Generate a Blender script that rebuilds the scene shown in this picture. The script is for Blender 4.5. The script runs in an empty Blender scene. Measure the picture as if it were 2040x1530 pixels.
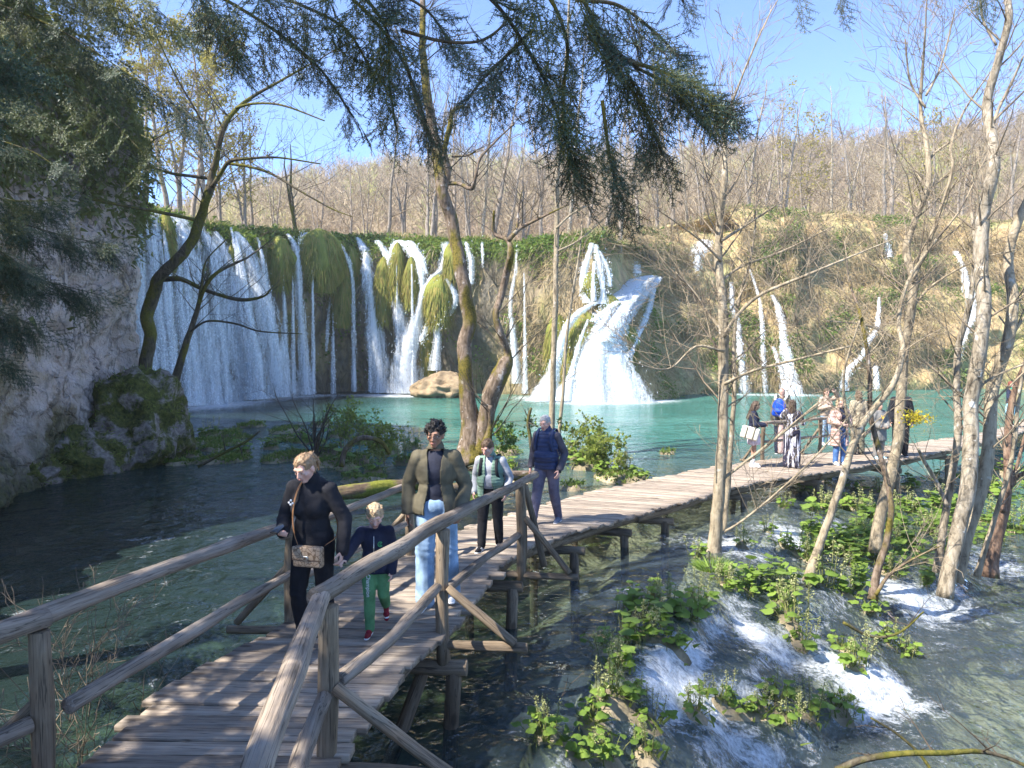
import bpy, math, random
import numpy as np
from mathutils import Vector, Matrix
RNG = np.random.default_rng(11)
random.seed(5)
SC = bpy.context.scene
COL = SC.collection
PI = math.pi
# ------------------------------------------------------------------ camera model
CAMZ = 3.3; F = 1450.0; PIT = math.radians(2.45)
CP, SP = math.cos(PIT), math.sin(PIT)
CAM = np.array([0, 0, CAMZ])
def ray(px, py):
    cx = (px-1020)/F; cy = (765-py)/F
    return np.array([cx, CP+cy*SP, -SP+cy*CP])
def at_z(px, py, z):
    d = ray(px, py); return CAM+d*((z-CAMZ)/d[2])
def at_y(px, py, Y):
    d = ray(px, py); return CAM+d*(Y/d[1])
def proj(P):
    P = np.asarray(P, float)-CAM
    zc = P[..., 1]*CP-P[..., 2]*SP
    yc = P[..., 1]*SP+P[..., 2]*CP
    return 1020+F*P[..., 0]/zc, 765-F*yc/zc
# ------------------------------------------------------------------ noise
def _h(i, j, k, s):
    n = (i*374761393+j*668265263+k*2147483647+s*974711) & 0xffffffff
    n = ((n ^ (n >> 13))*1274126177) & 0xffffffff
    n = ((n ^ (n >> 16))*2246822519) & 0xffffffff
    return ((n ^ (n >> 15)) & 0xffff)/32767.5-1
def vn(P, s=0):
    P = np.asarray(P, float)
    i = np.floor(P).astype(np.int64); f = P-i; u = f*f*(3-2*f)
    x, y, z = i[..., 0], i[..., 1], i[..., 2]; ux, uy, uz = u[..., 0], u[..., 1], u[..., 2]
    def c(a, b, d): return _h(x+a, y+b, z+d, s)
    def L(a, b, t): return a+(b-a)*t
    return L(L(L(c(0,0,0), c(1,0,0), ux), L(c(0,1,0), c(1,1,0), ux), uy),
             L(L(c(0,0,1), c(1,0,1), ux), L(c(0,1,1), c(1,1,1), ux), uy), uz)
def fbm(P, o=4, s=0):
    P = np.asarray(P, float); r = 0; a = 1.; t = 0
    for q in range(o):
        r = r+a*vn(P*(2.03**q)+q*17.3, s+q); t += a; a *= .5
    return r/t
def n2(x, y, sc=1., o=3, s=0):
    x = np.asarray(x, float); y = np.asarray(y, float)
    x, y = np.broadcast_arrays(x, y)
    return fbm(np.stack([x*sc, y*sc, np.zeros_like(x)+.37], -1), o, s)
def sstep(a, b, x):
    t = np.clip((x-a)/(b-a), 0, 1); return t*t*(3-2*t)
def unit(v):
    v = np.asarray(v, float); n = np.linalg.norm(v, axis=-1, keepdims=True)
    return v/np.maximum(n, 1e-9)
def catmull(pts, n):
    P = np.asarray(pts, float); m = len(P)
    seg = np.r_[0, np.cumsum(np.linalg.norm(np.diff(P[:, :min(3, P.shape[1])], axis=0), axis=1))]
    t = np.linspace(0, seg[-1], n); out = np.zeros((n, P.shape[1]))
    T = np.zeros_like(P)
    for i in range(m):
        a, b = max(i-1, 0), min(i+1, m-1)
        T[i] = (P[b]-P[a])/max(seg[b]-seg[a], 1e-9)
    k = np.clip(np.searchsorted(seg, t, side='right')-1, 0, m-2)
    h = (seg[k+1]-seg[k])[:, None]; u = ((t-seg[k])[:, None])/np.maximum(h, 1e-9)
    out = (2*u**3-3*u**2+1)*P[k]+(u**3-2*u**2+u)*h*T[k]+(-2*u**3+3*u**2)*P[k+1]+(u**3-u**2)*h*T[k+1]
    return out
# ------------------------------------------------------------------ mesh builder
class MB:
    def __init__(s): s.V = []; s.F = []; s.A = []; s.n = 0; s.M = []
    def add(s, V, F, a=0., mi=0):
        V = np.asarray(V, float).reshape(-1, 3)
        s.V.append(V)
        fl = F if isinstance(F, list) else [F]
        for f in fl:
            f = np.asarray(f, np.int64)
            if f.size: s.F.append(f+s.n); s.M.append(np.full(len(f), mi))
        s.A.append(np.broadcast_to(np.asarray(a, float), (len(V),)).copy())
        s.n += len(V)
    def box(s, c, d, R=None, a=0., taper=1.):
        V = np.array([[x, y, z] for z in (-.5, .5) for y in (-.5, .5) for x in (-.5, .5)])
        V[4:, :2] *= taper
        V = V*np.asarray(d)
        if R is not None: V = V@np.asarray(R).T
        s.add(V+np.asarray(c), np.array([[0,2,3,1],[4,5,7,6],[0,1,5,4],[2,6,7,3],[0,4,6,2],[1,3,7,5]]), a)
    def tube(s, P, r, n=8, cap=True, nz=0., seed=0, a=0., nsc=3.):
        P = np.asarray(P, float); K = len(P); r = np.broadcast_to(np.asarray(r, float), (K,))
        T = unit(np.gradient(P, axis=0))
        up = np.array([0, 0, 1.]) if abs(T[0][2]) < .9 else np.array([1., 0, 0])
        N = np.zeros_like(P); u = unit(np.cross(T[0], up)); N[0] = u
        for i in range(1, K):
            u = u-T[i]*np.dot(u, T[i]); u = unit(u); N[i] = u
        B = np.cross(T, N)
        th = np.linspace(0, 2*PI, n, endpoint=False)
        D = N[:, None]*np.cos(th)[None, :, None]+B[:, None]*np.sin(th)[None, :, None]
        rr = r[:, None]*np.ones(n)
        if nz:
            q = P[:, None]*nsc+D*.6
            rr = rr*(1+nz*fbm(q+seed*3.1, 3, seed))
        V = (P[:, None]+D*rr[..., None]).reshape(-1, 3)
        i = np.arange(K-1)[:, None]*n; j = np.arange(n)[None]; j2 = (j+1) % n
        Fq = np.stack([i+j, i+j2, i+n+j2, i+n+j], -1).reshape(-1, 4)
        fs = [Fq]
        av = np.repeat(np.broadcast_to(np.asarray(a, float), (K,)), n)
        if cap:
            V = np.vstack([V, P[0], P[-1]]); b = K*n
            jj = np.arange(n); k2 = (jj+1) % n
            fs.append(np.stack([k2, jj, np.full(n, b)], -1))
            fs.append(np.stack([(K-1)*n+jj, (K-1)*n+k2, np.full(n, b+1)], -1))
            av = np.r_[av, av[0], av[-1]]
        s.add(V, fs, av)
    def segs(s, P0, P1, r0, r1, n=3, a=0.):
        P0 = np.asarray(P0, float); P1 = np.asarray(P1, float); N = len(P0)
        if N == 0: return
        r0 = np.broadcast_to(r0, (N,)); r1 = np.broadcast_to(r1, (N,))
        T = unit(P1-P0); up = np.where(np.abs(T[:, 2:3]) < .9, [[0, 0, 1.]], [[1., 0, 0]])
        U = unit(np.cross(T, up)); W = np.cross(T, U)
        th = np.linspace(0, 2*PI, n, endpoint=False)
        D = U[:, None]*np.cos(th)[None, :, None]+W[:, None]*np.sin(th)[None, :, None]
        V = np.concatenate([P0[:, None]+D*r0[:, None, None], P1[:, None]+D*r1[:, None, None]], 1)
        b = np.arange(N)[:, None]*2*n; j = np.arange(n)[None]; j2 = (j+1) % n
        Fq = np.stack([b+j, b+j2, b+n+j2, b+n+j], -1).reshape(-1, 4)
        s.add(V.reshape(-1, 3), Fq, np.repeat(np.broadcast_to(a, (N,)), 2*n))
    def blades(s, P, D, W, L, wd, droop=0., a=0., seg=2):
        """thin tapering blades from P along D (unit), flat across W, length L, width wd, sagging by droop"""
        P = np.asarray(P, float); N = len(P)
        if N == 0: return
        L = np.broadcast_to(L, (N,))[:, None]; wd = np.broadcast_to(wd, (N,))[:, None]
        dr = np.broadcast_to(droop, (N,))[:, None]
        g = np.array([0, 0, -1.])
        rows = []
        for q in range(seg+1):
            t = q/seg
            c = P+D*L*t+g*dr*L*t*t
            w = wd*(1-t)*.5 if q < seg else wd*0.02
            w = wd*.5*(1-.95*t**1.6)
            rows += [c-W*w, c+W*w]
        V = np.stack(rows, 1); m = 2*(seg+1)
        b = np.arange(N)[:, None]*m
        F = [np.concatenate([b+2*q, b+2*q+1, b+2*q+3, b+2*q+2], 1) for q in range(seg)]
        s.add(V.reshape(-1, 3), F, np.repeat(np.broadcast_to(a, (N,)), m))
    def build(s, name, mat, parent=None, smooth=True):
        me = bpy.data.meshes.new(name)
        V = np.vstack(s.V); me.vertices.add(len(V)); me.vertices.foreach_set('co', V.ravel())
        nl = sum(f.size for f in s.F); nf = sum(len(f) for f in s.F)
        me.loops.add(nl); me.polygons.add(nf)
        me.loops.foreach_set('vertex_index', np.concatenate([f.ravel() for f in s.F]).astype(np.int32))
        sz = np.concatenate([np.full(len(f), f.shape[1]) for f in s.F]); st = np.r_[0, np.cumsum(sz)[:-1]]
        me.polygons.foreach_set('loop_start', st.astype(np.int32))
        try: me.polygons.foreach_set('loop_total', sz.astype(np.int32))
        except Exception: pass
        if smooth: me.polygons.foreach_set('use_smooth', np.ones(nf, bool))
        mats = mat if isinstance(mat, (list, tuple)) else [mat]
        for m in mats: me.materials.append(m)
        if len(mats) > 1: me.polygons.foreach_set('material_index', np.concatenate(s.M).astype(np.int32))
        at = me.attributes.new('a', 'FLOAT', 'POINT'); at.data.foreach_set('value', np.concatenate(s.A).astype(np.float32))
        me.update(calc_edges=True); me.validate()
        o = bpy.data.objects.new(name, me); COL.objects.link(o)
        if parent is not None: o.parent = parent
        return o
def grid(nu, nv):
    i = np.arange(nu-1)[:, None]; j = np.arange(nv-1)[None]
    return np.stack([i*nv+j, (i+1)*nv+j, (i+1)*nv+j+1, i*nv+j+1], -1).reshape(-1, 4)
def tag(o, label=None, cat=None, group=None, kind=None):
    if label: o['label'] = label
    if cat: o['category'] = cat
    if group: o['group'] = group
    if kind: o['kind'] = kind
    return o
def empty(name, loc=(0, 0, 0), rz=0., label=None, cat=None, group=None):
    o = bpy.data.objects.new(name, None); COL.objects.link(o)
    o.location = loc; o.rotation_euler = (0, 0, rz); o.empty_display_size = .2
    return tag(o, label, cat, group)
KIDS = {}
def copy_tree(o, parent=None):
    c = o.copy(); COL.objects.link(c)
    if parent is not None: c.parent = parent
    for ch in o.children: copy_tree(ch, c)
    return c
# ------------------------------------------------------------------ materials
class NT:
    def __init__(s, name):
        m = bpy.data.materials.new(name); m.use_nodes = True; s.m = m
        s.t = m.node_tree; s.t.nodes.clear(); s.out = s.n('ShaderNodeOutputMaterial')
    def n(s, ty, **k):
        nd = s.t.nodes.new(ty)
        for a, b in k.items():
            if a in nd.inputs.keys() if isinstance(a, str) else False: s.set(nd, a, b)
            else: setattr(nd, a, b)
        return nd
    def set(s, nd, inp, v):
        i = nd.inputs[inp]
        if hasattr(v, 'is_output'): s.t.links.new(v, i)
        else:
            if isinstance(v, (tuple, list)) and len(v) == 3 and i.type == 'RGBA': v = (*v, 1)
            i.default_value = v
        return nd
    def pos(s, scale=(1, 1, 1), obj=False, rot=(0, 0, 0)):
        if obj: o = s.n('ShaderNodeTexCoord').outputs['Object']
        else: o = s.n('ShaderNodeNewGeometry').outputs['Position']
        mp = s.n('ShaderNodeMapping'); s.set(mp, 'Vector', o); s.set(mp, 'Scale', scale); s.set(mp, 'Rotation', rot)
        return mp.outputs[0]
    def noise(s, vec, scale, detail=4, rough=.55, dist=0.):
        nd = s.n('ShaderNodeTexNoise'); s.set(nd, 'Vector', vec); s.set(nd, 'Scale', scale); s.set(nd, 'Detail', detail)
        s.set(nd, 'Roughness', rough); s.set(nd, 'Distortion', dist); return nd.outputs[0]
    def ramp(s, fac, stops, interp='LINEAR'):
        r = s.n('ShaderNodeValToRGB'); s.set(r, 'Fac', fac); e = r.color_ramp.elements; r.color_ramp.interpolation = interp
        while len(e) < len(stops): e.new(.5)
        for k, (p, c) in enumerate(stops):
            e[k].position = p; e[k].color = (*c, 1) if len(c) == 3 else c
        return r.outputs[0]
    def mix(s, fac, a, b, blend='MIX'):
        x = s.n('ShaderNodeMix', data_type='RGBA', blend_type=blend)
        s.set(x, 0, fac); s.set(x, 6, a); s.set(x, 7, b); return x.outputs[2]
    def math(s, op, a, b=0., c=None, clamp=False):
        x = s.n('ShaderNodeMath', operation=op); x.use_clamp = clamp
        s.set(x, 0, a); s.set(x, 1, b)
        if c is not None: s.set(x, 2, c)
        return x.outputs[0]
    def mr(s, v, a, b, c=0., d=1.):
        x = s.n('ShaderNodeMapRange'); x.clamp = True
        for k, q in zip((0, 1, 2, 3, 4), (v, a, b, c, d)): s.set(x, k, q)
        return x.outputs[0]
    def attr(s, nm='a'):
        x = s.n('ShaderNodeAttribute'); x.attribute_name = nm; return x.outputs['Fac']
    def rnd(s): return s.n('ShaderNodeObjectInfo').outputs['Random']
    def bump(s, h, strength=.4, dist=.02, normal=None):
        b = s.n('ShaderNodeBump'); s.set(b, 'Strength', strength); s.set(b, 'Distance', dist); s.set(b, 'Height', h)
        if normal is not None: s.set(b, 'Normal', normal)
        return b.outputs[0]
    def bsdf(s, col, rough=.8, normal=None, spec=.3, **k):
        p = s.n('ShaderNodeBsdfPrincipled'); s.set(p, 'Base Color', col); s.set(p, 'Roughness', rough); s.set(p, 'Specular IOR Level', spec)
        if normal is not None: s.set(p, 'Normal', normal)
        for a, b in k.items(): s.set(p, a, b)
        return p.outputs[0]
    def shade(s, a, b, fac):
        x = s.n('ShaderNodeMixShader'); s.set(x, 0, fac); s.set(x, 1, a); s.set(x, 2, b); return x.outputs[0]
    def done(s, sh): s.t.links.new(sh, s.out.inputs[0]); return s.m
def mat_simple(name, c1, c2, scale=6., rough=.85, bump=.3, bd=.01, vscale=(1, 1, 1), obj=False, spec=.25, detail=5, lo=.35, hi=.65, **k):
    t = NT(name); v = t.pos(vscale, obj); nz = t.noise(v, scale, detail)
    col = t.ramp(nz, [(lo, c1), (hi, c2)])
    nm = t.bump(nz, bump, bd) if bump else None
    return t.done(t.bsdf(col, rough, nm, spec, **k))
def mat_leaf(name, c1, c2, trans=.35, rough=.5):
    """leaves: colour varies with the per-leaf attribute and per object; light passes through"""
    t = NT(name); f = t.math('ADD', t.attr(), t.math('MULTIPLY', t.rnd(), .3)); f = t.math('MULTIPLY', f, .77)
    col = t.ramp(f, [(0, c1), (1, c2)])
    b = t.bsdf(col, rough, None, .3)
    tr = t.n('ShaderNodeBsdfTranslucent'); t.set(tr, 'Color', t.mix(.5, col, c2))
    return t.done(t.shade(b, tr.outputs[0], trans))
# ================================================================== SETTING
# ------------------------------------------------------------------ deck edges (world), used by ground and boardwalk
def P3(px, py, H):
    p = at_z(px, py, CAMZ-H); return (p[0], p[1], p[2])
_R = [(-1.02, 3.3, .85), (-.99, 4.57, .85), (-.89, 5.17, .85), (-.58, 6.27, .85), (-.37, 7.15, .84), (.06, 9.0, .77), (.8, 10.6, .62), (1.9, 12.1, .52),
      (2.95, 13.25, .5), (5.1, 15.5, .5), (7.3, 17.0, .5), (10.2, 19.0, .5), (12.9, 21.2, .5), (16.6, 24.4, .5), (24, 31, .5)]
_L = [(-2.75, 3.3, .85), (-2.6, 4.4, .85), (-2.48, 5.3, .85), (-2.14, 6.35, .85), (-1.9, 7.3, .84), (-1.42, 9.3, .77), (-.45, 11.4, .62), (.75, 13.5, .52),
      (2.3, 15.3, .5), (4.5, 17.4, .5), (7.6, 19.7, .5), (9.7, 20.9, .5), (12.4, 22.5, .5), (18.0, 26.8, .5), (23, 32.2, .5)]
DR = catmull(_R, 700); DL = catmull(_L, 700)
def deck_at(t):
    k = t*699; i = min(int(k), 698); f = k-i
    return DL[i]*(1-f)+DL[i+1]*f, DR[i]*(1-f)+DR[i+1]*f
# ------------------------------------------------------------------ stream surface and bed
def qf(x, y): return (x-1.3)*.866-(y-8.7)*.5-.35+.55*n2(x, y, .45, 2, 3)
def water_z(x, y):
    q = qf(x, y)+.5*n2(x, y, .9, 2, 33); Lw = np.clip(1.9+.26*(y-7), 1.5, 4.)
    t = np.clip(q/Lw, 0, 1)*3
    fr = t-np.floor(t)
    w = -1.1*(np.floor(t)+.45*fr+.55*sstep(.3, 1, fr))/3*sstep(2.5, 4, y)*sstep(27, 21, y)
    return w
FOAM = [(1350,1325,70,40,1), (1290,1345,40,30,.8), (1500,1262,45,25,1), (1690,1330,90,35,1), (1790,1395,70,22,.8), (1450,1085,80,22,.9), (1565,1060,80,16,.9), (1655,1042,60,14,.7),
        (1250,1060,70,22,.45), (1310,1045,60,16,.5), (1880,1215,110,22,.8), (1790,1180,60,25,.9), (1985,1130,60,22,.8), (1600,1160,50,20,.5), (1480,1500,90,22,.5), (1330,1390,60,18,.5), (1720,1445,80,16,.6), (1950,1090,50,18,.6), (520,840,26,10,.9), (430,900,120,10,.3), (520,885,80,10,.35),
        (1560,1300,60,18,.6),(1400,1480,60,22,.5),(1250,1180,60,14,.25)]
HUM = []   # plant hummocks (x, y, r, h) filled below
CLUMPS = [(1230,1335,60),(1195,1300,40),(1215,1400,62),(1180,1450,48),(1290,1270,50),(1250,1400,42),(1330,1210,48),(1365,1225,60),(1390,1200,40),(1300,1190,36),(1300,1440,40),
          (1390,1110,34),(1440,1165,40),(1490,1180,32),(1575,1240,64),(1600,1290,48),(1560,1200,50),(1640,1165,58),(1690,1185,48),(1620,1120,40),(1705,1330,50),(1680,1295,42),(1770,1285,44),(1740,1225,40),(1810,1305,36),
          (1430,1395,46),(1470,1415,40),(1385,1425,40),(1550,1395,44),(1610,1420,56),(1660,1410,42),(1570,1450,48),(1690,1440,34),(1510,1420,34),(1090,1455,44),(1075,1480,36),(1155,1515,50),(1215,1520,40),(1290,1515,38),(1350,1300,34),
          (1480,1090,30),(1560,1090,30),(1590,1105,28),(1640,1015,34),(1690,1010,40),(1730,1030,40),(1775,1045,44),(1815,1020,40),(1850,1060,44),(1830,1100,40),(1800,1080,34),(1870,1010,36),(1640,970,26),(1600,985,26),(1700,975,30),(1760,985,32),(1820,975,30),(1880,960,30),
          (1710,1075,34),(1745,1125,36),(1780,1150,34),(1700,1130,30),(1960,1040,40),(1990,985,40),(2020,1060,44),(1940,985,34),(2010,950,30),(1965,940,30),(1530,1060,22),(1560,1010,22),(1500,1145,26),(1885,1100,36),(1925,1065,30)]
def ray_ground(px, py, fn, z0=-.3):
    z = z0
    for _ in range(12):
        p = at_z(px, py, z); z = .5*z+.5*float(fn(np.array(p[0]), np.array(p[1])))
    p = at_z(px, py, z); return p
CL = []
for (px, py, s) in CLUMPS:
    p = ray_ground(px, py, water_z); CL.append((p, s*p[1]/F))
    HUM.append((p[0], p[1], .10+.4*s*p[1]/F, .02+.045*random.random()))
for (px, py, s) in [(650,905,34),(690,935,36),(720,885,36),(765,905,38),(805,925,36),(745,945,30),(668,872,30),(1160,935,34),(1205,952,36),(1245,955,36),(1135,908,30),(1190,915,28),(700,960,26),(820,895,26),(600,880,26),(480,905,26),(540,895,26),(420,870,24),(1270,965,24),(1010,940,26)]:
    CLUMPS.append((px, py, s)); p = at_z(px, py, 0); CL.append((p, s*p[1]/F)); HUM.append((p[0], p[1], .5, .12))
_rs = np.random.default_rng(19)
for _ in range(34):
    p = at_z(_rs.uniform(325, 640), _rs.uniform(812, 930), 0); HUM.append((p[0], p[1], _rs.uniform(.25, .9), _rs.uniform(.02, .12)))
# islets on the lake side: (px, py, rx metres, height)
ISL = [(700,925,1.5,.45),(770,905,1.2,.4),(650,905,1.0,.4),(740,960,1.2,.3),(590,910,.9,.3),(880,925,1.0,.35),(945,915,1.3,.5),(1180,930,1.3,.5),(1230,958,1.1,.45),(1150,915,1.0,.35),(1095,900,1.3,.35),(1010,905,1.2,.3),(500,850,1.8,.25),(430,868,1.7,.28),(370,850,1.8,.35),
       (560,862,1.5,.25),(640,850,1.4,.3),(350,925,1.0,.25),(450,918,.8,.22),(540,922,.8,.25),(600,815,1.6,.2),(330,880,1.5,.4),(480,820,2.0,.2),(400,818,2.0,.2),(1040,960,1.0,.3),(1140,975,.8,.3),(930,1005,.9,.3),(1330,905,.8,.15),(1500,1020,.9,-.1),(1600,950,1.0,.05),(1750,950,1.6,.1),(1900,940,1.8,.15),(1980,900,2.0,.3)]
for (px, py, r, h) in ISL:
    p = at_z(px, py, 0); HUM.append((p[0], p[1], r*.6, h*.45))
HUM = np.array(HUM)
def bed_z(x, y):
    x = np.asarray(x, float); y = np.asarray(y, float)
    w = water_z(x, y); q = qf(x, y)
    shal = np.exp(-((q-.9)/1.7)**2)
    isl = n2(x, y, .22, 2, 9)
    left = sstep(-.5, -6, q)
    dep = .95-.72*shal+left*1.5*sstep(-.25, .4, -isl+.1)
    dep = np.where(q > 2.5, dep+.5*sstep(2.5, 4.5, q), dep)
    b = w-dep+.16*n2(x, y, 1.3, 3, 4)+.05*n2(x, y, 5, 2, 5)
    for (hx, hy, r, h) in HUM:
        d2 = ((x-hx)**2+(y-hy)**2)/(r*r)
        m = d2 < 9
        if not np.any(m): continue
        tgt = np.where(m, np.exp(-np.minimum(d2, 9)*.9), 0)
        up = w+h*1.1+.09*n2(x, y, 4, 2, 6)+.10*n2(x, y, 1.4, 2, 66)
        b = b+(up-b)*np.clip(tgt*1.25, 0, 1)*m
    # bank under the viewer and at the far left
    bank = sstep(1.9, .2, y+.25*x*sstep(0, -4, x)*-1)
    b = b+(1.65-b)*bank
    return b
mb = MB()
gx = np.arange(-13.5, 23.01, .14); gy = np.arange(-6, 34.01, .14)
X, Y = np.meshgrid(gx, gy, indexing='ij')
Z = bed_z(X, Y)
mb.add(np.stack([X, Y, Z], -1), grid(len(gx), len(gy)))
t = NT('stream_bed_stone'); v = t.pos(); n1 = t.noise(v, 1.1, 5); nn = t.noise(v, 9, 4)
c = t.ramp(n1, [(.3, (.09, .085, .05)), (.44, (.26, .21, .13)), (.56, (.46, .37, .24)), (.7, (.18, .175, .08))])
c = t.mix(.5, c, t.ramp(nn, [(.35, (.3, .3, .3)), (.65, (.95, .95, .95))]), 'MULTIPLY')
M_bed = t.done(t.bsdf(c, .8, t.bump(nn, .6, .05), .3))
tag(mb.build('stream_bed', M_bed), kind='structure')
# far ground sheet
mb = MB(); mb.add([[-900, -290, -2.6], [900, -290, -2.6], [900, 560, -2.6], [-900, 560, -2.6]], np.array([[0, 1, 2, 3]]))
tag(mb.build('ground', M_bed), kind='structure')
# ------------------------------------------------------------------ water
def water_mat():
    t = NT('clear_turquoise_water')
    v = t.pos((1, 1, 1)); w1 = t.noise(v, 1.6, 3, .5, .6); w2 = t.noise(t.pos((1, .8, 1)), 5.5, 3, .55, .4); w3 = t.noise(t.pos((1, 1, 1)), .35, 2)
    h = t.math('ADD', t.math('MULTIPLY', w1, .9), t.math('ADD', t.math('MULTIPLY', w2, .36), t.math('MULTIPLY', t.noise(t.pos((1, 1, 1)), 14, 2), .10)))
    h = t.math('MULTIPLY', h, t.mr(w3, .3, .7, .55, 1.2))
    nm = t.bump(h, .8, .25)
    # depth of colour from the distance to the banks (position in the lake)
    ps = t.n('ShaderNodeNewGeometry').outputs['Position']; sx = t.n('ShaderNodeSeparateXYZ'); t.set(sx, 0, ps)
    lake = t.math('MULTIPLY', t.mr(sx.outputs[1], 15, 27), t.mr(sx.outputs[0], -13, -5), clamp=True)
    cn = t.noise(t.pos((.5, 1, 1)), .16, 4, .6)
    deep = t.ramp(cn, [(.32, (.035, .135, .105)), (.5, (.055, .185, .145)), (.68, (.085, .245, .195))])
    body = t.mix(lake, t.mix(t.mr(sx.outputs[0], -1.5, 1.5), (.03, .055, .048), (.13, .175, .19)), deep)
    df = t.n('ShaderNodeBsdfDiffuse'); t.set(df, 'Color', body)
    tr = t.n('ShaderNodeBsdfTransparent'); t.set(tr, 'Color', t.mix(t.mr(sx.outputs[0], -1.5, 1.), (.40, .58, .50), (.74, .87, .84)))
    opq = t.math('MULTIPLY_ADD', lake, .72, t.mr(sx.outputs[0], -1.5, .6, .42, .22))
    inner = t.shade(tr.outputs[0], df.outputs[0], opq)
    gl = t.n('ShaderNodeBsdfGlossy'); t.set(gl, 'Roughness', .04); t.set(gl, 'Normal', nm)
    fr = t.n('ShaderNodeFresnel'); t.set(fr, 'IOR', 1.33); t.set(fr, 'Normal', nm)
    wat = t.shade(inner, gl.outputs[0], fr.outputs[0])
    f = t.attr()
    fn = t.math('ADD', t.math('MULTIPLY', t.noise(t.pos((1, 1, 1)), 4, 6, .7, 1.2), .7), t.math('MULTIPLY', t.noise(t.pos(), 22, 4, .7), .5))
    fm = t.mr(t.math('ADD', f, t.math('MULTIPLY', t.math('SUBTRACT', fn, .6), 3.0)), .32, 1.25, 0, .9)
    fo = t.bsdf((.78, .81, .83), .6, t.bump(fn, .8, .08), .2)
    return t.done(t.shade(wat, fo, fm))
M_water = water_mat()
gx = np.arange(-13.4, 22.91, .1); gy = np.arange(1.0, 33.01, .1)
X, Y = np.meshgrid(gx, gy, indexing='ij'); W = water_z(X, Y)
gwx, gwy = np.gradient(W, .1)
foam = np.clip((np.hypot(gwx, gwy)-.17)*1.6, 0, 1)*.75*(.1+1.3*np.clip(n2(X, Y, 1.1, 2, 21)+.25, 0, 1))
for (px, py, rx, ry, a) in FOAM:
    p = ray_ground(px, py, water_z); k = p[1]/F
    fy = ry*p[1]**2/(F*3.7)
    foam = foam+a*.9*np.exp(-((X-p[0])/(rx*k))**2-((Y-p[1])/max(fy, rx*k*.5))**2)
foam = np.clip(foam, 0, 1.1)
# a veil of foam bubbles drifting on the near left pool
nl = n2(X, Y, 3.2, 2, 31)
foam = np.maximum(foam, np.where((qf(X, Y) < -.3) & (Y < 13), np.clip((nl-.34)*1.4, 0, .5), 0))
W = W+.035*n2(X, Y, 2.2, 3, 8)*(.35+foam)+.05*foam*n2(X, Y, 6, 3, 13)
mb = MB(); mb.add(np.stack([X, Y, W], -1), grid(len(gx), len(gy)), foam.ravel())
tag(mb.build('stream_water', M_water), kind='structure')
# lake beyond
gx = np.linspace(-42, 75, 235); gy = np.linspace(33, 78, 100)
def lake_patch(gx, gy, foamf=True):
    X, Y = np.meshgrid(gx, gy, indexing='ij'); f = np.zeros_like(X)
    if foamf:
        for (px, py, rx, dp, a) in LAKEFOAM:
            p = at_z(px, py, 0); k = p[1]/F
            f = f+a*np.exp(-((X-p[0])/(rx*k))**2-((Y-p[1])/dp)**2)
    mb = MB(); mb.add(np.stack([X, Y, 0*X], -1), grid(len(gx), len(gy)), np.clip(f, 0, 1.2).ravel())
    return mb
LAKEFOAM = [(300,822,60,2.6,1.1), (420,808,90,3.5,1.1), (520,795,70,3.5,1.1), (620,788,50,2.5,.9), (760,787,70,2.5,1), (830,788,60,2.5,1), (1080,792,60,3,1), (1190,799,120,3.6,1.3), (1290,797,60,2.2,.8), (1480,786,40,2,.6), (1577,787,70,2.2,.9)]
tag(lake_patch(gx, gy).build('lake_water', M_water), kind='structure')
tag(lake_patch(np.array([-42, -13.4]), np.array([1., 33.])).build('lake_water', M_water), kind='structure')
tag(lake_patch(np.array([22.9, 75]), np.array([1., 33.])).build('lake_water', M_water), kind='structure')
# ------------------------------------------------------------------ travertine barrier (the cliff behind the lake)
BASE = [(150,835),(275,815),(380,802),(480,794),(566,788),(640,784),(700,782),(780,783),(850,785),(960,787),(1030,790),(1110,796),(1180,800),(1250,797),(1320,792),(1400,786),(1480,783),(1600,785),(1700,781),(1800,778),(2040,776),(2300,778)]
RIM = [(150,410,1),(275,418,1),(380,432,1),(480,455,1),(566,464,1),(640,468,1),(700,472,1),(780,476,1),(850,478,1),(960,482,2),(1030,485,2.5),(1110,488,4),(1180,484,5.5),(1250,482,6),(1320,478,7),(1400,468,8),(1480,468,9),(1600,432,10),(1700,420,10),(1800,432,10),(2040,440,10),(2300,440,10)]
NU, NV = 520, 130
bp = np.array([at_z(a, b, 0) for a, b in BASE])
bc = catmull(np.c_[bp[:, :2], [a for a, b in BASE], np.zeros(len(BASE)), [b for a, b, c in RIM], [c for a, b, c in RIM]], NU)
bx, by, bpx = bc[:, 0], bc[:, 1], bc[:, 2]
tx, ty = unit(np.stack([np.gradient(bx), np.gradient(by)], -1)).T
nx, ny = ty, -tx                      # towards the lake
rimz = CAMZ+(703-bc[:, 4])/F*(by+bc[:, 5])
vv = np.linspace(0, 1, NV)
U_, V_ = np.meshgrid(np.arange(NU), vv, indexing='ij')
wR = sstep(950, 1380, bpx)[:, None]
ew = -1.5*(1-sstep(.1, .72, V_))+.5*np.sin(V_*PI)-1.3*sstep(.88, 1, V_)**2
ter = V_*5; ter = (np.floor(ter)+sstep(.55, 1, ter-np.floor(ter)))/5
er = -(.55*ter+.45*V_)*(bc[:, 5][:, None])-.9*(1-sstep(0, .22, V_))
cas = np.exp(-((bpx-1272)/np.where(bpx < 1272, 110, 60))**2)[:, None]
cas2 = np.exp(-((bpx-1235)/115)**4)[:, None]; er = er*(1-cas2)+cas2*(-.85*V_*bc[:, 5][:, None]); er = er+cas*(1-.72*V_)*2.4*sstep(0, .05, V_+.04)
e = (1-wR)*ew+wR*er
Zc = -.6+(rimz[:, None]+.6)*V_
X = bx[:, None]+nx[:, None]*e; Y = by[:, None]+ny[:, None]*e
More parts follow.
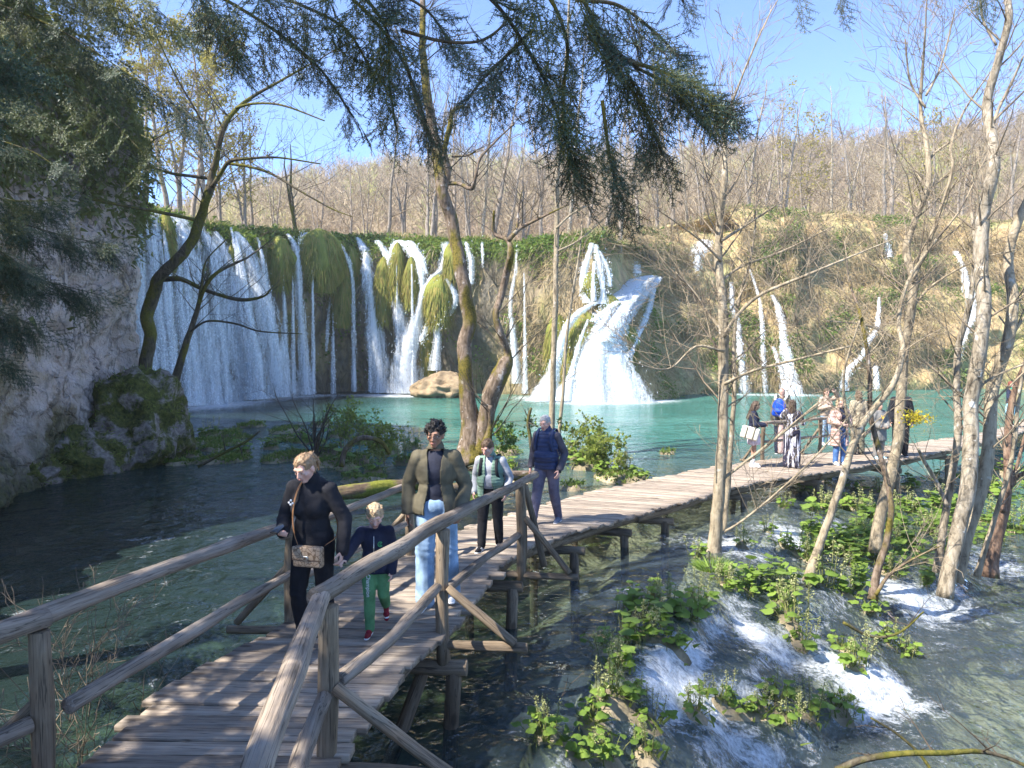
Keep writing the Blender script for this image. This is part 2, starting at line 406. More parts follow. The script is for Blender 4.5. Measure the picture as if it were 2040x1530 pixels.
Q = np.stack([X*.42, Y*.42, Zc*.16], -1)
nz1 = fbm(Q, 3, 40); nz2 = fbm(np.stack([X*1.2, Y*1.2, Zc*.55], -1), 3, 50); nz3 = fbm(np.stack([X*.3, Y*.3, Zc*.5], -1), 3, 60)
dsp = 1.5*nz1*(1-.35*wR)+.5*nz2+wR*1.5*nz3
dsp = dsp*(1-.3*sstep(.9, 1, V_))*(1-.75*cas2)
X = X+nx[:, None]*dsp; Y = Y+ny[:, None]*dsp
Zc = Zc+sstep(.8, 1, V_)*.5*nz3
CX, CY, CZ = X, Y, Zc
# plateau behind the rim
NPL = 26; dd = np.linspace(0, 1, NPL+1)[1:]**1.5*48
PX = X[:, -1:]-nx[:, None]*dd[None]*.55; PY = Y[:, -1:]+dd[None]*(.25+.75*np.abs(ny[:, None]))
PZ = Zc[:, -1:]+.03*dd[None]+.7*n2(PX, PY, .2, 3, 71)*sstep(0, 5, dd)[None]
AX = np.c_[X, PX]; AY = np.c_[Y, PY]; AZ = np.c_[Zc, PZ]
zone = np.c_[np.repeat(wR, NV, 1), np.ones((NU, NPL))]
mb = MB(); mb.add(np.stack([AX, AY, AZ], -1), grid(NU, NV+NPL)[:, ::-1], zone.ravel())
t = NT('travertine_rock'); v = t.pos((1, 1, .35)); a = t.noise(v, .55, 6, .6); b = t.noise(t.pos((1, 1, .5)), 2.4, 5, .6); d = t.noise(t.pos((1, 1, .2)), .3, 4)
wet = t.ramp(a, [(.33, (.10, .095, .078)), (.5, (.22, .185, .13)), (.62, (.34, .26, .13)), (.75, (.19, .2, .06))])
dry = t.ramp(a, [(.3, (.27, .175, .08)), (.45, (.52, .37, .18)), (.58, (.42, .36, .16)), (.72, (.22, .25, .08))])
cc = t.mix(t.math('ADD', t.attr(), t.math('SUBTRACT', d, .5), clamp=True), wet, dry)
cc = t.mix(.7, cc, t.ramp(b, [(.3, (.35, .35, .35)), (.6, (1, 1, 1))]), 'MULTIPLY')
M_trav = t.done(t.bsdf(cc, .75, t.bump(b, .9, .35), .3))
tag(mb.build('barrier_cliff', M_trav), kind='structure')
cpx, cpy = proj(np.stack([CX, CY, CZ], -1))
_cp = np.stack([cpx.ravel(), cpy.ravel()], -1); _cy = CY.ravel()
def cliff_depth(px, py, r=9):
    d2 = (_cp[:, 0]-px)**2+(_cp[:, 1]-py)**2
    m = d2 < r*r
    if m.sum() < 2: m = d2 <= np.partition(d2, 3)[3]
    return float(_cy[m].min())
# ------------------------------------------------------------------ hill with its bare wood
HC = np.array([(-600,470),(100,450),(300,436),(430,395),(560,342),(650,322),(900,304),(1100,296),(1350,286),(1550,266),(1700,252),(1850,242),(2040,214),(2400,180),(3200,150)], float)
gx = np.linspace(-330, 420, 160); gy = np.linspace(96, 330, 70)
X, Y = np.meshgrid(gx, gy, indexing='ij')
def hill_z(X, Y):
    yc = 205.
    px = 1020+F*X/np.maximum(Y, 60)
    cy = np.interp(px, HC[:, 0], HC[:, 1])
    zc = CAMZ+(703-cy)/F*yc-10.5
    t = np.clip((Y-96)/(yc-96), 0, 1.)
    z = 11+(zc-11)*(t**.9)
    z = z-np.clip(Y-yc, 0, 200)*.05
    return z+2.2*n2(X, Y, .025, 3, 80)*np.minimum(t*3, 1)
Z = hill_z(X, Y)
mb = MB(); mb.add(np.stack([X, Y, Z], -1), grid(len(gx), len(gy)))
M_litter = mat_simple('leaf_litter', (.22, .155, .11), (.34, .25, .18), 1.2, .95, .4, .3)
tag(mb.build('hill', M_litter), kind='structure')
def fan_tree(rs, H, ntw, lean=.1):
    """trunk plus a fan of ascending twigs: arrays P0, P1, r"""
    P0, P1, R = [], [], []
    top = np.array([rs.normal(0, lean), rs.normal(0, lean), 1.])*H*.8
    P0.append([0, 0, -1]); P1.append(top); R.append(.07)
    for i in range(ntw):
        f = rs.uniform(.25, 1.); b = top*f
        az = rs.uniform(0, 2*PI); el = rs.uniform(.5, 1.35)
        L = H*rs.uniform(.14, .4)*(1.25-.6*f)
        d = np.array([math.cos(az)*math.cos(el), math.sin(az)*math.cos(el), math.sin(el)])
        e = b+d*L; P0.append(b); P1.append(e); R.append(.04)
        for k in range(6):
            g = rs.uniform(.3, 1); c = b+d*L*g
            d2 = unit(d+rs.normal(0, .5, 3)); P0.append(c); P1.append(c+d2*L*rs.uniform(.25, .55)); R.append(.026)
    return np.array(P0), np.array(P1), np.array(R)
rs = np.random.default_rng(3)
protos = [fan_tree(rs, rs.uniform(9, 13), 24) for _ in range(9)]
mb = MB(); mg = MB()
NT_ = 3000
hx = []; 
while len(hx) < NT_:
    y = rs.uniform(98, 212); x = rs.uniform(-.62, .80)*y
    hx.append((x, y))
hx = np.array(hx); hz = hill_z(hx[:, 0], hx[:, 1])
for k, (x, y) in enumerate(hx):
    p0, p1, r = protos[k % 9]
    s = rs.uniform(.75, 1.2); az = rs.uniform(0, 6.28); c, sn = math.cos(az), math.sin(az)
    Rm = np.array([[c, -sn, 0], [sn, c, 0], [0, 0, 1]])*s
    g = n2(x, y, .05, 2, 91)
    T = mb
    a0 = np.clip(.5+.8*g+rs.normal(0, .22), 0, 1)
    Q0 = p0@Rm.T+[x, y, hz[k]]; Q1 = p1@Rm.T+[x, y, hz[k]]
    D = Q1-Q0; L = np.linalg.norm(D, axis=1); Wd = unit(np.cross(D, rs.normal(0, 1, (len(D), 3))+[0, 3, 0]))
    T.blades(Q0, D/L[:, None], Wd, L, r*2.4, 0, a0, 1)
t = NT('bare_wood'); c = t.ramp(t.attr(), [(0, (.22, .165, .11)), (.5, (.34, .262, .175)), (.8, (.40, .315, .2)), (.93, (.42, .36, .15)), (1, (.34, .36, .11))])
M_bare = t.done(t.bsdf(c, .9, None, .1))
tag(mb.build('forest', M_bare), kind='stuff', label='brown leafless wood covering the hill behind the falls', cat='forest')
# ================================================================== WATERFALLS
def fall_mat():
    t = NT('falling_water'); a = t.attr()
    s1 = t.noise(t.pos((5, 5, .45)), 1.0, 5, .65, .3); s2 = t.noise(t.pos((1, 1, .5)), 13, 4, .75)
    f = t.math('ADD', t.math('MULTIPLY', s1, 1.1), t.math('MULTIPLY', s2, .9))
    s3 = t.noise(t.pos((1, 1, .12)), 2.2, 4, .6)
    al = t.mr(t.math('ADD', a, t.math('ADD', t.math('MULTIPLY', t.math('SUBTRACT', f, 1.0), 1.5), t.math('MULTIPLY', t.math('SUBTRACT', s3, .5), 1.3))), .16, .80, 0, .96)
    df = t.bsdf((.86, .89, .92), .5, t.bump(s2, .5, .15), .3)
    tl = t.n('ShaderNodeBsdfTranslucent'); t.set(tl, 'Color', (.86, .89, .92))
    w = t.shade(df, tl.outputs[0], .35)
    tr = t.n('ShaderNodeBsdfTransparent')
    return t.done(t.shade(tr.outputs[0], w, al))
M_fall = fall_mat()
t = NT('water_spray'); M_spray = t.done(t.bsdf((.85, .88, .9), .6, None, .2))
def ribbon(mb, path, dens=.75, off=.45, free=True, seed=0, spr=None, steep=False):
    P = catmull(np.array(path, float), 26)
    ys = np.array([cliff_depth(a, b) for a, b, w in P])-off
    if free: ys = np.minimum.accumulate(ys)
    ys = np.convolve(np.pad(ys, 3, mode='edge'), np.ones(7)/7, 'valid')
    if steep:
        tq = P[:, 1]; A_ = np.polyfit(tq, ys, 1); A_[0] = max(min(A_[0], 0), -.022); ln_ = np.polyval(A_, tq); ys = ln_+(ys-ln_).min()*.6
    c = np.array([at_y(a, b, y) for (a, b, w), y in zip(P, ys)]); hw = P[:, 2]*ys/F*.5
    vp = unit(CAM-c); vp[:, 2] = 0; vp = unit(vp); sd = np.cross(np.array([0, 0, 1.]), vp)
    M = 9; u = np.linspace(-1, 1, M)
    for lay in range(2):
        k = 1-.35*lay
        jit = .12*hw[:, None]*fbm(np.stack([c[:, 2][:, None]*.5+0*u, np.full((26, M), seed*3.7+lay), u+0*c[:, :1]*0], -1), 2, seed)
        V = c[:, None]+sd[:, None]*((u[None]*hw[:, None]*(1.25 if lay == 0 else .8)+jit)[..., None])+vp[:, None]*((np.clip(hw, .1, .9)[:, None]*.3*(1-u[None]**2)*(1+.5*lay))[..., None]+.12*lay)
        al = dens*(1-np.abs(u)**2.2)[None]*np.ones((26, 1))
        al[0] *= .6
        mb.add(V, grid(26, M), al.ravel())
    if spr is not None:
        n = int(160+hw.mean()*420); i = rng2.integers(6, 26, n)
        i = np.minimum(25, (i*.45+26*.55*rng2.random(n)**.6).astype(int))
        ctr = c[i]+sd[i]*(rng2.normal(0, .62, n)*hw[i])[:, None]+vp[i]*np.abs(rng2.normal(0, .6, n))[:, None]+np.c_[0*i, 0*i, rng2.normal(0, .35, n)]
        ctr[:, 2] = np.maximum(ctr[:, 2], .05)
        D = unit(rng2.normal(0, 1, (n, 3))+[0, 0, -1.5]); spr.blades(ctr, D, unit(np.cross(D, rng2.normal(0, 1, (n, 3)))), rng2.uniform(.05, .16, n), rng2.uniform(.02, .055, n), 0, 0, 1)
    return c, hw, vp
rng2 = np.random.default_rng(21)
FALLS = [
 ('wide hazy white curtain of water at the left end, beside the pale rock cliff', [[(258,414,26),(262,480,40),(268,600,58),(280,700,66),(300,818,80)], [(308,424,26),(306,486,34),(296,606,44),(306,700,50),(318,814,62)], [(345,428,40),(362,470,56),(380,560,60),(395,680,90),(405,806,110)],
   [(395,450,22),(425,500,40),(440,600,70),(450,700,90),(460,800,110)], [(430,462,18),(455,520,36),(478,620,60),(495,720,80),(510,794,90)], [(470,462,16),(498,512,34),(522,600,46),(545,700,60),(560,790,66)]], .60),
 ('narrow forked white waterfall falling between two hanging moss beards', [[(573,466,8),(588,490,13),(592,516,16),(598,600,18),(605,700,22),(612,786,34)], [(612,464,14),(600,482,12),(592,500,10)], [(560,500,5),(566,600,8),(570,780,16)]], .8),
 ('thin broken thread of water curling round a drooping moss beard', [[(677,486,10),(688,506,12),(700,540,8),(704,600,8),(706,780,12)], [(664,560,5),(655,620,6),(650,700,5)]], .6),
 ('slim straight waterfall with its top between ivy and a dark hollow', [[(711,473,10),(728,500,20),(733,544,26),(739,606,28),(749,675,34),(757,743,44),(759,782,56)], [(752,479,14),(773,513,18),(783,554,24),(793,606,28),(804,675,32),(807,743,40),(805,783,54)], [(736,600,6),(738,780,10)]], .8),
 ('fanned white veil spilling from the rim right of the tall moss mounds', [[(797,479,18),(821,503,26),(836,530,22),(842,565,14),(840,600,8)], [(790,480,12),(780,500,10),(776,530,8)], [(815,480,16),(838,512,14),(850,545,8)]], .75),
 ('branching waterfall that parts round a big mossy dome', [[(888,482,20),(884,535,24),(862,552,15),(845,578,16),(835,620,18),(824,657,34),(812,709,50),(808,783,74)], [(890,555,12),(907,592,16),(896,623,14),(873,642,18),(872,675,15),(866,738,26)], [(872,642,12),(850,655,10),(838,680,10)]], .82),
 ('short white trickle from the rim beside the mossy tree', [[(927,482,10),(938,520,14),(939,566,10)], [(960,484,4),(962,520,5)]], .75),
 ('hair thin waterfall dropping behind the crooked mossy limb', [[(1031,486,6),(1027,540,7),(1017,606,9),(1023,675,16),(1030,764,26)]], .68),
 ('broad foaming white cascade sliding slantwise over the middle mound', [[(1296,549,30),(1264,562,56),(1236,590,64),(1214,625,64),(1198,665,66),(1186,705,80),(1180,745,92),(1178,802,120)], [(1314,552,14),(1290,574,34),(1254,610,44),(1226,660,44),(1226,715,56),(1242,765,74),(1250,802,100)], [(1186,602,16),(1155,622,22),(1130,652,20),(1114,700,20),(1098,750,30),(1084,799,70)], [(1172,636,6),(1152,690,8),(1140,740,14),(1126,797,60)], [(1306,560,10),(1290,623,13),(1266,680,10),(1254,712,12)], [(1230,600,20),(1195,628,14),(1178,640,10)], [(1270,570,40),(1235,615,40),(1205,680,36)]], .98),
 ('twin stranded waterfall above the broad foaming cascade', [[(1179,484,10),(1176,500,14),(1167,530,18),(1162,560,18),(1165,585,18),(1171,604,26)], [(1187,487,9),(1190,508,15),(1197,540,17),(1200,585,20),(1196,606,30)], [(1194,500,7),(1212,540,9),(1216,570,8)], [(1184,520,6),(1182,560,8),(1183,600,12)]], .8),
 ('small white spout beside the top of the broad cascade', [[(1267,528,10),(1270,545,16)]], .9),
 ('slender stream running down the ochre rock left of the group', [[(1457,562,9),(1460,613,12),(1470,645,12),(1477,726,18),(1486,785,24)]], .68),
 ('thread of water zigzagging through dry grass behind the group', [[(1494,537,7),(1512,592,7),(1518,647,10),(1522,743,10),(1524,782,12)]], .65),
 ('white waterfall splashing into the lake behind the bald man', [[(1539,588,8),(1553,623,14),(1563,681,18),(1573,743,28),(1577,786,40)], [(1540,690,8),(1556,735,10),(1566,775,14)]], .82),
 ('stepped white rivulet on the grassy bank behind the dark coats', [[(1752,592,6),(1750,622,8),(1745,656,12),(1728,681,12),(1717,709,10),(1690,736,15),(1680,778,22)], [(1745,729,9),(1746,775,11)]], .78),
 ('faint streak of water high on the grassy bank', [[(1764,466,9),(1768,490,12),(1773,512,12)]], .55),
 ('pale sheet of water on the ledge left of the slim tree crown', [[(1404,478,30),(1396,498,44),(1391,512,20),(1389,540,12)]], .55),
 ('broken white rivulet behind the pale lichen covered trunks', [[(1903,500,12),(1916,526,10),(1930,578,22),(1938,625,22),(1925,660,10),(1911,712,16)]], .6)]
rk = np.random.default_rng(8)
for q in range(22):
    x0 = rk.uniform(252, 520); f = (x0-250)/300; x1 = x0+rk.uniform(5, 22)+30*f; y0 = 416+.155*(x0-250)+rk.uniform(0, 60)
    FALLS[0][1].append([(x0, y0, 5), (x0+(x1-x0)*.3, y0+60, rk.uniform(8, 16)), ((x0+x1)/2, 610, rk.uniform(10, 22)), (x1, 720, rk.uniform(14, 34)), (x1+3, 816-.1*(x1-300), rk.uniform(20, 40))])
for k_, xs in ((1, (582, 622)), (2, (662,)), (3, (790,)), (5, (820,)), (7, (1044,))):
    for x0 in xs: y0 = rk.uniform(500, 580); FALLS[k_][1].append([(x0, y0, 3), (x0+1, y0+60, 5), (x0+2, 690, 7), (x0+2, 784, 12)])
BASES = []
for k, (lab, ribs, dens) in enumerate(FALLS):
    mb = MB(); sp = MB()
    for j, r in enumerate(ribs):
        c, hw, vp = ribbon(mb, r, 1.0 if k == 8 else dens, (1.0 if k == 8 else .45)+(.05 if k == 0 else .12)*j, k < 10, k*7+j, sp)
        if r[-1][1] > 740: BASES.append((c[-1], hw[-1], vp[-1], k))
    o = mb.build('waterfall', M_fall); tag(o, lab, 'waterfall', 'waterfalls pouring over the barrier')
    tag(sp.build('spray', M_spray, o, smooth=False), kind='stuff')
# ------------------------------------------------------------------ moss beards on the barrier
def beard_mat(name, c1, c2, c3):
    t = NT(name); n = t.noise(t.pos((3, 3, .7)), 1.2, 4); f = t.math('ADD', t.math('MULTIPLY', t.attr(), .55), t.math('MULTIPLY', n, .5))
    return t.done(t.bsdf(t.ramp(f, [(.15, c1), (.5, c2), (.85, c3)]), .85, t.bump(t.noise(t.pos((6, 6, 1)), 2, 4), .8, .1), .15))
M_beard = beard_mat('hanging_moss', (.10, .12, .02), (.22, .23, .05), (.33, .23, .07))
BEARDS = [(555,525,26,50,'rusty edged moss beard hanging left of the forked waterfall'), (636,520,42,58,'broad green moss beard hanging right of the forked waterfall'), (680,580,22,66,'long drooping moss beard hanging over a dark hollow'),
  (765,580,17,62,'tall narrow moss mound between the two strands of the slim waterfall'), (792,545,14,56,'thin moss column right of the slim waterfall'), (875,600,26,48,'big mossy dome parting the branching waterfall'), (853,690,10,52,'low moss column under the mossy dome'),
  (1211,612,21,24,'round olive moss cushion in the middle of the broad cascade'), (1162,662,30,40,'sloping moss cushion left of the round olive one'), (1140,738,22,52,'long moss cushion at the left foot of the broad cascade'), (1246,690,20,40,'moss cushion on the right side of the broad cascade'), (1178,565,13,22,'small moss cushion between the strands of the twin waterfall'),
  (331,470,13,44,'moss pillar high in the left water curtain'), (345,545,13,42,'brown moss tongue low in the left water curtain'), (462,555,13,60,'narrow moss strip in the right of the water curtain'), (424,520,9,40,'thin moss strip in the middle of the water curtain'), (700,530,16,36,'leafy moss beard at the rim left of the slim waterfall'), (905,520,16,36,'moss beard at the rim right of the branching waterfall'), (1110,690,20,60,'ochre moss tongue left of the broad cascade'), (820,560,12,44,'moss strip under the fanned veil')]
for (px, py, rx, ry, lab) in BEARDS:
    y = min(cliff_depth(px, py), cliff_depth(px, py-ry*.6))-.25; c = at_y(px, py, y); k = y/F; rx *= k*1.1; ry *= k*1.1
    mb = MB(); nu_, nv_ = 22, 16
    th = np.linspace(0, 2*PI, nu_)[:, None]; v = np.linspace(0, 1, nv_)[None]
    rad = np.sin(np.clip(v, 0, 1)**.75*PI*.86+.05)**.8*(1+.15*np.sin(th*5+px)+.1*np.sin(th*9)+.22*vn(np.stack([np.cos(th)+0*v, np.sin(th)+0*v, v*2.5+0*th], -1)*2+px, 3))
    V = np.stack([rx*rad*np.cos(th), .75*rx*rad*np.sin(th)+0*v, ry*(1-2*v)+0*th], -1)
    mb.add(V, grid(nu_, nv_)[:, ::-1], .4)
    n = 1500; th = RNG.uniform(PI*.9, 2.1*PI, n); v = RNG.uniform(0.02, .92, n); rad = np.sin(v**.75*PI*.86+.05)**.8
    p = np.stack([rx*rad*np.cos(th), .78*rx*rad*np.sin(th), ry*(1-2*v)], -1)
    D = unit(np.stack([np.cos(th)*.35, np.sin(th)*.35, np.full(n, -.9)], -1)); Wd = np.stack([-np.sin(th), np.cos(th), 0*th], -1)
    mb.blades(p, D, Wd, RNG.uniform(.35, 1.1, n)*min(1, ry), RNG.uniform(.04, .09, n), .1, RNG.random(n), 2)
    o = mb.build('moss_beard', M_beard); o.location = c; tag(o, lab, 'moss', 'moss beards on the barrier')
# ------------------------------------------------------------------ grass and leaves on the barrier (stuff)
M_straw = mat_leaf('dry_grass', (.32, .23, .12), (.56, .45, .26), .35, .8)
M_grass = mat_leaf('green_grass', (.09, .14, .02), (.26, .31, .07), .4, .7)
M_ivy = mat_leaf('ivy_leaf', (.055, .10, .015), (.2, .29, .05), .4, .45)
nrm = np.stack([np.repeat(nx[:, None], NV, 1), np.repeat(ny[:, None], NV, 1), np.zeros((NU, NV))], -1)
CPT = np.stack([CX, CY, CZ], -1)
gw = fbm(np.stack([CX*.22, CY*.22, CZ*.3], -1), 3, 101); gg = fbm(np.stack([CX*.35, CY*.35, CZ*.35], -1), 3, 111)
WRM = np.repeat(wR, NV, 1)
def scatter(wt, n):
    p = np.clip(wt, 0, None).ravel(); p = p/p.sum(); k = RNG.choice(len(p), n, p=p)
    q = CPT.reshape(-1, 3)[k]+nrm.reshape(-1, 3)[k]*.05+RNG.normal(0, .16, (n, 3)); return q, nrm.reshape(-1, 3)[k], k
vis = (cpx > -60) & (cpx < 2120)
casc = np.exp(-((cpx-1210)/75)**2)*sstep(470, 520, cpy)
wall = 1-WRM
w_st = vis*(WRM*np.clip(gw+.45, 0, 1)*sstep(.04, .2, V_)+.25*wall*np.clip(gg, 0, 1)*sstep(.45, .7, V_))*(1-casc)
q, nn_, k = scatter(w_st, 52000)
D = unit(nn_*RNG.uniform(.3, 1., (len(q), 1))+RNG.normal(0, .35, (len(q), 3))+np.c_[0*q[:, 0], 0*q[:, 0], RNG.uniform(-.9, .5, len(q))])
mb = MB(); mb.blades(q, D, unit(np.cross(D, RNG.normal(0, 1, (len(q), 3)))), RNG.uniform(.45, 1.3, len(q)), RNG.uniform(.03, .075, len(q)), RNG.uniform(.3, .8, len(q)), np.clip(RNG.random(len(q))*.6+.5*(gg.ravel()[k]+.5), 0, 1), 2)
tag(mb.build('dry_grass', M_straw), kind='stuff', label='straw coloured grass hanging over the barrier', cat='grass')
w_gr = vis*(WRM*np.clip(gg+.05, 0, 1)*2+wall*(sstep(.8, .96, V_)*2+np.clip(gg, 0, 1)*sstep(.5, .8, V_)))*(1-.8*casc)
q, nn_, k = scatter(w_gr, 26000)
D = unit(nn_*RNG.uniform(.2, .9, (len(q), 1))+RNG.normal(0, .4, (len(q), 3))+np.c_[0*q[:, 0], 0*q[:, 0], RNG.uniform(-.5, .8, len(q))])
mb = MB(); mb.blades(q, D, unit(np.cross(D, RNG.normal(0, 1, (len(q), 3)))), RNG.uniform(.3, .9, len(q)), RNG.uniform(.04, .09, len(q)), RNG.uniform(.2, .7, len(q)), RNG.random(len(q)), 2)
tag(mb.build('green_grass', M_grass), kind='stuff', label='fresh green grass along the rim and slopes of the barrier', cat='grass')
w_iv = vis*(np.clip(gg*1.3-.1, 0, 1)**1.2*(WRM*1.3+wall*.2)*sstep(.05, .2, V_)+wall*sstep(.86, .98, V_)*np.clip(gw+.5, 0, 1)*1.6)*(1-casc)
q, nn_, k = scatter(w_iv, 30000)
q = q+nn_*RNG.uniform(0, .5, (len(q), 1))
D = unit(RNG.normal(0, 1, (len(q), 3))+nn_); mb = MB()
mb.blades(q, D, unit(np.cross(D, RNG.normal(0, 1, (len(q), 3)))), RNG.uniform(.14, .3, len(q)), RNG.uniform(.12, .26, len(q)), .1, RNG.random(len(q)), 2)
tag(mb.build('ivy', M_ivy), kind='stuff', label='leafy green creepers along the rim and slopes of the barrier', cat='creeper')
pk = np.stack([PX[:, :14], PY[:, :14], PZ[:, :14]], -1); wpl = np.repeat(np.exp(-dd[None, :14]/6), NU, 0)*((pk[..., 0] > -24)); wpl = (wpl/wpl.sum()).ravel()
for nm, mt, n, ln in (('dry_grass', M_straw, 14000, (.4, 1.1)), ('green_grass', M_grass, 14000, (.3, .8))):
    k = RNG.choice(len(wpl), n, p=wpl); q = pk.reshape(-1, 3)[k]+RNG.normal(0, .25, (n, 3))*[1, 1, .1]; D = unit(RNG.normal(0, .5, (n, 3))+[0, -.3, .7]); mb = MB()
    mb.blades(q, D, unit(np.cross(D, RNG.normal(0, 1, (n, 3)))), RNG.uniform(*ln, n), RNG.uniform(.04, .09, n), .3, RNG.random(n), 2); tag(mb.build(nm, mt), kind='stuff', label='%s growing on the flat top of the barrier' % nm.replace('_', ' '), cat='grass')
# ------------------------------------------------------------------ near left rock cliff and boulders
M_lime = None
t = NT('pale_limestone'); v = t.pos((1, 1, .7)); a = t.noise(v, .5, 6, .6, .5); b = t.noise(v, 2.6, 6, .65, .6); d = t.noise(t.pos((1, 1, .22)), .6, 5, .6); e_ = t.noise(v, 11, 4)
cc = t.ramp(a, [(.3, (.56, .42, .35)), (.45, (.70, .58, .51)), (.58, (.64, .50, .41)), (.72, (.54, .39, .19))])
cc = t.mix(t.mr(d, .52, .66), cc, (.36, .27, .13))
cc = t.mix(t.mr(b, .52, .66, 0, .7), cc, (.085, .075, .07))
vo = t.noise(t.pos((1, 1, .45)), 1.15, 7, .7, 1.2); cc = t.mix(t.mr(vo, .58, .64, 0, .7), cc, (.10, .09, .08)); cc = t.mix(t.mr(vo, .36, .42, .7, 0), cc, (.62, .53, .49))
sx = t.n('ShaderNodeSeparateXYZ'); t.set(sx, 0, t.n('ShaderNodeNewGeometry').outputs['Position'])
cc = t.mix(t.math('MULTIPLY', t.mr(t.math('ADD', sx.outputs[2], t.math('MULTIPLY', a, 6)), 10, 12.5), .8), cc, t.ramp(b, [(.35, (.05, .05, .035)), (.65, (.24, .2, .16))]))
cc = t.mix(t.math('MULTIPLY', t.mr(t.math('SUBTRACT', t.math('MULTIPLY', a, 4), sx.outputs[2]), 0, 1.4), .9), cc, t.ramp(e_, [(.3, (.03, .035, .012)), (.7, (.12, .13, .03))]))
ck = t.n('ShaderNodeTexVoronoi'); ck.feature = 'DISTANCE_TO_EDGE'; mp_ = t.n('ShaderNodeVectorMath', operation='ADD'); t.set(mp_, 0, t.pos((1, 1, .55))); nz_ = t.n('ShaderNodeTexNoise'); t.set(nz_, 'Vector', v); t.set(nz_, 'Scale', 1.5); t.set(nz_, 'Detail', 4.); t.t.links.new(nz_.outputs['Color'], mp_.inputs[1]); t.set(ck, 'Vector', mp_.outputs[0]); t.set(ck, 'Scale', .9)
cr = t.mr(ck.outputs['Distance'], 0, .035); cc = t.mix(t.math('MULTIPLY', t.math('SUBTRACT', 1., cr), .12), cc, (.05, .045, .04))
M_lime = t.done(t.bsdf(cc, .9, t.bump(t.math('ADD', t.math('ADD', b, t.math('MULTIPLY', e_, .5)), t.math('MULTIPLY', cr, .25)), 1., .3), .2))
PATH = catmull([(-8.5, -6), (-9.5, 4), (-11.3, 12), (-12.5, 18), (-13.1, 22), (-13.6, 25), (-14.3, 26.6), (-16, 27.6), (-20, 29), (-28, 33)], 420)
NVc = 170
tt = np.gradient(PATH, axis=0); tt = unit(tt); pn = np.stack([tt[:, 1], -tt[:, 0]], -1)
v = np.linspace(0, 1, NVc)[None]
hgt = (5+7.6*sstep(9, 16, PATH[:, 1])+1.2*n2(PATH[:, 0], PATH[:, 1], .15, 2, 5))[:, None]
Zk = -1.5+(hgt+1.5)*v
e = -.1*v-1.2*sstep(.93, 1, v)+.7*np.exp(-((Zk-.1)/.9)**2)
X = PATH[:, :1]+pn[:, :1]*e; Y = PATH[:, 1:]+pn[:, 1:]*e
Q = np.stack([X, Y, Zk], -1)
rid = 1-np.abs(fbm(Q*[.35, .35, .22], 3, 131))*2.2
dsp = .6*rid+.6*fbm(Q*[.5, .5, .35], 4, 121)+.34*(1-np.abs(fbm(Q*[1.6, 1.6, 1.1], 4, 151))*2.4)+.2*fbm(Q*[3.2, 3.2, 2.2], 4, 161)
X = X+pn[:, :1]*dsp; Y = Y+pn[:, 1:]*dsp
dd = np.array([1, 3, 7, 14, 30.])
AX = np.c_[X, X[:, -1:]-dd*1]; AY = np.c_[Y, Y[:, -1:]+0*dd]; AZ = np.c_[Zk, Zk[:, -1:]+dd*.35]
mb = MB(); mb.add(np.stack([AX, AY, AZ], -1), grid(420, NVc+5)[:, ::-1])
tag(mb.build('rock_cliff', M_lime), kind='structure')
LCX, LCY, LCZ, LCN = X, Y, Zk, pn
def boulder(name, c, r, mat, seed, lab, cat, group=None, blades=0):
    import bmesh
    bm = bmesh.new(); bmesh.ops.create_icosphere(bm, subdivisions=5, radius=1); V = np.array([v.co[:] for v in bm.verts]); Fc = np.array([[v.index for v in f.verts] for f in bm.faces]); bm.free()
    n = V.copy(); V = V*(1+.28*fbm(V*1.3+seed, 3, seed)+.20*(1-np.abs(fbm(V*2.2+seed, 4, seed+3))*2.4)+.09*fbm(V*7+seed, 4, seed+7))[:, None]*np.asarray(r)
    mb = MB(); mb.add(V, Fc)
    mats = [mat]
    if blades:
        up = np.where(n[:, 2] > -.25)[0]; k = RNG.choice(up, blades); D = unit(n[k]*.8+RNG.normal(0, .4, (blades, 3))+[0, 0, .1])
        mb.add(np.zeros((0, 3)), np.zeros((0, 4), int))
        b0 = len(mb.M); mb.blades(V[k], D, unit(np.cross(D, RNG.normal(0, 1, (blades, 3)))), RNG.uniform(.06, .2, blades), RNG.uniform(.015, .03, blades), .05, RNG.random(blades), 2)
        for q in range(b0, len(mb.M)): mb.M[q][:] = 1
        mats = [mat, M_grass]
    o = mb.build(name, mats); o.location = c; return tag(o, lab, cat, group)
t = NT('mossy_rock'); b = t.noise(t.pos(), 1.6, 6, .65, .4); e_ = t.noise(t.pos(), 9, 4)
cc = t.mix(t.mr(b, .5, .58), t.ramp(e_, [(.3, (.035, .04, .012)), (.7, (.13, .13, .03))]), t.ramp(e_, [(.3, (.12, .10, .085)), (.7, (.33, .28, .24))]))
M_mossrock = t.done(t.bsdf(cc, .95, t.bump(t.math('ADD', b, t.math('MULTIPLY', e_, .4)), .9, .15), .15))
t = NT('tan_travertine'); b = t.noise(t.pos(), 1.2, 6, .6); M_tan = t.done(t.bsdf(t.ramp(b, [(.35, (.16, .115, .07)), (.6, (.33, .245, .15))]), .9, t.bump(b, .8, .2), .2))
p = at_z(250, 930, 0); boulder('mossy_boulder', (p[0]-.25, p[1]+1.2, .8), (1.3, 1.7, 1.85), M_mossrock, 3, 'large mossy boulder leaning at the foot of the pale cliff under two slanting trees', 'boulder', None, 900)
p = at_z(150, 950, 0); boulder('mossy_boulder', (p[0]-.8, p[1]+.8, .2), (1.5, 1.3, .95), M_mossrock, 9, 'low moss covered boulder at the waterline below the pale cliff', 'boulder', None, 700)
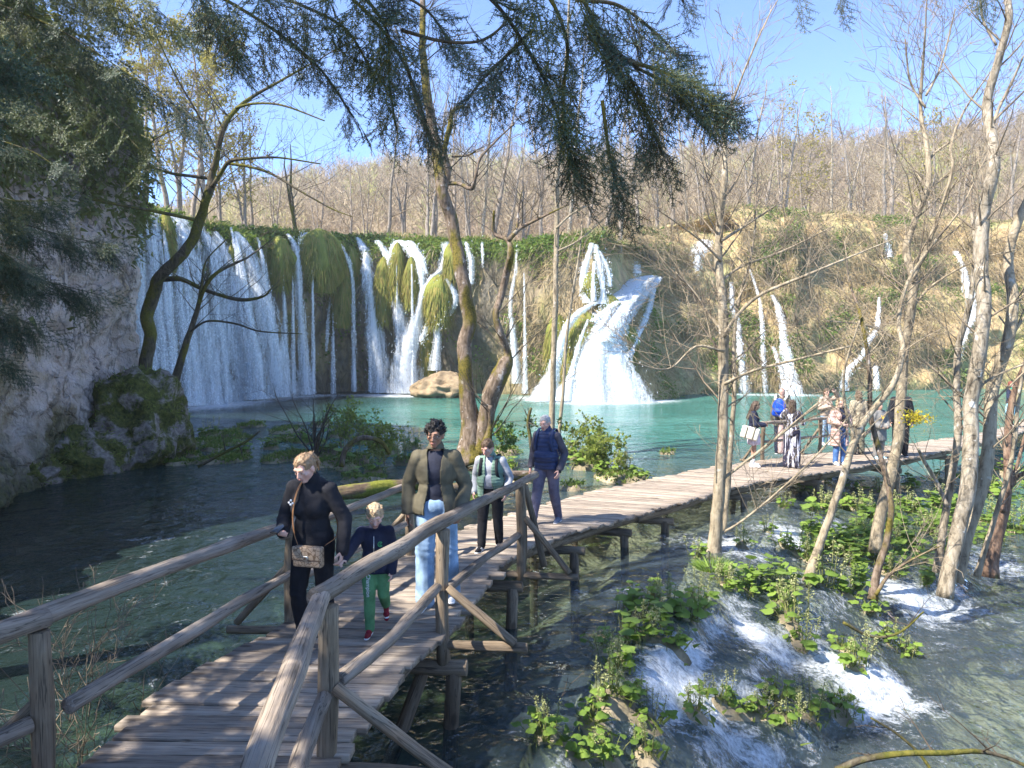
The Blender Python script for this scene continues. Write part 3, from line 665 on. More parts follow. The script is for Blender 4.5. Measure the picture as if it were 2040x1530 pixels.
p = at_z(40, 975, 0); boulder('mossy_boulder', (p[0]-.9, p[1]+.6, .1), (1.3, 1.2, .7), M_mossrock, 14, 'dark mossy boulder at the left edge of the pool', 'boulder', None, 400)
p = at_z(888, 790, 0); boulder('boulder', (p[0], p[1]-.6, .5), (2.0, 1.4, 1.15), M_tan, 5, 'tan boulder at the foot of the falls behind the mossy tree', 'boulder')

# greenery clinging to the top and ledges of the pale cliff
m_ = np.clip(sstep(6.0, 10.5, LCZ)*.9+.5*sstep(.2, .5, fbm(np.stack([LCX, LCY, LCZ], -1)*.5, 3, 141))*sstep(3, 7, LCZ), 0, 1)*(LCY > 13)*(LCY < 30)
p_ = (m_/m_.sum()).ravel(); n = 15000; k = RNG.choice(len(p_), n, p=p_); LN = np.stack([np.repeat(LCN[:, :1], NVc, 1), np.repeat(LCN[:, 1:], NVc, 1), 0*LCX], -1).reshape(-1, 3)
q = np.stack([LCX, LCY, LCZ], -1).reshape(-1, 3)[k]+LN[k]*RNG.uniform(0, .7, (n, 1))*RNG.random((n, 1))+RNG.normal(0, .12, (n, 3))
cl_ = np.clip(.5+.8*fbm(q*.9, 2, 143), 0, 1); D = unit(RNG.normal(0, .8, (n, 3))+LN[k]*.6+[0, 0, -.5]); mb = MB(); mb.blades(q, D, unit(np.cross(D, RNG.normal(0, 1, (n, 3)))), RNG.uniform(.1, .34, n), RNG.uniform(.05, .15, n), .12, cl_*.7+.3*RNG.random(n), 2)
M_scrub = mat_leaf('cliff_scrub', (.05, .07, .02), (.24, .25, .075), .3, .6)
tag(mb.build('cliff_scrub', M_scrub), kind='stuff', label='dark scrub and creepers hanging over the top of the pale cliff', cat='scrub')
# ================================================================== BOARDWALK AND RAILINGS
def wood_mat(name, c1, c2, c3, vs, crack=.0, rough=.85):
    t = NT(name); v = t.pos(vs, True)
    r = t.math('ADD', t.rnd(), t.attr())
    ad = t.n('ShaderNodeVectorMath', operation='ADD'); t.set(ad, 0, v); cx = t.n('ShaderNodeCombineXYZ'); t.set(cx, 0, t.math('MULTIPLY', r, 31.)); t.set(cx, 1, t.math('MULTIPLY', r, 17.)); t.set(ad, 1, cx.outputs[0]); v = ad.outputs[0]
    a = t.noise(v, 1., 6, .65, .3); b = t.noise(t.pos((1, 1, 1), True), 3., 4); g = t.noise(v, 3.3, 3, .6)
    c = t.ramp(a, [(.3, c1), (.5, c2), (.7, c3)])
    c = t.mix(t.mr(b, .45, .7, 0, .55), c, c3)
    c = t.mix(t.mr(g, .30, .40, .75, 0), c, (.03, .025, .02))
    w_ = t.noise(t.pos(tuple(q*(2.6 if q > 2 else .55) for q in vs), True), 1.3, 2, .5, .2); c = t.mix(t.mr(t.math('ABSOLUTE', t.math('SUBTRACT', w_, .5)), .0, .022, .8, 0), c, (.03, .024, .018))
    kn = t.n('ShaderNodeTexVoronoi'); t.set(kn, 'Vector', t.pos(tuple(.35*q if q > 2 else q*2.2 for q in vs), True)); t.set(kn, 'Scale', 1.2); c = t.mix(t.mr(kn.outputs['Distance'], .10, .2, .7, 0), c, (.06, .042, .028))
    tint = t.math('FRACT', t.math('MULTIPLY', r, 7.31)); 
    hs = t.n('ShaderNodeHueSaturation'); t.set(hs, 'Color', c); t.set(hs, 'Value', t.mr(tint, 0, 1, .72, 1.25)); c = hs.outputs[0]
    return t.done(t.bsdf(c, rough, t.bump(t.math('ADD', a, t.math('MULTIPLY', g, .6)), .7, .02), .25))
M_plank = wood_mat('weathered_plank', (.175, .135, .10), (.335, .268, .205), (.43, .36, .285), (.9, 16, 16))
M_log = wood_mat('weathered_log', (.10, .078, .058), (.24, .19, .145), (.40, .335, .27), (11, 11, .8))
M_post = wood_mat('brown_post', (.09, .066, .045), (.21, .155, .10), (.33, .26, .18), (12, 12, .9))
M_rust = mat_simple('rusty_nail', (.03, .025, .02), (.08, .05, .03), 30)
walk = empty('boardwalk', (-.5, 6, 0), 0, 'weathered plank boardwalk curving over the stream towards the falls', 'boardwalk')
ORG = np.array([-.5, 6, 0])
mid = (DL+DR)/2; arc = np.r_[0, np.cumsum(np.linalg.norm(np.diff(mid, axis=0), axis=1))]
pl = []; s = .0
while s < arc[-1]-.3:
    w_ = RNG.uniform(.135, .2); pl.append((s, w_)); s += w_+RNG.uniform(.008, .022)
def plank_mesh(mb, a0, a1, b0, b1, z, a, local=True):
    """a0,a1 left edge near/far; b0,b1 right edge near/far"""
    n = 9; u = np.linspace(0, 1, n)[:, None]
    la = np.array(a0)*(1-u)+np.array(b0)*u; lb = np.array(a1)*(1-u)+np.array(b1)*u
    sd = RNG.integers(0, 9999)
    j = np.stack([u[:, 0]*5, np.full(n, sd*.37), np.zeros(n)], -1)
    dirn = unit(lb-la); wob = .007*vn(j, 3)[:, None]; wob2 = .007*vn(j+9, 4)[:, None]
    la = la+dirn*wob; lb = lb+dirn*wob2; cup = .004*vn(j+5, 5)
    th = RNG.uniform(.042, .055); e = .006
    rows = []
    for (p, ins, zz) in ((la, 0, -th), (la, 0, -e), (la, e, 0), (lb, -e, 0), (lb, 0, -e), (lb, 0, -th)):
        q = p+dirn*ins; rows.append(np.c_[q[:, 0], q[:, 1], z+zz+cup])
    V = np.stack(rows, 1); K = 6
    i = np.arange(n-1)[:, None]*K; k = np.arange(K)[None]; k2 = (k+1) % K
    Fq = np.stack([i+k, i+k2, i+K+k2, i+K+k], -1).reshape(-1, 4)
    ends = [np.array([[5, 4, 3, 2], [5, 2, 1, 0]]), np.array([[0, 1, 2, 5], [2, 3, 4, 5]])+(n-1)*K]
    mb.add(V.reshape(-1, 3), [Fq]+ends, a)
    return V
far_mb = MB()
def edge_at(s):
    t_ = np.interp(s, arc, np.linspace(0, 1, 700)); return deck_at(t_)
for k, (s, w_) in enumerate(pl):
    l0, r0 = edge_at(s); l1, r1 = edge_at(s+w_)
    ax = unit(r0[:2]-l0[:2]); ja, jb = RNG.normal(0, .045), RNG.normal(0, .045)
    jl, jr = RNG.normal(0, .012), RNG.normal(0, .012)
    # a plank keeps one width along its length
    m0, m1 = (l0[:2]+r0[:2])/2, (l1[:2]+r1[:2])/2
    fd = unit(m1-m0); Lh = np.linalg.norm(r0[:2]-l0[:2])/2
    ratio = np.clip(np.linalg.norm(l1[:2]-l0[:2])/max(np.linalg.norm(r1[:2]-r0[:2]), .02), .6, 1.6)
    a0, a1 = l0[:2]-ax*(ja), l1[:2]-ax*ja; b0, b1 = r0[:2]+ax*jb, r1[:2]+ax*jb
    z = (l0[2]+r0[2])/2+RNG.normal(0, .005)
    if k < 100:
        c = np.r_[(a0+a1+b0+b1)/4, z]; ang = math.atan2(ax[1], ax[0]); R = np.array([[math.cos(ang), math.sin(ang)], [-math.sin(ang), math.cos(ang)]])
        loc = [R@(q-c[:2]) for q in (a0, a1, b0, b1)]
        mb = MB(); plank_mesh(mb, *loc, 0, RNG.random())
        o = mb.build('plank', M_plank, walk, smooth=False); o.location = c-ORG; o.rotation_euler = (0, 0, ang)
    else: plank_mesh(far_mb, a0-ORG[:2], a1-ORG[:2], b0-ORG[:2], b1-ORG[:2], z, RNG.random())
o = far_mb.build('plank', M_plank, walk, smooth=False); tag(o, kind='stuff')
def log(name, P, r, parent=None, org=(0, 0, 0), mat=None, n=12, nz=.12, seed=None, K=None, knots=0):
    P = np.asarray(P, float)-np.asarray(org)
    if len(P) == 2: P = np.linspace(P[0], P[1], 8)
    else: P = catmull(P, max(14, len(P)*6))
    seed = seed if seed is not None else int(RNG.integers(0, 999))
    ax = Vector(P[-1]-P[0]).normalized(); q = ax.to_track_quat('Z', 'Y'); R = np.array(q.to_matrix())
    Q = (P-P[0])@R
    L = np.linalg.norm(P[-1]-P[0]); Q = Q+np.c_[.35*np.mean(r)*vn(np.c_[Q[:, 2]*1.7, 0*Q[:, 2]+seed, 0*Q[:, 2]], 1), .35*np.mean(r)*vn(np.c_[Q[:, 2]*1.7, 0*Q[:, 2]+seed+5, 0*Q[:, 2]], 2), 0*Q[:, 2]]
    rr = np.interp(np.linspace(0, 1, len(Q)), np.linspace(0, 1, np.size(r)), np.atleast_1d(r))
    rr = rr*(1+.10*vn(np.c_[Q[:, 2]*2.6, 0*Q[:, 2]+seed*1.3, 0*Q[:, 2]], 7))
    # slightly rounded sawn ends
    Qe = np.vstack([Q[0], Q[0]+(Q[1]-Q[0])*.02, Q[1:-1], Q[-1]+(Q[-2]-Q[-1])*.02, Q[-1]]); re = np.r_[rr[0]*.88, rr[0], rr[1:-1], rr[-1], rr[-1]*.88]
    mb = MB(); mb.tube(Qe, re, n, True, nz, seed, RNG.random()*.3)
    o = mb.build(name, mat or M_log, parent); o.location = P[0]; o.rotation_mode = 'QUATERNION'; o.rotation_quaternion = q
    return o
# stringers and trestles under the deck
for sgn, off in ((0, .22), (1, .22)):
    pts = []
    for t_ in np.linspace(0, .97, 34):
        l, r = deck_at(t_); ax = unit(r-l); p = l+ax*off if sgn == 0 else r-ax*off; pts.append([p[0], p[1], (l[2]+r[2])/2-.15])
    pts = np.array(pts)
    for i in range(0, 33, 3): 
        seg = pts[i:i+4]
        if len(seg) > 1: log('beam', seg+[0, 0, .008*(i % 2)], .07, walk, ORG, M_post)
def trestle(s, over=.25, dz=0):
    l, r = edge_at(s); ax = unit(np.r_[(r-l)[:2], 0]); z = (l[2]+r[2])/2-.30
    a = np.r_[l[:2], z]-ax*over; b = np.r_[r[:2], z]+ax*over
    log('cross_beam', [a, b], .07, walk, ORG, M_post)
    for q, k in ((a+ax*.14, 0), (b-ax*.14, 1)):
        log('support_post', [q+[0, 0, .0], q+[RNG.normal(0, .02), RNG.normal(0, .02), -2.0]], .07, walk, ORG, M_post)
def s_near(p):
    i = np.argmin((DR[:, 0]-p[0])**2+(DR[:, 1]-p[1])**2); return arc[i]
for p in ((-.58, 6.27), (.0, 8.6), (.9, 10.75), (2.0, 12.2), (2.95, 13.25), (5.1, 15.5), (7.3, 17), (10.2, 19), (12.9, 21.2)): trestle(s_near(p)+.02, .18 if p[1] < 11 else .02)
log('brace', [(-.75, 6.5, .5), (-1.05, 6.1, -.25)], .06, walk, ORG, M_post)
def rlog(name, P, r, *a, **k): return log(name, P, np.asarray(r)*.72, *a, **{**dict(nz=.2, knots=0), **k})
def rail_thing(org, lab): return empty('wooden_railing', org, 0, lab, 'railing'), np.array(org, float)
# --- right railing (nearest the viewer)
rr_, ro = rail_thing((-.9, 5, .85), 'thick weathered log railing with three braced posts on the near right edge of the boardwalk')
A, B, C = (-1.13, 4.36), (-.62, 6.3), (.10, 8.55)
ZT = 1.80
rlog('top_rail', [(-.80, 1.55, 1.70), (-.93, 2.6, 1.76), (-1.07, 3.6, 1.81), (-1.15, 4.42, 1.83)], [.085, .082, .08, .078], rr_, ro, n=14, seed=5)
rlog('top_rail', [(-1.17, 4.30, 1.83), (-.88, 5.3, 1.84), (-.62, 6.3, 1.82), (-.28, 7.4, 1.79), (.10, 8.55, 1.77), (.30, 9.15, 1.76)], [.085, .085, .08, .075, .07, .06], rr_, ro, n=14, seed=9)
for k, ((x, y), b) in enumerate(zip((A, B, C), (.55, .55, .6))):
    rlog('post', [(x, y, b), (x+.01, y, 1.76)], [.085, .078] if k else [.09, .085], rr_, ro, M_post, n=14)
rlog('lower_rail', [(-1.1, 4.45, 1.27), (-.85, 5.3, 1.24), (-.64, 6.22, 1.26)], [.07, .065, .06], rr_, ro)
rlog('lower_rail', [(-.60, 6.38, 1.2), (-.28, 7.4, 1.17), (.08, 8.5, 1.15)], [.06, .058, .055], rr_, ro)
rlog('lower_rail', [(-.95, 2.4, .98), (-1.0, 3.1, 1.12), (-1.13, 3.75, 1.12), (-1.12, 4.28, 1.25)], [.075, .07, .075, .07], rr_, ro)
ndir = {0: (.98, -.15), 1: (.98, -.12), 2: (.93, -.2)}
for k, ((x, y), bz, Lo, zt) in enumerate(zip((A, B, C), (.74, .72, .66), (.85, .72, .68), (1.28, 1.26, 1.36))):
    d = np.array(ndir[k]); e = np.array([x, y])+d*Lo
    rlog('outrigger', [(x-.25*d[0], y-.25*d[1], bz), (e[0]+.05*d[0], e[1], bz+.01)], .058, rr_, ro, M_post)
    rlog('brace', [(x+.06, y-.03, zt), (e[0]-.06, e[1]-.02, bz+.07)], [.055, .05], rr_, ro, M_post)
rlog('brace', [(C[0]+.06, C[1]+.12, 1.72), (C[0]+.28, C[1]+.15, .72)], .055, rr_, ro, M_post)
# --- left railing
lr_, lo_ = rail_thing((-2.5, 5.2, .85), 'long weathered log railing along the near left edge of the boardwalk above the dark pool')
L1, L2, L3 = (-2.64, 4.02), (-2.02, 6.6), (-1.27, 8.95)
rlog('top_rail', [(-3.6, 2.75, 1.78), (-3.05, 3.4, 1.77), (-2.62, 4.06, 1.80)], [.08, .08, .075], lr_, lo_, n=14)
rlog('top_rail', [(-2.80, 3.85, 1.77), (-2.45, 5.0, 1.78), (-2.05, 6.5, 1.73), (-1.98, 6.75, 1.73)], [.08, .078, .07, .06], lr_, lo_, n=14, seed=12)
rlog('top_rail', [(-2.08, 6.5, 1.66), (-1.7, 7.6, 1.68), (-1.22, 9.05, 1.68)], [.06, .058, .055], lr_, lo_)
for (x, y) in (L1, L2, L3): rlog('post', [(x, y, .5), (x-.01, y, 1.74)], [.082, .076], lr_, lo_, M_post, n=14)
rlog('lower_rail', [(-2.58, 4.12, 1.27), (-2.35, 5.1, 1.27), (-2.0, 6.62, 1.29)], [.068, .066, .055], lr_, lo_, seed=4)
rlog('lower_rail', [(-3.2, 3.1, 1.2), (-2.68, 3.96, 1.24)], .062, lr_, lo_)
rlog('lower_rail', [(-1.97, 6.7, 1.2), (-1.27, 8.92, 1.2)], .05, lr_, lo_)
for (x, y), Lo in ((L1, .7), (L2, .62), (L3, .6)):
    rlog('outrigger', [(x+.2, y-.03, .76), (x-Lo, y+.06, .74)], .055, lr_, lo_, M_post)
    rlog('brace', [(x-.05, y, 1.33), (x-Lo+.08, y+.06, .80)], .048, lr_, lo_, M_post)
# --- far railing behind the group
fr_, fo_ = rail_thing((7, 19.6, .5), 'low log railing on the far lake side of the boardwalk behind the group')
fp = [(6.6, 19.1), (8.7, 20.45), (10.9, 21.75)]
for i, (x, y) in enumerate(fp):
    rlog('post', [(x, y, .2), (x, y, 1.42)], .075, fr_, fo_, M_post)
    d = unit(np.array([-.55, .83])); rlog('brace', [(x+d[0]*.04, y+d[1]*.04, 1.15), (x+d[0]*.6, y+d[1]*.6, .42)], .05, fr_, fo_, M_post); rlog('outrigger', [(x-d[0]*.1, y-d[1]*.1, .40), (x+d[0]*.7, y+d[1]*.7, .38)], .05, fr_, fo_, M_post)
    if i < len(fp)-1:
        x2, y2 = fp[i+1]; rlog('top_rail', [(x-.05, y, 1.45), (x2+.05, y2, 1.45+.012*(i % 2))], .06, fr_, fo_); rlog('lower_rail', [(x, y, .95), (x2, y2, .95)], .05, fr_, fo_)
# ================================================================== TREES AND PLANTS
def bark(name, base, dark, light, patch=None, pth=.62, moss=None, mth=.5, sc=1.):
    t = NT(name); v = t.pos((3, 3, .9), True); a = t.noise(v, 4*sc, 6, .65, .3); b = t.noise(t.pos((1, 1, 1), True), 5*sc, 4); d = t.noise(t.pos((1, 1, .5), True), 1.6*sc, 4); h = t.noise(t.pos((2, 2, 9), True), 2.2*sc, 3)
    c = t.ramp(a, [(.32, dark), (.5, base), (.68, light)])
    c = t.mix(t.mr(h, .64, .70, 0, .7), c, dark)
    if patch: c = t.mix(t.mr(b, pth, pth+.05, 0, .85), c, patch)
    if moss:
        m = t.noise(t.pos((1, 1, 1), True), 22*sc, 3)
        c = t.mix(t.mr(d, mth, mth+.08), c, t.ramp(m, [(.3, moss[0]), (.7, moss[1])]))
    return t.done(t.bsdf(c, .9, t.bump(t.math('ADD', a, b), .8, .03), .15))
M_alder = bark('pale_alder_bark', (.32, .26, .175), (.12, .095, .065), (.42, .35, .25), (.46, .42, .35), .64, ((.32, .27, .04), (.25, .25, .07)), .66)
M_lichen = bark('lichen_bark', (.30, .25, .18), (.07, .056, .04), (.43, .37, .29), (.54, .52, .46), .61, ((.40, .31, .05), (.25, .25, .07)), .66)
M_dark = bark('dark_mossy_bark', (.085, .07, .045), (.035, .03, .02), (.14, .12, .085), (.30, .30, .27), .72, ((.07, .075, .015), (.16, .14, .03)), .46)
M_moss_t = bark('mossy_bark', (.17, .125, .088), (.06, .044, .03), (.28, .22, .17), (.40, .36, .32), .62, ((.06, .055, .012), (.20, .155, .035)), .48)
M_grey = bark('grey_bark', (.27, .225, .18), (.12, .10, .08), (.38, .33, .28))
M_red = bark('reddish_bark', (.22, .14, .095), (.10, .065, .045), (.32, .23, .165), None, .6, ((.10, .11, .02), (.22, .21, .05)), .60)
t = NT('twig_wood'); M_twig = t.done(t.bsdf(t.mix(t.attr(), (.12, .095, .07), (.38, .30, .20)), .85, None, .2))
t = NT('dark_twig_wood'); M_dtwig = t.done(t.bsdf(t.mix(t.attr(), (.045, .036, .028), (.15, .12, .085)), .85, None, .2))
def grow(rs, out, p, d, L, r, lev, wob=.16, up=.05, kids=(3, 5), ang=.8, step=.22, rmin=.003, f0=.2, droop=0.):
    n = max(3, int(L/step)); st = L/n; p = np.array(p, float); d = unit(np.array(d, float)); r0 = r
    cuts = np.sort(rs.uniform(f0, .97, rs.integers(kids[0], kids[1]+1))) if lev > 0 else []
    ci = 0
    for i in range(n):
        d = unit(d+rs.normal(0, wob, 3)*.6+np.array([0, 0, up-droop*(i/n)])); q = p+d*st
        r2 = max(r0*(1-.8*(i+1)/n), rmin); out.append((p, q, r, r2))
        while ci < len(cuts) and cuts[ci] <= (i+1)/n:
            ax = unit(np.cross(d, rs.normal(0, 1, 3))); dc = unit(d*math.cos(ang)+ax*math.sin(ang)*rs.uniform(.6, 1.2))
            grow(rs, out, q, dc, L*rs.uniform(.3, .62)*(1.15-.5*cuts[ci]), max(r2*.62, rmin), lev-1, wob*1.1, up, kids, ang, step, rmin, .15, droop); ci += 1
        p, r = q, r2
def segs_of(out): return [np.array([o[i] for o in out]) for i in range(4)]
def trace(path, Y, wig=0.):
    """pixel path (px, py, width px) at distance Y (number, or pair base/top) to world points and radii"""
    P = np.array(path, float); n = len(P)
    Yv = np.linspace(Y[0], Y[1], n) if isinstance(Y, (tuple, list)) else np.full(n, float(Y))
    pts = np.array([at_y(a, b, y) for (a, b, w), y in zip(P, Yv)]); r = P[:, 2]*Yv/F*.41
    if wig: pts[:, 1] += wig*np.arange(n)/n*np.sin(np.arange(n)*1.7)
    q = catmull(np.c_[pts, r], n*5); return q[:, :3], np.maximum(q[:, 3], .003)
def traced_tree(lab, trunk, Y, bm, tm, limbs=(), twigs=12,  tl=(.8, 2.), tstart=.25, lev=2, seed=1, name='tree', cat='tree', group=None, flare=1.25, up=.05, ang=None, nz=.1, bare_base=True, tr=.35, hd=.55, ntw=3, leaves=None):
    rs = np.random.default_rng(seed)
    P, R = trace(trunk, Y, .25); R = R*(1+(flare-1)*np.exp(-np.linspace(0, 1, len(R))*14))
    org = P[0].copy(); root = empty(name, org, 0, lab, cat, group)
    mb = MB(); 
    P = P+.12*R[:, None]*np.stack([vn(np.c_[np.arange(len(P))*.5, 0*R+seed, 0*R], 1), vn(np.c_[np.arange(len(P))*.5, 0*R+seed+3, 0*R], 2), 0*R], -1)
    mb.tube(P-org, R, 12, True, nz, seed, 0); mb.build('trunk', bm, root)
    out = []
    starts = [(P, R, tstart, twigs)]
    for L in limbs:
        path, Yl = L[0], L[1] if len(L) > 1 else Y
        p, r = trace(path, Yl, .3)
        mb = MB(); mb.tube(p-org, r, 8, True, nz, seed+1, 0); mb.build('branch', bm, root)
        starts.append((p, r, .2, max(3, int(twigs*.5))))
    for (p, r, f, n) in starts:
        for k in range(int(n*1.5)):
            i = int(rs.uniform(f, .99)*(len(p)-1)); tdir = unit(p[min(i+1, len(p)-1)]-p[max(i-1, 0)])
            az = rs.uniform(0, 2*PI); d = unit(np.array([math.cos(az), math.sin(az)*.8, hd])+tdir*.35)
            L = rs.uniform(*tl); grow(rs, out, p[i], d, L, min(r[i]*tr*.8, .02), lev, up=up, kids=(ntw-1, ntw+1))
    # the leader runs out into a twig
    p, r, _, _ = starts[0]; grow(rs, out, p[-1], p[-1]-p[-3], tl[1]*.8, r[-1], lev, up=up)
    a, b, c, d = segs_of(out); mb = MB(); mb.segs(a-org, b-org, c, d, 4, np.repeat(rs.random(max(1, len(a)//5+1)), 5)[:len(a)])
    mb.build('crown', tm, root)
    if leaves:
        m_, n_, sz = leaves; k = rs.integers(0, len(b), n_); D = unit(rs.normal(0, 1, (n_, 3)))
        mb = MB(); mb.blades(b[k]-org+rs.normal(0, .05, (n_, 3)), D, unit(np.cross(D, rs.normal(0, 1, (n_, 3)))), rs.uniform(.5, 1, n_)*sz, rs.uniform(.3, .6, n_)*sz, .05, rs.random(n_), 2); mb.build('foliage', m_, root)
    return root
# ---- the mossy tree in the middle
traced_tree('thick mossy crooked tree rising through the middle with two trunks', [(940,925,62),(938,880,44),(935,820,38),(927,740,34),(925,690,33),(936,640,34),(928,590,33),(916,530,31),(908,480,30),(897,430,30),(884,390,28),(874,330,26),(862,260,24),(850,180,20),(843,90,16),(841,0,13),(840,-120,10)], (20.6, 21.2), M_moss_t, M_dtwig,
  [([(958,905,44),(966,850,40),(976,800,44),(992,755,44),(1008,722,38),(1012,706,18),(1000,670,17),(988,630,16),(998,590,17),(1009,545,18),(1017,510,17),(1012,480,10),(985,462,9),(984,420,5)], (20.5, 20.0)), ([(1012,480,12),(1035,455,10),(1065,440,8),(1100,425,4),(1135,405,3)], (20.0, 19.4)), ([(1030,458,7),(1033,420,5),(1040,380,3)], 19.9),
   ([(882,395,14),(893,340,14),(886,300,12),(897,255,12),(903,218,10),(925,206,8)], (21, 20.2)), ([(890,365,11),(915,366,9),(940,376,11),(948,355,8),(956,315,7),(985,280,5),(1025,250,3)], (21, 20)), ([(866,290,10),(840,240,8),(820,160,6),(790,60,4)], (21, 20)), ([(900,312,6),(930,308,5),(948,302,4)], 20.8), ([(968,890,26),(976,850,14),(977,808,10)], 20.2)],
  14, (.8, 2.6), .62, 2, 7, flare=1.5, nz=.2)
# ---- the two slanting trees on the left boulder
traced_tree('dark mossy tree slanting right from the boulder with a wavy trunk', [(284,830,36),(288,760,32),(292,712,30),(303,665,28),(291,632,29),(305,585,29),(318,555,27),(350,522,26),(378,482,25),(400,430,22),(414,400,20),(421,372,22),(418,352,18),(434,305,14),(452,255,12),(470,215,10),(505,185,8),(560,165,6),(625,130,4)], (24.2, 22.5), M_dark, M_dtwig,
  [([(326,556,14),(360,556,12),(400,574,10),(440,588,9),(480,597,9),(520,590,6),(545,575,3)], (24, 22)), ([(423,372,11),(440,342,10),(458,322,10),(500,318,7),(550,312,5),(635,323,3)], (23, 22)), ([(450,325,8),(490,330,7),(540,346,6),(600,382,5),(660,415,3),(700,430,2)], (23, 21.5)), ([(470,215,8),(500,205,6),(560,210,5),(650,245,3)], (22.5, 21.5)), ([(418,355,9),(380,350,8),(340,345,7),(290,325,6),(300,280,4),(350,250,3)], (23.5, 22)), ([(400,440,8),(330,425,8),(250,410,7),(140,393,6),(60,395,4)], (23.5, 20.5)), ([(430,300,6),(400,240,5),(350,150,4),(310,60,3)], (23, 22))],
  16, (.9, 2.8), .5, 2, 17, nz=.15)
traced_tree('thin dark leaning tree beside the wavy one at the waterline', [(326,860,26),(340,800,22),(352,750,19),(370,695,17),(381,650,13),(392,610,11),(410,575,10),(435,545,8),(470,520,6)], (23.0, 22.0), M_dark, M_dtwig,
  [([(380,660,6),(410,640,5),(470,645,5),(520,660,4),(600,665,2)], (22.5, 21.5)), ([(395,605,7),(400,560,6),(412,520,4),(455,480,3)], 22.3)], 7, (.6, 1.6), .5, 2, 23, nz=.15)
# ---- thin tree in the centre and its companion
traced_tree('thin straight tree growing behind the man in the navy vest', [(1097,905,15),(1100,820,14),(1103,700,14),(1106,600,13),(1108,500,12),(1110,420,12),(1110,360,11),(1116,270,10),(1124,180,8),(1130,90,7),(1134,-20,5)], 24.5, M_alder, M_twig, [([(1108,455,6),(1140,425,5),(1190,400,3)], 24), ([(1112,500,5),(1150,480,4),(1200,440,3)], 24), ([(1110,360,5),(1085,330,4),(1050,320,2)], 24)], 14, (.8, 2.2), .35, 2, 31)
traced_tree('slender sapling leaning against the thin straight tree', [(1112,880,8),(1122,780,8),(1128,680,7),(1138,600,6),(1152,520,5),(1160,460,3)], 24.0, M_alder, M_twig, [], 8, (.5, 1.4), .3, 2, 33)
# ---- alders in the rapids on the right
traced_tree('slim pale alder standing nearest to the boardwalk with grass round its foot', [(1419,1140,36),(1424,1080,30),(1430,1000,29),(1436,900,26),(1441,800,25),(1443,720,25),(1440,660,25),(1437,600,22),(1435,520,20),(1436,440,18),(1437,370,16),(1443,300,11),(1452,240,7),(1475,160,5),(1500,90,4)], (12.0, 12.3), M_alder, M_twig,
  [([(1443,765,9),(1500,740,7),(1590,715,6),(1680,690,4)], (12, 11)), ([(1443,670,11),(1465,635,9),(1510,590,8),(1600,550,7),(1700,510,5),(1800,470,3)], (12, 11.2)), ([(1437,480,8),(1500,440,6),(1560,400,4)], (12.2, 12.8)), ([(1440,660,9),(1410,620,7),(1380,580,6),(1340,545,4)], (12.1, 12.7)), ([(1436,400,8),(1410,330,6),(1400,270,4)], 12.2), ([(1442,700,8),(1390,690,6),(1330,735,4),(1250,720,3)], (12, 11.3)), ([(1437,520,7),(1400,480,5),(1340,440,3),(1300,420,2)], (12.2, 11.6)), ([(1436,560,7),(1480,530,6),(1560,500,5),(1650,455,3)], (12.2, 12.6)), ([(1432,960,8),(1490,920,7),(1560,860,7),(1620,800,5)], (12.05, 11.6)), ([(1424,1070,7),(1480,1040,6),(1570,960,5),(1640,880,4),(1720,800,3)], (12, 11.6))],
  26, (.7, 2.0), .3, 2, 41, flare=1.35)
traced_tree('thin yellowish stem right behind the slim pale alder', [(1440,1060,14),(1450,980,13),(1456,880,12),(1460,780,11),(1464,690,9),(1476,600,8),(1490,520,6),(1500,450,4)], 12.9, M_alder, M_twig, [], 10, (.6, 1.6), .3, 2, 43)
traced_tree('leaning pale stem bent to the right in front of the pink coat', [(1608,1160,22),(1630,1100,19),(1652,1030,18),(1672,965,18),(1700,890,17),(1735,830,15),(1770,770,14),(1792,700,12),(1800,640,10),(1815,560,8),(1850,480,6)], (11.4, 11.8), M_alder, M_twig, [([(1705,880,8),(1690,820,7),(1680,740,6),(1700,640,4)], 11.6)], 8, (.6, 1.8), .3, 2, 47)
traced_tree('pale forked alder left of the lichen covered group of trunks', [(1742,1100,26),(1755,1030,25),(1772,950,25),(1786,880,24),(1797,800,23),(1806,700,22),(1813,600,20),(1816,560,20),(1812,500,17),(1826,440,15),(1838,380,14),(1845,300,12),(1846,210,9),(1838,120,6),(1830,60,4)], (13.2, 13.5), M_alder, M_twig,
  [([(1816,560,12),(1850,490,11),(1868,430,9),(1890,340,8),(1900,290,7),(1930,220,5),(1960,150,3)], (13.2, 13)), ([(1843,330,7),(1870,300,6),(1910,270,4),(1960,200,3)], 13.4), ([(1838,385,7),(1890,350,6),(1950,320,4)], 13.3), ([(1844,215,6),(1820,160,5),(1800,80,3)], 13.5), ([(1845,190,6),(1880,130,5),(1900,20,3)], 13.5), ([(1812,620,7),(1860,570,6),(1940,520,4),(2010,500,3)], (13.3, 12.7)), ([(1806,690,7),(1740,650,5),(1650,640,3)], (13.3, 13.8))], 22, (.7, 2.2), .35, 2, 53, flare=1.3)
traced_tree('narrow mossy stem crossing in front of the forked alder', [(1738,1195,20),(1750,1140,17),(1765,1080,16),(1770,1000,14),(1760,920,13),(1742,830,12),(1725,740,10),(1710,640,8),(1702,560,5)], (11.3, 12), M_moss_t, M_twig, [([(1745,1185,10),(1775,1150,8),(1820,1110,5),(1860,1080,3)], 11.2)], 9, (.6, 1.6), .35, 2, 59)
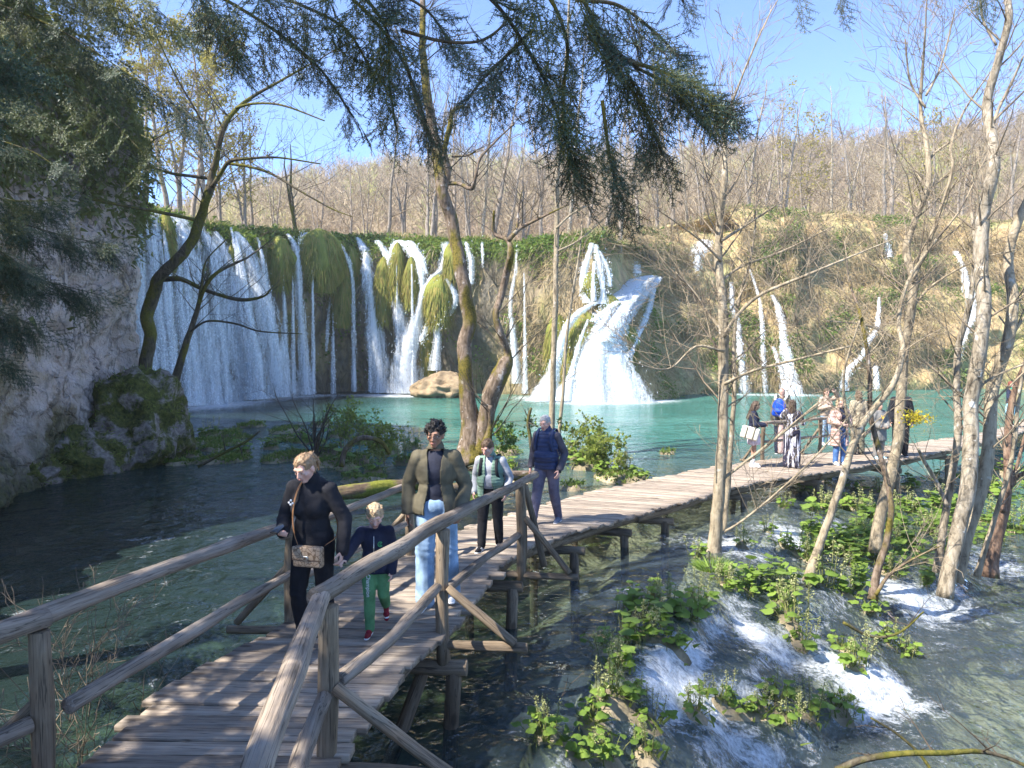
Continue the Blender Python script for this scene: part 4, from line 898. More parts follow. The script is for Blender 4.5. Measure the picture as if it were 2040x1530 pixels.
traced_tree('tall lichen blotched trunk with black scars running out of the top of the picture', [(1882,1190,35),(1896,1120,34),(1912,1040,34),(1926,960,35),(1936,880,34),(1940,800,33),(1946,700,32),(1955,600,31),(1962,500,30),(1964,420,30),(1968,340,27),(1974,280,24),(1980,200,21),(1987,120,18),(1992,40,16),(1996,-60,13)], (11.6, 12.2), M_lichen, M_twig,
  [([(1974,262,8),(1995,215,7),(2015,160,6),(2022,120,4)], 12.1), ([(1985,90,6),(1965,30,5),(1950,-20,4)], 12.2), ([(1940,820,8),(1960,770,7),(2000,740,5),(2038,720,4)], 11.8)], 12, (.6, 2.0), .35, 2, 61, flare=1.1)
traced_tree('pale trunk leaning right out of the lichen covered group', [(1905,1160,29),(1925,1080,29),(1945,1000,31),(1962,920,30),(1975,840,29),(1988,760,28),(2000,680,26),(2010,600,25),(2020,520,22),(2034,440,20),(2050,360,16)], (11.9, 12.6), M_alder, M_twig, [([(1995,720,9),(2030,660,7),(2060,600,5)], 12.2)], 9, (.6, 1.8), .3, 2, 67, flare=1.1)
traced_tree('thin speckled stem at the left of the lichen covered group', [(1866,1140,18),(1880,1060,17),(1893,960,17),(1903,860,17),(1910,780,16),(1916,700,15),(1924,600,13),(1934,500,10),(1950,420,7)], 12.4, M_lichen, M_twig, [([(1888,1010,10),(1870,960,9),(1840,920,8),(1815,890,6)], 12.3)], 9, (.6, 1.6), .35, 2, 71)
traced_tree('leaning thin stem between the lichen covered group and the reddish tree', [(1945,1150,14),(1970,1080,12),(1990,1000,11),(2010,900,10),(2035,800,9),(2060,700,8)], 13.0, M_alder, M_twig, [], 6, (.6, 1.4), .3, 2, 73)
traced_tree('reddish brown mossy footed tree at the right edge', [(1972,1150,28),(1985,1090,25),(1996,1030,24),(2002,960,20),(2012,880,18),(2025,800,16),(2042,700,14),(2060,600,12)], 13.6, M_red, M_twig, [([(1998,1020,14),(2025,960,12),(2060,930,10)], 13.5), ([(2000,985,9),(2030,940,8),(2050,820,6)], 13.5)], 8, (.6, 1.6), .3, 2, 79, flare=1.4)
# yellow blossom at the end of the broken bough
rs = np.random.default_rng(5); mb = MB(); c = at_y(1826, 832, 12.3); n = 260
q = c+rs.normal(0, 1, (n, 3))*[.14, .1, .07]; D = unit(rs.normal(0, 1, (n, 3))); mb.blades(q-c, D, unit(np.cross(D, rs.normal(0, 1, (n, 3)))), .05, .03, .0, rs.random(n), 2)
o_, sg = [], MB(); 
for k in range(14): sg.segs([[0, 0, -.05]], [rs.normal(0, 1, 3)*[.15, .1, .08]], .004, .002, 4, .4)
bl = empty('blossom_spray', c, 0, 'yellow blossom spray at the tip of a bough by the far deck', 'blossom'); M_yel = mat_leaf('yellow_blossom', (.55, .42, .02), (.75, .62, .05), .4); mb.build('blossom', M_yel, bl); tag(sg.build('twig', M_twig, bl), kind='stuff')
M_spring = mat_leaf('spring_leaf', (.12, .17, .03), (.34, .38, .08), .45, .5)
# ---- bare shrub by the islet, twigs at the left, dead branch in the pool
def bush(lab, loc, n, L, seed, mat, r=.02, lev=2, up=.06, spread=.8, name='shrub', cat='shrub', leaves=None, group=None):
    rs = np.random.default_rng(seed); out = []; root = empty(name, loc, 0, lab, cat, group)
    for k in range(n):
        az = rs.uniform(0, 2*PI); d = [math.cos(az)*spread*rs.uniform(.2, 1), math.sin(az)*spread*rs.uniform(.2, 1), 1]
        grow(rs, out, rs.normal(0, .07, 3)*[1, 1, 0], d, rs.uniform(*L), r*rs.uniform(.6, 1.1), lev, up=up)
    a, b, c, d = segs_of(out); mb = MB(); mb.segs(a, b, c, d, 4, rs.random(len(a))*.4+.3*rs.random()); mb.build('stem', mat, root)
    if leaves:
        m_, n_, sz = leaves; k = rs.integers(0, len(b), n_); D = unit(rs.normal(0, 1, (n_, 3)))
        mb = MB(); mb.blades(b[k]+rs.normal(0, .06, (n_, 3)), D, unit(np.cross(D, rs.normal(0, 1, (n_, 3)))), rs.uniform(.6, 1, n_)*sz, rs.uniform(.5, .8, n_)*sz, .05, rs.random(n_), 2); mb.build('foliage', m_, root)
    return root
p = at_z(632, 905, .1); bush('bare mossy shrub on the islet left of the curly haired man', (p[0], p[1], 0), 9, (1.2, 2.8), 3, M_dtwig, .05)
p = at_z(690, 905, .1); bush('leafy half bare bush on the islet behind the blonde woman', (p[0], p[1], .1), 9, (.7, 1.6), 5, M_twig, .02, leaves=(M_spring, 900, .11))
p = at_z(760, 925, .1); bush('low leafy bush by the mossy log', (p[0], p[1], .1), 8, (.4, 1.0), 6, M_twig, .015, leaves=(M_spring, 900, .12))
bush('fine bare twigs rising from the water beyond the left railing', (-3.9, 6.4, -.05), 11, (.6, 1.2), 9, M_twig, .007, 2)
bush('fine bare twigs in the lower left beside the lower rail', (-3.25, 5.3, -.1), 9, (.6, 1.1), 10, M_twig, .006, 2)
p = at_z(1000, 915, .1); bush('leafy bush at the foot of the mossy tree', (p[0], p[1], .2), 8, (.5, 1.2), 11, M_twig, .012, leaves=(M_ivy, 600, .11))
p = at_z(1230, 950, .1); bush('green leafy bush on the bank right of the vest man', (p[0]-.4, p[1]+.6, .1), 9, (.4, .9), 12, M_twig, .012, leaves=(M_spring, 1000, .13))
p = at_z(1160, 925, .1); bush('loose green bush between the vest man and the lake', (p[0], p[1], .1), 9, (.5, 1.1), 13, M_twig, .012, leaves=(M_spring, 700, .12))
def stick(lab, path, Y, mat, name='fallen_branch', seed=3, tw=5):
    rs = np.random.default_rng(seed); P, R = trace(path, Y, .1); org = P[0].copy(); root = empty(name, org, 0, lab, 'branch')
    mb = MB(); mb.tube(P-org, R, 8, True, .15, seed, 0); mb.build('limb', mat, root)
    out = []
    for k in range(tw):
        i = int(rs.uniform(.2, .95)*(len(P)-1)); grow(rs, out, P[i], rs.normal(0, 1, 3)+[0, 0, .4], rs.uniform(.2, .6), R[i]*.5, 1)
    a, b, c, d = segs_of(out); mb = MB(); mb.segs(a-org, b-org, c, d, 4, .3); tag(mb.build('twig', M_dtwig, root), kind='stuff'); return root
stick('dark arched dead branch low in the blue pool at the bottom right', [(1665,1535,18),(1720,1515,16),(1800,1500,14),(1880,1495,13),(1950,1500,12),(2010,1515,10),(2060,1530,8)], 6.6, M_dark)
stick('thin dark stick slanting over the rapids in the lower right', [(1735,1430,5),(1790,1465,6),(1830,1500,7),(1850,1530,8)], 7.2, M_dark, tw=2)
stick('dead twiggy branch lying by the leafy clump in the rapids', [(1680,1240,8),(1740,1270,7),(1790,1260,6),(1835,1215,4)], 10.3, M_dark, seed=8)
stick('pale bent reed stalk over the dark water at the bottom', [(1070,1470,5),(1085,1430,4),(1098,1392,4),(1125,1410,3)], 6.9, M_alder, seed=9, tw=1)
stick('thin grey driftwood branch in front of the boulder islets', [(395,930,8),(440,905,7),(490,880,6),(520,858,4)], 19.5, M_dark, seed=12)
stick('curved mossy root arching over the islet by the bush', [(680,930,14),(688,895,13),(720,872,12),(760,880,11),(775,905,9)], 19.5, M_moss_t, seed=13, tw=2)
stick('dark crooked stick standing in the water left of the vest man', [(1060,905,9),(1056,870,9),(1052,840,8),(1058,812,6)], 19.8, M_dark, seed=15, tw=4)
# mossy log
P = np.array([at_z(660, 985, .12), at_z(740, 975, .15), at_z(830, 962, .15)]); P[:, 2] = [.12, .16, .14]
lg = log('mossy_log', P, [.17, .19, .17], None, mat=M_mossrock if False else None, nz=.2); lg.data.materials[0] = bark('log_moss', (.13, .09, .06), (.05, .04, .03), (.2, .15, .1), None, .6, ((.10, .11, .015), (.24, .24, .04)), .40)
tag(lg, 'moss covered log lying in the pool behind the blonde woman', 'log')
P = np.array([at_z(865, 985, .1), at_z(1010, 955, .15), at_z(1075, 945, .2)]); P[:, 2] = [.1, .2, .2]
lg = log('fallen_log', P, [.13, .14, .12], None, mat=M_moss_t); tag(lg, 'bare brown log lying behind the boy in the green vest', 'log')
p = at_z(1905, 1005, -.4)
# ---- trees on the rim of the barrier and on the slope behind
def bare_proto(seed, H, r, forks=1, lev=3, foliage=None, nb=16, mat=None, el=.75):
    rs = np.random.default_rng(seed); out = []
    root = empty('bare_tree', (0, 0, -200)); mb = MB()
    for f in range(forks):
        ln = rs.normal(0, .08, 2) if forks == 1 else rs.normal(0, .16, 2)
        K = 12; tt_ = np.linspace(0, 1, K)
        P = np.c_[ln[0]*H*tt_**1.3+.12*rs.normal(0, 1, K).cumsum()*.5, ln[1]*H*tt_**1.3+.12*rs.normal(0, 1, K).cumsum()*.5, H*tt_-.8]; R = r*(1-.85*tt_)*(1 if f == 0 else .8)
        mb.tube(P, R, 7, True, .1, seed)
        for k in range(nb):
            u = rs.uniform(.22, .97); i = min(int(u*(K-1)), K-2); p = P[i]+(P[i+1]-P[i])*(u*(K-1)-i); az = rs.uniform(0, 2*PI)
            grow(rs, out, p, [math.cos(az), math.sin(az), el*rs.uniform(.4, 1.5)], H*rs.uniform(.14, .32)*(1.2-.7*u), max(R[i]*.4, .02), lev-1, wob=.2, up=.07, kids=(3, 5), step=.55, rmin=.011)
    mb.build('trunk', mat or M_grey, root)
    a, b, c, d = segs_of(out); mb = MB(); mb.segs(a, b, c, d, 3, np.clip(rs.random(len(a))*.4+.35, 0, 1)); mb.build('crown', M_twig, root)
    if foliage:
        m_, n_ = foliage; k = rs.integers(0, len(b), n_); D = unit(rs.normal(0, 1, (n_, 3)))
        mb = MB(); mb.blades(b[k]+rs.normal(0, .2, (n_, 3)), D, unit(np.cross(D, rs.normal(0, 1, (n_, 3)))), rs.uniform(.12, .3, n_), rs.uniform(.08, .2, n_), .1, rs.random(n_), 2); mb.build('foliage', m_, root)
    return root
M_bud = mat_leaf('spring_buds', (.22, .20, .03), (.42, .36, .08), .4, .7)
PRO = {'s': bare_proto(201, 13, .22), 't': bare_proto(202, 18, .30, nb=20), 'f': bare_proto(203, 14, .22, 2), 'm': bare_proto(204, 12, .16, 3, nb=10), 'b': bare_proto(205, 17, .24, 1, 3, (M_bud, 2600), 22), 'c': bare_proto(206, 13, .2, 2, 3, (M_bud, 1500)), 'd': bare_proto(207, 9, .25, 2, 2, None, 7, M_dark, .9), 'w': bare_proto(208, 22, .26, 1, 3, None, 18, M_lichen)}
DESC = {'s': 'medium grey leafless tree', 't': 'tall grey leafless tree', 'f': 'fork trunked leafless tree', 'm': 'cluster of slim stems', 'b': 'tall yellow budding tree', 'c': 'yellow budding forked tree', 'd': 'dark gnarled stubby tree', 'w': 'very tall pale barked tree'}
RT = [(262,415,60,'b',3),(292,415,100,'t',2),(338,418,40,'b',2),(356,420,120,'f',4),(378,420,80,'b',6),(403,420,20,'b',2.5),(440,440,190,'c',5),(487,448,215,'c',2),(500,448,240,'s',6),(590,458,290,'d',1.5),(545,460,300,'m',8),(640,464,320,'m',12),(700,468,300,'s',12),(772,470,215,'s',2),(808,470,240,'f',3),(735,468,310,'m',9),(852,472,160,'m',2),(868,472,190,'f',4),(902,474,180,'s',9),(936,476,230,'m',4),(962,476,130,'w',5),(985,478,150,'t',8),(1010,478,240,'s',7),(1040,480,260,'m',10),(1078,480,200,'f',12),(1135,478,80,'w',4),
      (1165,476,250,'s',9),(1205,474,190,'t',9),(1238,474,230,'f',6),(1272,472,200,'s',5),(1310,470,250,'m',4),(1340,468,140,'t',10),(1368,468,160,'w',8),(1400,466,220,'m',5),(1490,440,150,'f',7),(1520,450,190,'t',12),(1555,440,170,'m',5),(1600,425,210,'c',9),(1655,415,160,'w',3),(1690,412,210,'f',4),(1722,425,240,'m',10),(1762,425,190,'s',3),(1775,430,170,'f',8),(1860,430,220,'c',12),(1905,435,240,'m',6),(1950,438,210,'s',8),(2015,440,190,'f',5)]
LM = [(262,'above the left end of the falls'), (370,'above the middle of the wide water curtain'), (480,'above the right of the wide water curtain'), (590,'above the forked waterfall'), (690,'between the forked and slim waterfalls'), (770,'above the slim waterfall'), (860,'above the branching waterfall'), (960,'just right of the mossy tree'), (1030,'above the hair thin waterfall'), (1130,'left of the twin waterfall'), (1215,'above the broad cascade'), (1320,'right of the broad cascade'), (1400,'behind the slim pale alder'), (1530,'above the bald man'), (1660,'above the women in pale coats'), (1770,'above the dark coats'), (1920,'behind the lichen covered trunks'), (2030,'on the bank by the right edge')]
first = {}; lmc = {}
NUMW = ['', 'second ', 'third ', 'fourth ', 'fifth ', 'sixth ', 'seventh ', 'eighth ']
HT = {'s': 13, 't': 18, 'f': 14, 'm': 12, 'b': 17, 'c': 13, 'd': 9, 'w': 22}
RT = sorted(RT)
def rim_place(px, back):
    i = int(np.argmin(np.abs(cpx[:, -1]-px)+1e3*(CY[:, -1] < 30))); k = int(np.clip(np.searchsorted(dd, back), 0, NPL-1))
    return i, k
dd = np.linspace(0, 1, NPL+1)[1:]**1.5*48
for (px, pyb, pyt, ty_, back) in RT:
    # where the plateau surface passes under this picture column at that set-back
    bx_, by_ = proj(np.stack([PX, PY, PZ], -1)); kk = int(np.clip(np.searchsorted(dd, back), 1, NPL-1))
    i = int(np.argmin(np.abs(bx_[:, kk]-px))); loc = (PX[i, kk], PY[i, kk], PZ[i, kk])
    y = loc[1]; H = (CAMZ+(703-pyt)/F*y)-loc[2]; sc = np.clip(H/HT[ty_], .55, 1.6)
    o = PRO[ty_] if ty_ not in first else copy_tree(PRO[ty_]); first[ty_] = 1
    o.location = loc; o.rotation_euler = (0, 0, random.uniform(0, 6.28)); o.scale = (sc, sc, sc)
    lm = min(LM, key=lambda q: abs(q[0]-px))[1]; key = (ty_, lm); n_ = lmc.get(key, 0); lmc[key] = n_+1
    lab = DESC[ty_]+' '+lm+((', '+NUMW[n_]+'from left') if n_ else '')
    tag(o, lab, 'tree', 'leafless trees on the barrier')
# bushes on the grassy bank
BB = [(1345,560),(1400,600),(1420,640),(1500,500),(1560,480),(1610,520),(1650,470),(1680,560),(1640,640),(1700,600),(1780,560),(1820,620),(1850,540),(1760,480),(1930,480),(1990,560),(1960,640),(2020,620),(1880,690),(1990,700),(1460,520),(1300,520),(1250,470),(960,640),(990,560),(1050,620),(1075,560),(1350,480),(1640,700),(1850,600)]
bush_p = [bush('x', (0, 0, -200), 14, (1.2, 2.6), 300+k, M_twig, .035, 2, .03, 1.1) for k in range(3)]
BB = sorted(BB); cnt = {}
for k, (px, py) in enumerate(BB):
    y = cliff_depth(px, py)-.1; c = at_y(px, py+12, y); o = bush_p[k] if k < 3 else copy_tree(bush_p[k % 3])
    o.location = c; o.rotation_euler = (random.uniform(.1, .5), 0, random.uniform(0, 6)); s_ = random.uniform(.7, 1.25); o.scale = (s_, s_, s_)
    lm = min([(975,'right of the mossy tree'), (1060,'by the hair thin waterfall'), (1290,'at the broad cascade top'), (1400,'right of the broad cascade'), (1500,'above the ochre rock streams'), (1620,'behind the pink coat'), (1770,'by the stepped rivulet'), (1900,'behind the forked alder'), (2000,'behind the leaning trunk')], key=lambda q: abs(q[0]-px))[1]
    hgt_ = 'high' if py < 530 else ('midway' if py < 620 else 'low'); key = (lm, hgt_); n_ = cnt.get(key, 0); cnt[key] = n_+1
    tag(o, 'bare twiggy bush %s on the bank %s%s' % (hgt_, lm, (', '+NUMW[n_]+'from left') if n_ else ''), 'shrub', 'bare bushes on the grassy bank')
# ---- plants in the rapids
M_butter = mat_leaf('butterbur_leaf', (.11, .19, .03), (.30, .42, .08), .45, .45)
M_flow = mat_leaf('pale_floret', (.26, .30, .10), (.5, .48, .24), .35, .8)
M_stalk = mat_simple('green_stalk', (.12, .14, .04), (.2, .2, .07), 20, .7, 0)
def butter(seed, leafs, stalks, tall):
    rs = np.random.default_rng(seed); root = empty('waterside_plant', (0, 0, -200)); lf = MB(); st = MB(); fl = MB(); roots = MB()
    for k in range(leafs):
        az = rs.uniform(0, 2*PI); rad = rs.uniform(.15, 1.)*.34; h = rs.uniform(.08, .3)*(1.3-rad)
        b = np.array([math.cos(az)*rad*.45, math.sin(az)*rad*.45, -.05]); e = np.array([math.cos(az)*rad, math.sin(az)*rad, h])
        st.tube(catmull([b, (b+e)/2+[0, 0, .05], e], 6), [.006, .005], 5, False) if False else st.segs([b, (b+e)/2+[0, 0, .04]], [(b+e)/2+[0, 0, .04], e], .007, .005, 4)
        R = rs.uniform(.05, .105); az2 = az+rs.normal(0, .5); out = np.array([math.cos(az2), math.sin(az2), 0]); tilt = rs.uniform(-.1, .55)
        fx = unit(out*math.cos(tilt)-np.array([0, 0, 1])*math.sin(tilt)); sd = unit(np.cross(np.array([0, 0, 1.]), out)); nn = np.cross(fx, sd)
        M = 14; th = np.linspace(-PI, PI, M, endpoint=False)
        rr = R*(1-.55*np.exp(-((np.abs(th)-PI)/.35)**2))*(1+.06*np.sin(th*7+seed)+.05*rs.normal(0, 1, M))
        ring = e+fx*(np.cos(th)*rr*1.05+R*.35)[:, None]+sd*(np.sin(th)*rr)[:, None]+nn*(.18*R*np.cos(th*2)+.08*R*np.sin(th*5)-.25*R*(rr/R)**2)[:, None]
        mid_ = e+fx*R*.2; rin = mid_+(ring-mid_)*.5+nn*.10*R
        V = np.vstack([mid_, rin, ring]); jj = np.arange(M); j2 = (jj+1) % M
        lf.add(V, [np.stack([np.zeros(M, int), 1+jj, 1+j2], -1), np.stack([1+jj, 1+M+jj, 1+M+j2, 1+j2], -1)], rs.random())
    for k in range(stalks):
        az = rs.uniform(0, 2*PI); b = np.array([math.cos(az), math.sin(az), 0])*rs.uniform(0, .22); h = rs.uniform(.3, .55)*tall; e = b*1.25+np.array([rs.normal(0, .03), rs.normal(0, .03), h])
        st.segs([b-[0, 0, .05]], [e], .007, .005, 4); n = 46; u = rs.uniform(.35, 1.05, n)**.8
        q = b+(e-b)*u[:, None]+rs.normal(0, .022, (n, 3))*(1.5-u[:, None]*.6); D = unit(rs.normal(0, 1, (n, 3))+[0, 0, .5])
        fl.blades(q, D, unit(np.cross(D, rs.normal(0, 1, (n, 3)))), rs.uniform(.02, .045, n), .018, 0, rs.random(n), 2)
    n = 40; az = rs.uniform(0, 2*PI, n); q = np.c_[np.cos(az)*.22*rs.random(n), np.sin(az)*.22*rs.random(n), np.full(n, -.03)]; D = unit(np.c_[np.cos(az), np.sin(az), rs.uniform(-.4, 1.2, n)])
    roots.blades(q, D, unit(np.cross(D, rs.normal(0, 1, (n, 3)))), rs.uniform(.08, .22, n), .012, .12, rs.random(n), 2)
    if leafs: tag(lf.build('foliage', M_butter, root), kind='stuff')
    tag(st.build('stalk', M_stalk, root), kind='stuff')
    if stalks: tag(fl.build('flower', M_flow, root), kind='stuff')
    roots.build('grass_tuft', M_grass, root); return root
KIND = [(13, 4, 1., 'leafy plant with flower stalks'), (19, 1, .9, 'dense leafy plant with one stalk'), (7, 8, 1.1, 'flowering plant with few leaves'), (15, 0, 1., 'leafy plant without flowers'), (10, 5, 1.2, 'plant with pale flower heads')]
BP = [butter(400+k, a, b, c) for k, (a, b, c, d) in enumerate(KIND)]
LMK = [(1230,1340,'in shallows near the boardwalk'), (1350,1210,'right of the dark pool'), (1420,1130,'by the foot of the slim pale alder'), (1590,1250,'in the middle of the rapids'), (1650,1165,'round the foot of the leaning pale stem'), (1740,1230,'by the narrow mossy stem'), (1780,1290,'by the dead twiggy branch'), (1410,1410,'left of the lower white water'), (1590,1420,'right of the lower white water'), (1080,1465,'at the bottom by the bent reed'), (1230,1515,'at the bottom edge of the picture'), (1700,1020,'below the far group'), (1830,1060,'left of the lichen trunks'), (1900,1080,'behind the lichen trunks'), (1990,1000,'at the right edge by the reddish tree'), (1640,970,'just under the far deck edge'), (1530,1050,'by white water under the deck'), (1600,1105,'left of the leaning pale stem'), (680,890,'behind the blonde woman'), (780,905,'on the islet by the young man'), (1180,930,'right of the vest man'), (460,880,'on the islets left of the walkers')]
cnt = {}
order = sorted(range(len(CL)), key=lambda i: CLUMPS[i][0])
used = set()
for i in order:
    (p, s_), (px, py, ps) = CL[i], CLUMPS[i]; kd = int(RNG.integers(0, 5))
    o = BP[kd] if kd not in used else copy_tree(BP[kd]); used.add(kd)
    z = float(bed_z(np.array(p[0]), np.array(p[1]))); wz = float(water_z(np.array(p[0]), np.array(p[1])))
    o.location = (p[0], p[1], max(z, wz)+.01); k = float(np.clip(s_/.36*.95, .55, 1.6)); o.scale = (k, k, k*.9); o.rotation_euler = (0, 0, random.uniform(0, 6.28))
    lm = min(LMK, key=lambda q: (q[0]-px)**2+(q[1]-py)**2)[2]; key = (kd, lm); n_ = cnt.get(key, 0); cnt[key] = n_+1
    tag(o, KIND[kd][3]+' '+lm+((', '+NUMW[n_]+'from left') if n_ else ''), 'plant', 'broad leafed plants in the rapids')
for k in range(5):
    if k not in used:
        for c in list(BP[k].children): bpy.data.objects.remove(c)
        bpy.data.objects.remove(BP[k])
# low water weeds and moss on the humps and islets (stuff)
gx = np.arange(-13, 22.5, .09); gy = np.arange(4, 33, .09); X, Y = np.meshgrid(gx, gy, indexing='ij'); B_ = bed_z(X, Y); W_ = water_z(X, Y)
ok = (B_ > W_-.03) & ((qf(X, Y) > .0) | (Y > 13.5))
# keep clear of the deck
mx = ((DL+DR)/2)[:, :2]
ix = np.argwhere(ok); P = np.stack([X[ok], Y[ok], B_[ok]], -1)
dm = np.min(np.hypot(P[:, None, 0]-mx[None, ::12, 0], P[:, None, 1]-mx[None, ::12, 1]), 1); P = P[dm > 1.25]
vx, vy = proj(P); P = P[(vx > -80) & (vx < 2120) & (P[:, 1] > 4)]
wt = 1/np.maximum(P[:, 1], 6); wt = np.where(P[:, 1] < 14, .35, 1.)*1.; n = 11000; k = RNG.choice(len(P), n, p=wt/wt.sum()); q = P[k]+RNG.normal(0, .04, (n, 3))*[1, 1, .1]
D = unit(RNG.normal(0, .6, (n, 3))+[0, 0, .8]); mb = MB(); mb.blades(q, D, unit(np.cross(D, RNG.normal(0, 1, (n, 3)))), RNG.uniform(.06, .22, n), RNG.uniform(.015, .04, n), RNG.uniform(.05, .15, n), RNG.random(n), 2)
tag(mb.build('water_weeds', M_grass), kind='stuff', label='low green weeds on the humps and islets in the stream', cat='weeds')
n = 7000; k = RNG.choice(len(P), n, p=wt/wt.sum()); q = P[k]+RNG.normal(0, .06, (n, 3))*[1, 1, .3]+[0, 0, .05]; D = unit(RNG.normal(0, 1, (n, 3))+[0, 0, .3]); mb = MB()
mb.blades(q, D, unit(np.cross(D, RNG.normal(0, 1, (n, 3)))), RNG.uniform(.04, .11, n), RNG.uniform(.03, .09, n), .02, RNG.random(n), 2)
tag(mb.build('cress', M_ivy), kind='stuff', label='small leaved cress on the humps and islets in the stream', cat='weeds')
# a sunny carpet of broad leaves on the shoal below the far deck and round the tree feet
def leaf_carpet(mb, q, R, rs):
    n = len(q); M = 9; th = np.linspace(-PI, PI, M, endpoint=False)[None]; az = rs.uniform(0, 2*PI, n)[:, None]; tl = rs.uniform(-.2, .7, n)[:, None]
    rr = R[:, None]*(1-.5*np.exp(-((np.abs(th)-PI)/.4)**2))*(1+.12*rs.normal(0, 1, (n, M))); lx = np.cos(th)*rr; ly = np.sin(th)*rr; lz = -lx*np.sin(tl)-.3*rr**2/R[:, None]*rs.uniform(-.5, 1, (n, 1)); lx = lx*np.cos(tl)
    V = np.stack([q[:, :1]+lx*np.cos(az)-ly*np.sin(az), q[:, 1:2]+lx*np.sin(az)+ly*np.cos(az), q[:, 2:]+lz], -1); V = np.concatenate([q[:, None], V], 1)
    b = np.arange(n)[:, None]*(M+1); j = np.arange(M)[None]; j2 = (j+1) % M; mb.add(V.reshape(-1, 3), np.stack([b+0*j, b+1+j, b+1+j2], -1).reshape(-1, 3), np.repeat(rs.random(n), M+1))
rs = np.random.default_rng(64); mb = MB(); st_ = MB()
for (x0, y0, x1, y1, n) in ((1540, 958, 1900, 1000, 700), (1600, 1000, 1900, 1110, 900), (1880, 930, 2060, 1090, 560), (1450, 1130, 1640, 1180, 90), (1700, 1110, 1860, 1180, 160), (1230, 1190, 1330, 1300, 80)):
    pts = []
    while len(pts) < n:
        px, py = rs.uniform(x0, x1), rs.uniform(y0, y1); g = n2(px/60, py/40, 1, 2, 5)
        if g < rs.uniform(-.35, .35): continue
        p = ray_ground(px, py, water_z); pts.append(p)
    q = np.array(pts); z0 = np.maximum(bed_z(q[:, 0], q[:, 1]), water_z(q[:, 0], q[:, 1])); q[:, 2] = z0+rs.uniform(.03, .28, n)
    dm = np.min(np.hypot(q[:, None, 0]-mx[None, ::12, 0], q[:, None, 1]-mx[None, ::12, 1]), 1); q = q[dm > 1.2]; leaf_carpet(mb, q, rs.uniform(.035, .10, len(q)), rs); st_.segs(np.c_[q[:, :2]+rs.normal(0, .05, (len(q), 2)), q[:, 2]-.3], q, .006, .004, 3)
tag(mb.build('leaf_carpet', M_butter), kind='stuff', label='sunny carpet of broad leaves round the tree feet below the far deck', cat='leaves'); tag(st_.build('leaf_stalks', M_stalk), kind='stuff')
# grass round the foot of the slim alder
p = ray_ground(1422, 1140, water_z); n = 420; az = RNG.uniform(0, 2*PI, n); r_ = .12+.12*RNG.random(n); q = np.c_[np.cos(az)*r_, np.sin(az)*r_, np.zeros(n)]; D = unit(np.c_[np.cos(az), np.sin(az), RNG.uniform(.3, 1.4, n)]); mb = MB()
mb.blades(q, D, unit(np.cross(D, RNG.normal(0, 1, (n, 3)))), RNG.uniform(.1, .25, n), .012, .1, RNG.random(n), 2); o = mb.build('grass_tuft', M_butter); o.location = (p[0], p[1], float(water_z(np.array(p[0]), np.array(p[1])))+.05); tag(o, 'bright green grass tuft round the foot of the slim alder', 'grass')
# ================================================================== PEOPLE
def cap_mesh(a, b, ra, rb, n=14, m=5):
    a = np.array(a, float); b = np.array(b, float); d = b-a; L = np.linalg.norm(d); d = d/max(L, 1e-6) if L > 1e-6 else np.array([0, 0, 1.])
    u = unit(np.cross(d, [0, 0, 1.] if abs(d[2]) < .9 else [1., 0, 0])); w = np.cross(d, u); th = np.linspace(0, 2*PI, n, endpoint=False)
    rows = []
    for k in range(m): f = (k+.5)/m*PI/2; rows.append((a-d*ra*math.cos(f), ra*math.sin(f)))
    for k in range(m): f = (m-k-.5)/m*PI/2; rows.append((b+d*rb*math.cos(f), rb*math.sin(f)))
    V = np.concatenate([c+(u[None]*np.cos(th)[:, None]+w[None]*np.sin(th)[:, None])*r for c, r in rows]); K = len(rows)
    i = np.arange(K-1)[:, None]*n; j = np.arange(n)[None]; j2 = (j+1) % n
    Fq = np.stack([i+j, i+j2, i+n+j2, i+n+j], -1).reshape(-1, 4)
    V = np.vstack([V, a-d*ra, b+d*rb]); jj = np.arange(n); k2 = (jj+1) % n
    return V, [Fq, np.stack([k2, jj, np.full(n, K*n)], -1), np.stack([(K-1)*n+jj, (K-1)*n+k2, np.full(n, K*n+1)], -1)]
def ell_mesh(c, r, R=None):
    V, Fc = cap_mesh((0, 0, -1e-4), (0, 0, 1e-4), 1, 1, 20, 8); V = V*np.asarray(r)
    if R is not None: V = V@np.asarray(R).T
    return V+np.asarray(c), Fc
def remesh(prims, vox, smooth=2):
    mb = MB()
    for p in prims:
        V, Fc = cap_mesh(*p[1:5]) if p[0] == 'c' else ell_mesh(p[1], p[2], p[3] if len(p) > 3 else None)
        mb.add(V, Fc)
    o = mb.build('tmp', [], None)
    md = o.modifiers.new('r', 'REMESH'); md.mode = 'VOXEL'; md.voxel_size = vox
    if smooth: ms = o.modifiers.new('s', 'SMOOTH'); ms.iterations = smooth; ms.factor = .5
    dg = bpy.context.evaluated_depsgraph_get(); me = o.evaluated_get(dg).to_mesh()
    V = np.zeros(len(me.vertices)*3); me.vertices.foreach_get('co', V); V = V.reshape(-1, 3)
    N = np.zeros(len(V)*3); me.vertices.foreach_get('normal', N); N = N.reshape(-1, 3)
    Fq = np.zeros(len(me.loops), int); me.loops.foreach_get('vertex_index', Fq); Fq = Fq.reshape(-1, 4)
    o.evaluated_get(dg).to_mesh_clear(); m = o.data; bpy.data.objects.remove(o); bpy.data.meshes.remove(m)
    return V, N, Fq
def rotx(a): c, s = math.cos(a), math.sin(a); return np.array([[1, 0, 0], [0, c, -s], [0, s, c]])
def rotz(a): c, s = math.cos(a), math.sin(a); return np.array([[c, -s, 0], [s, c, 0], [0, 0, 1]])
def roty(a): c, s = math.cos(a), math.sin(a); return np.array([[c, 0, s], [0, 1, 0], [-s, 0, c]])
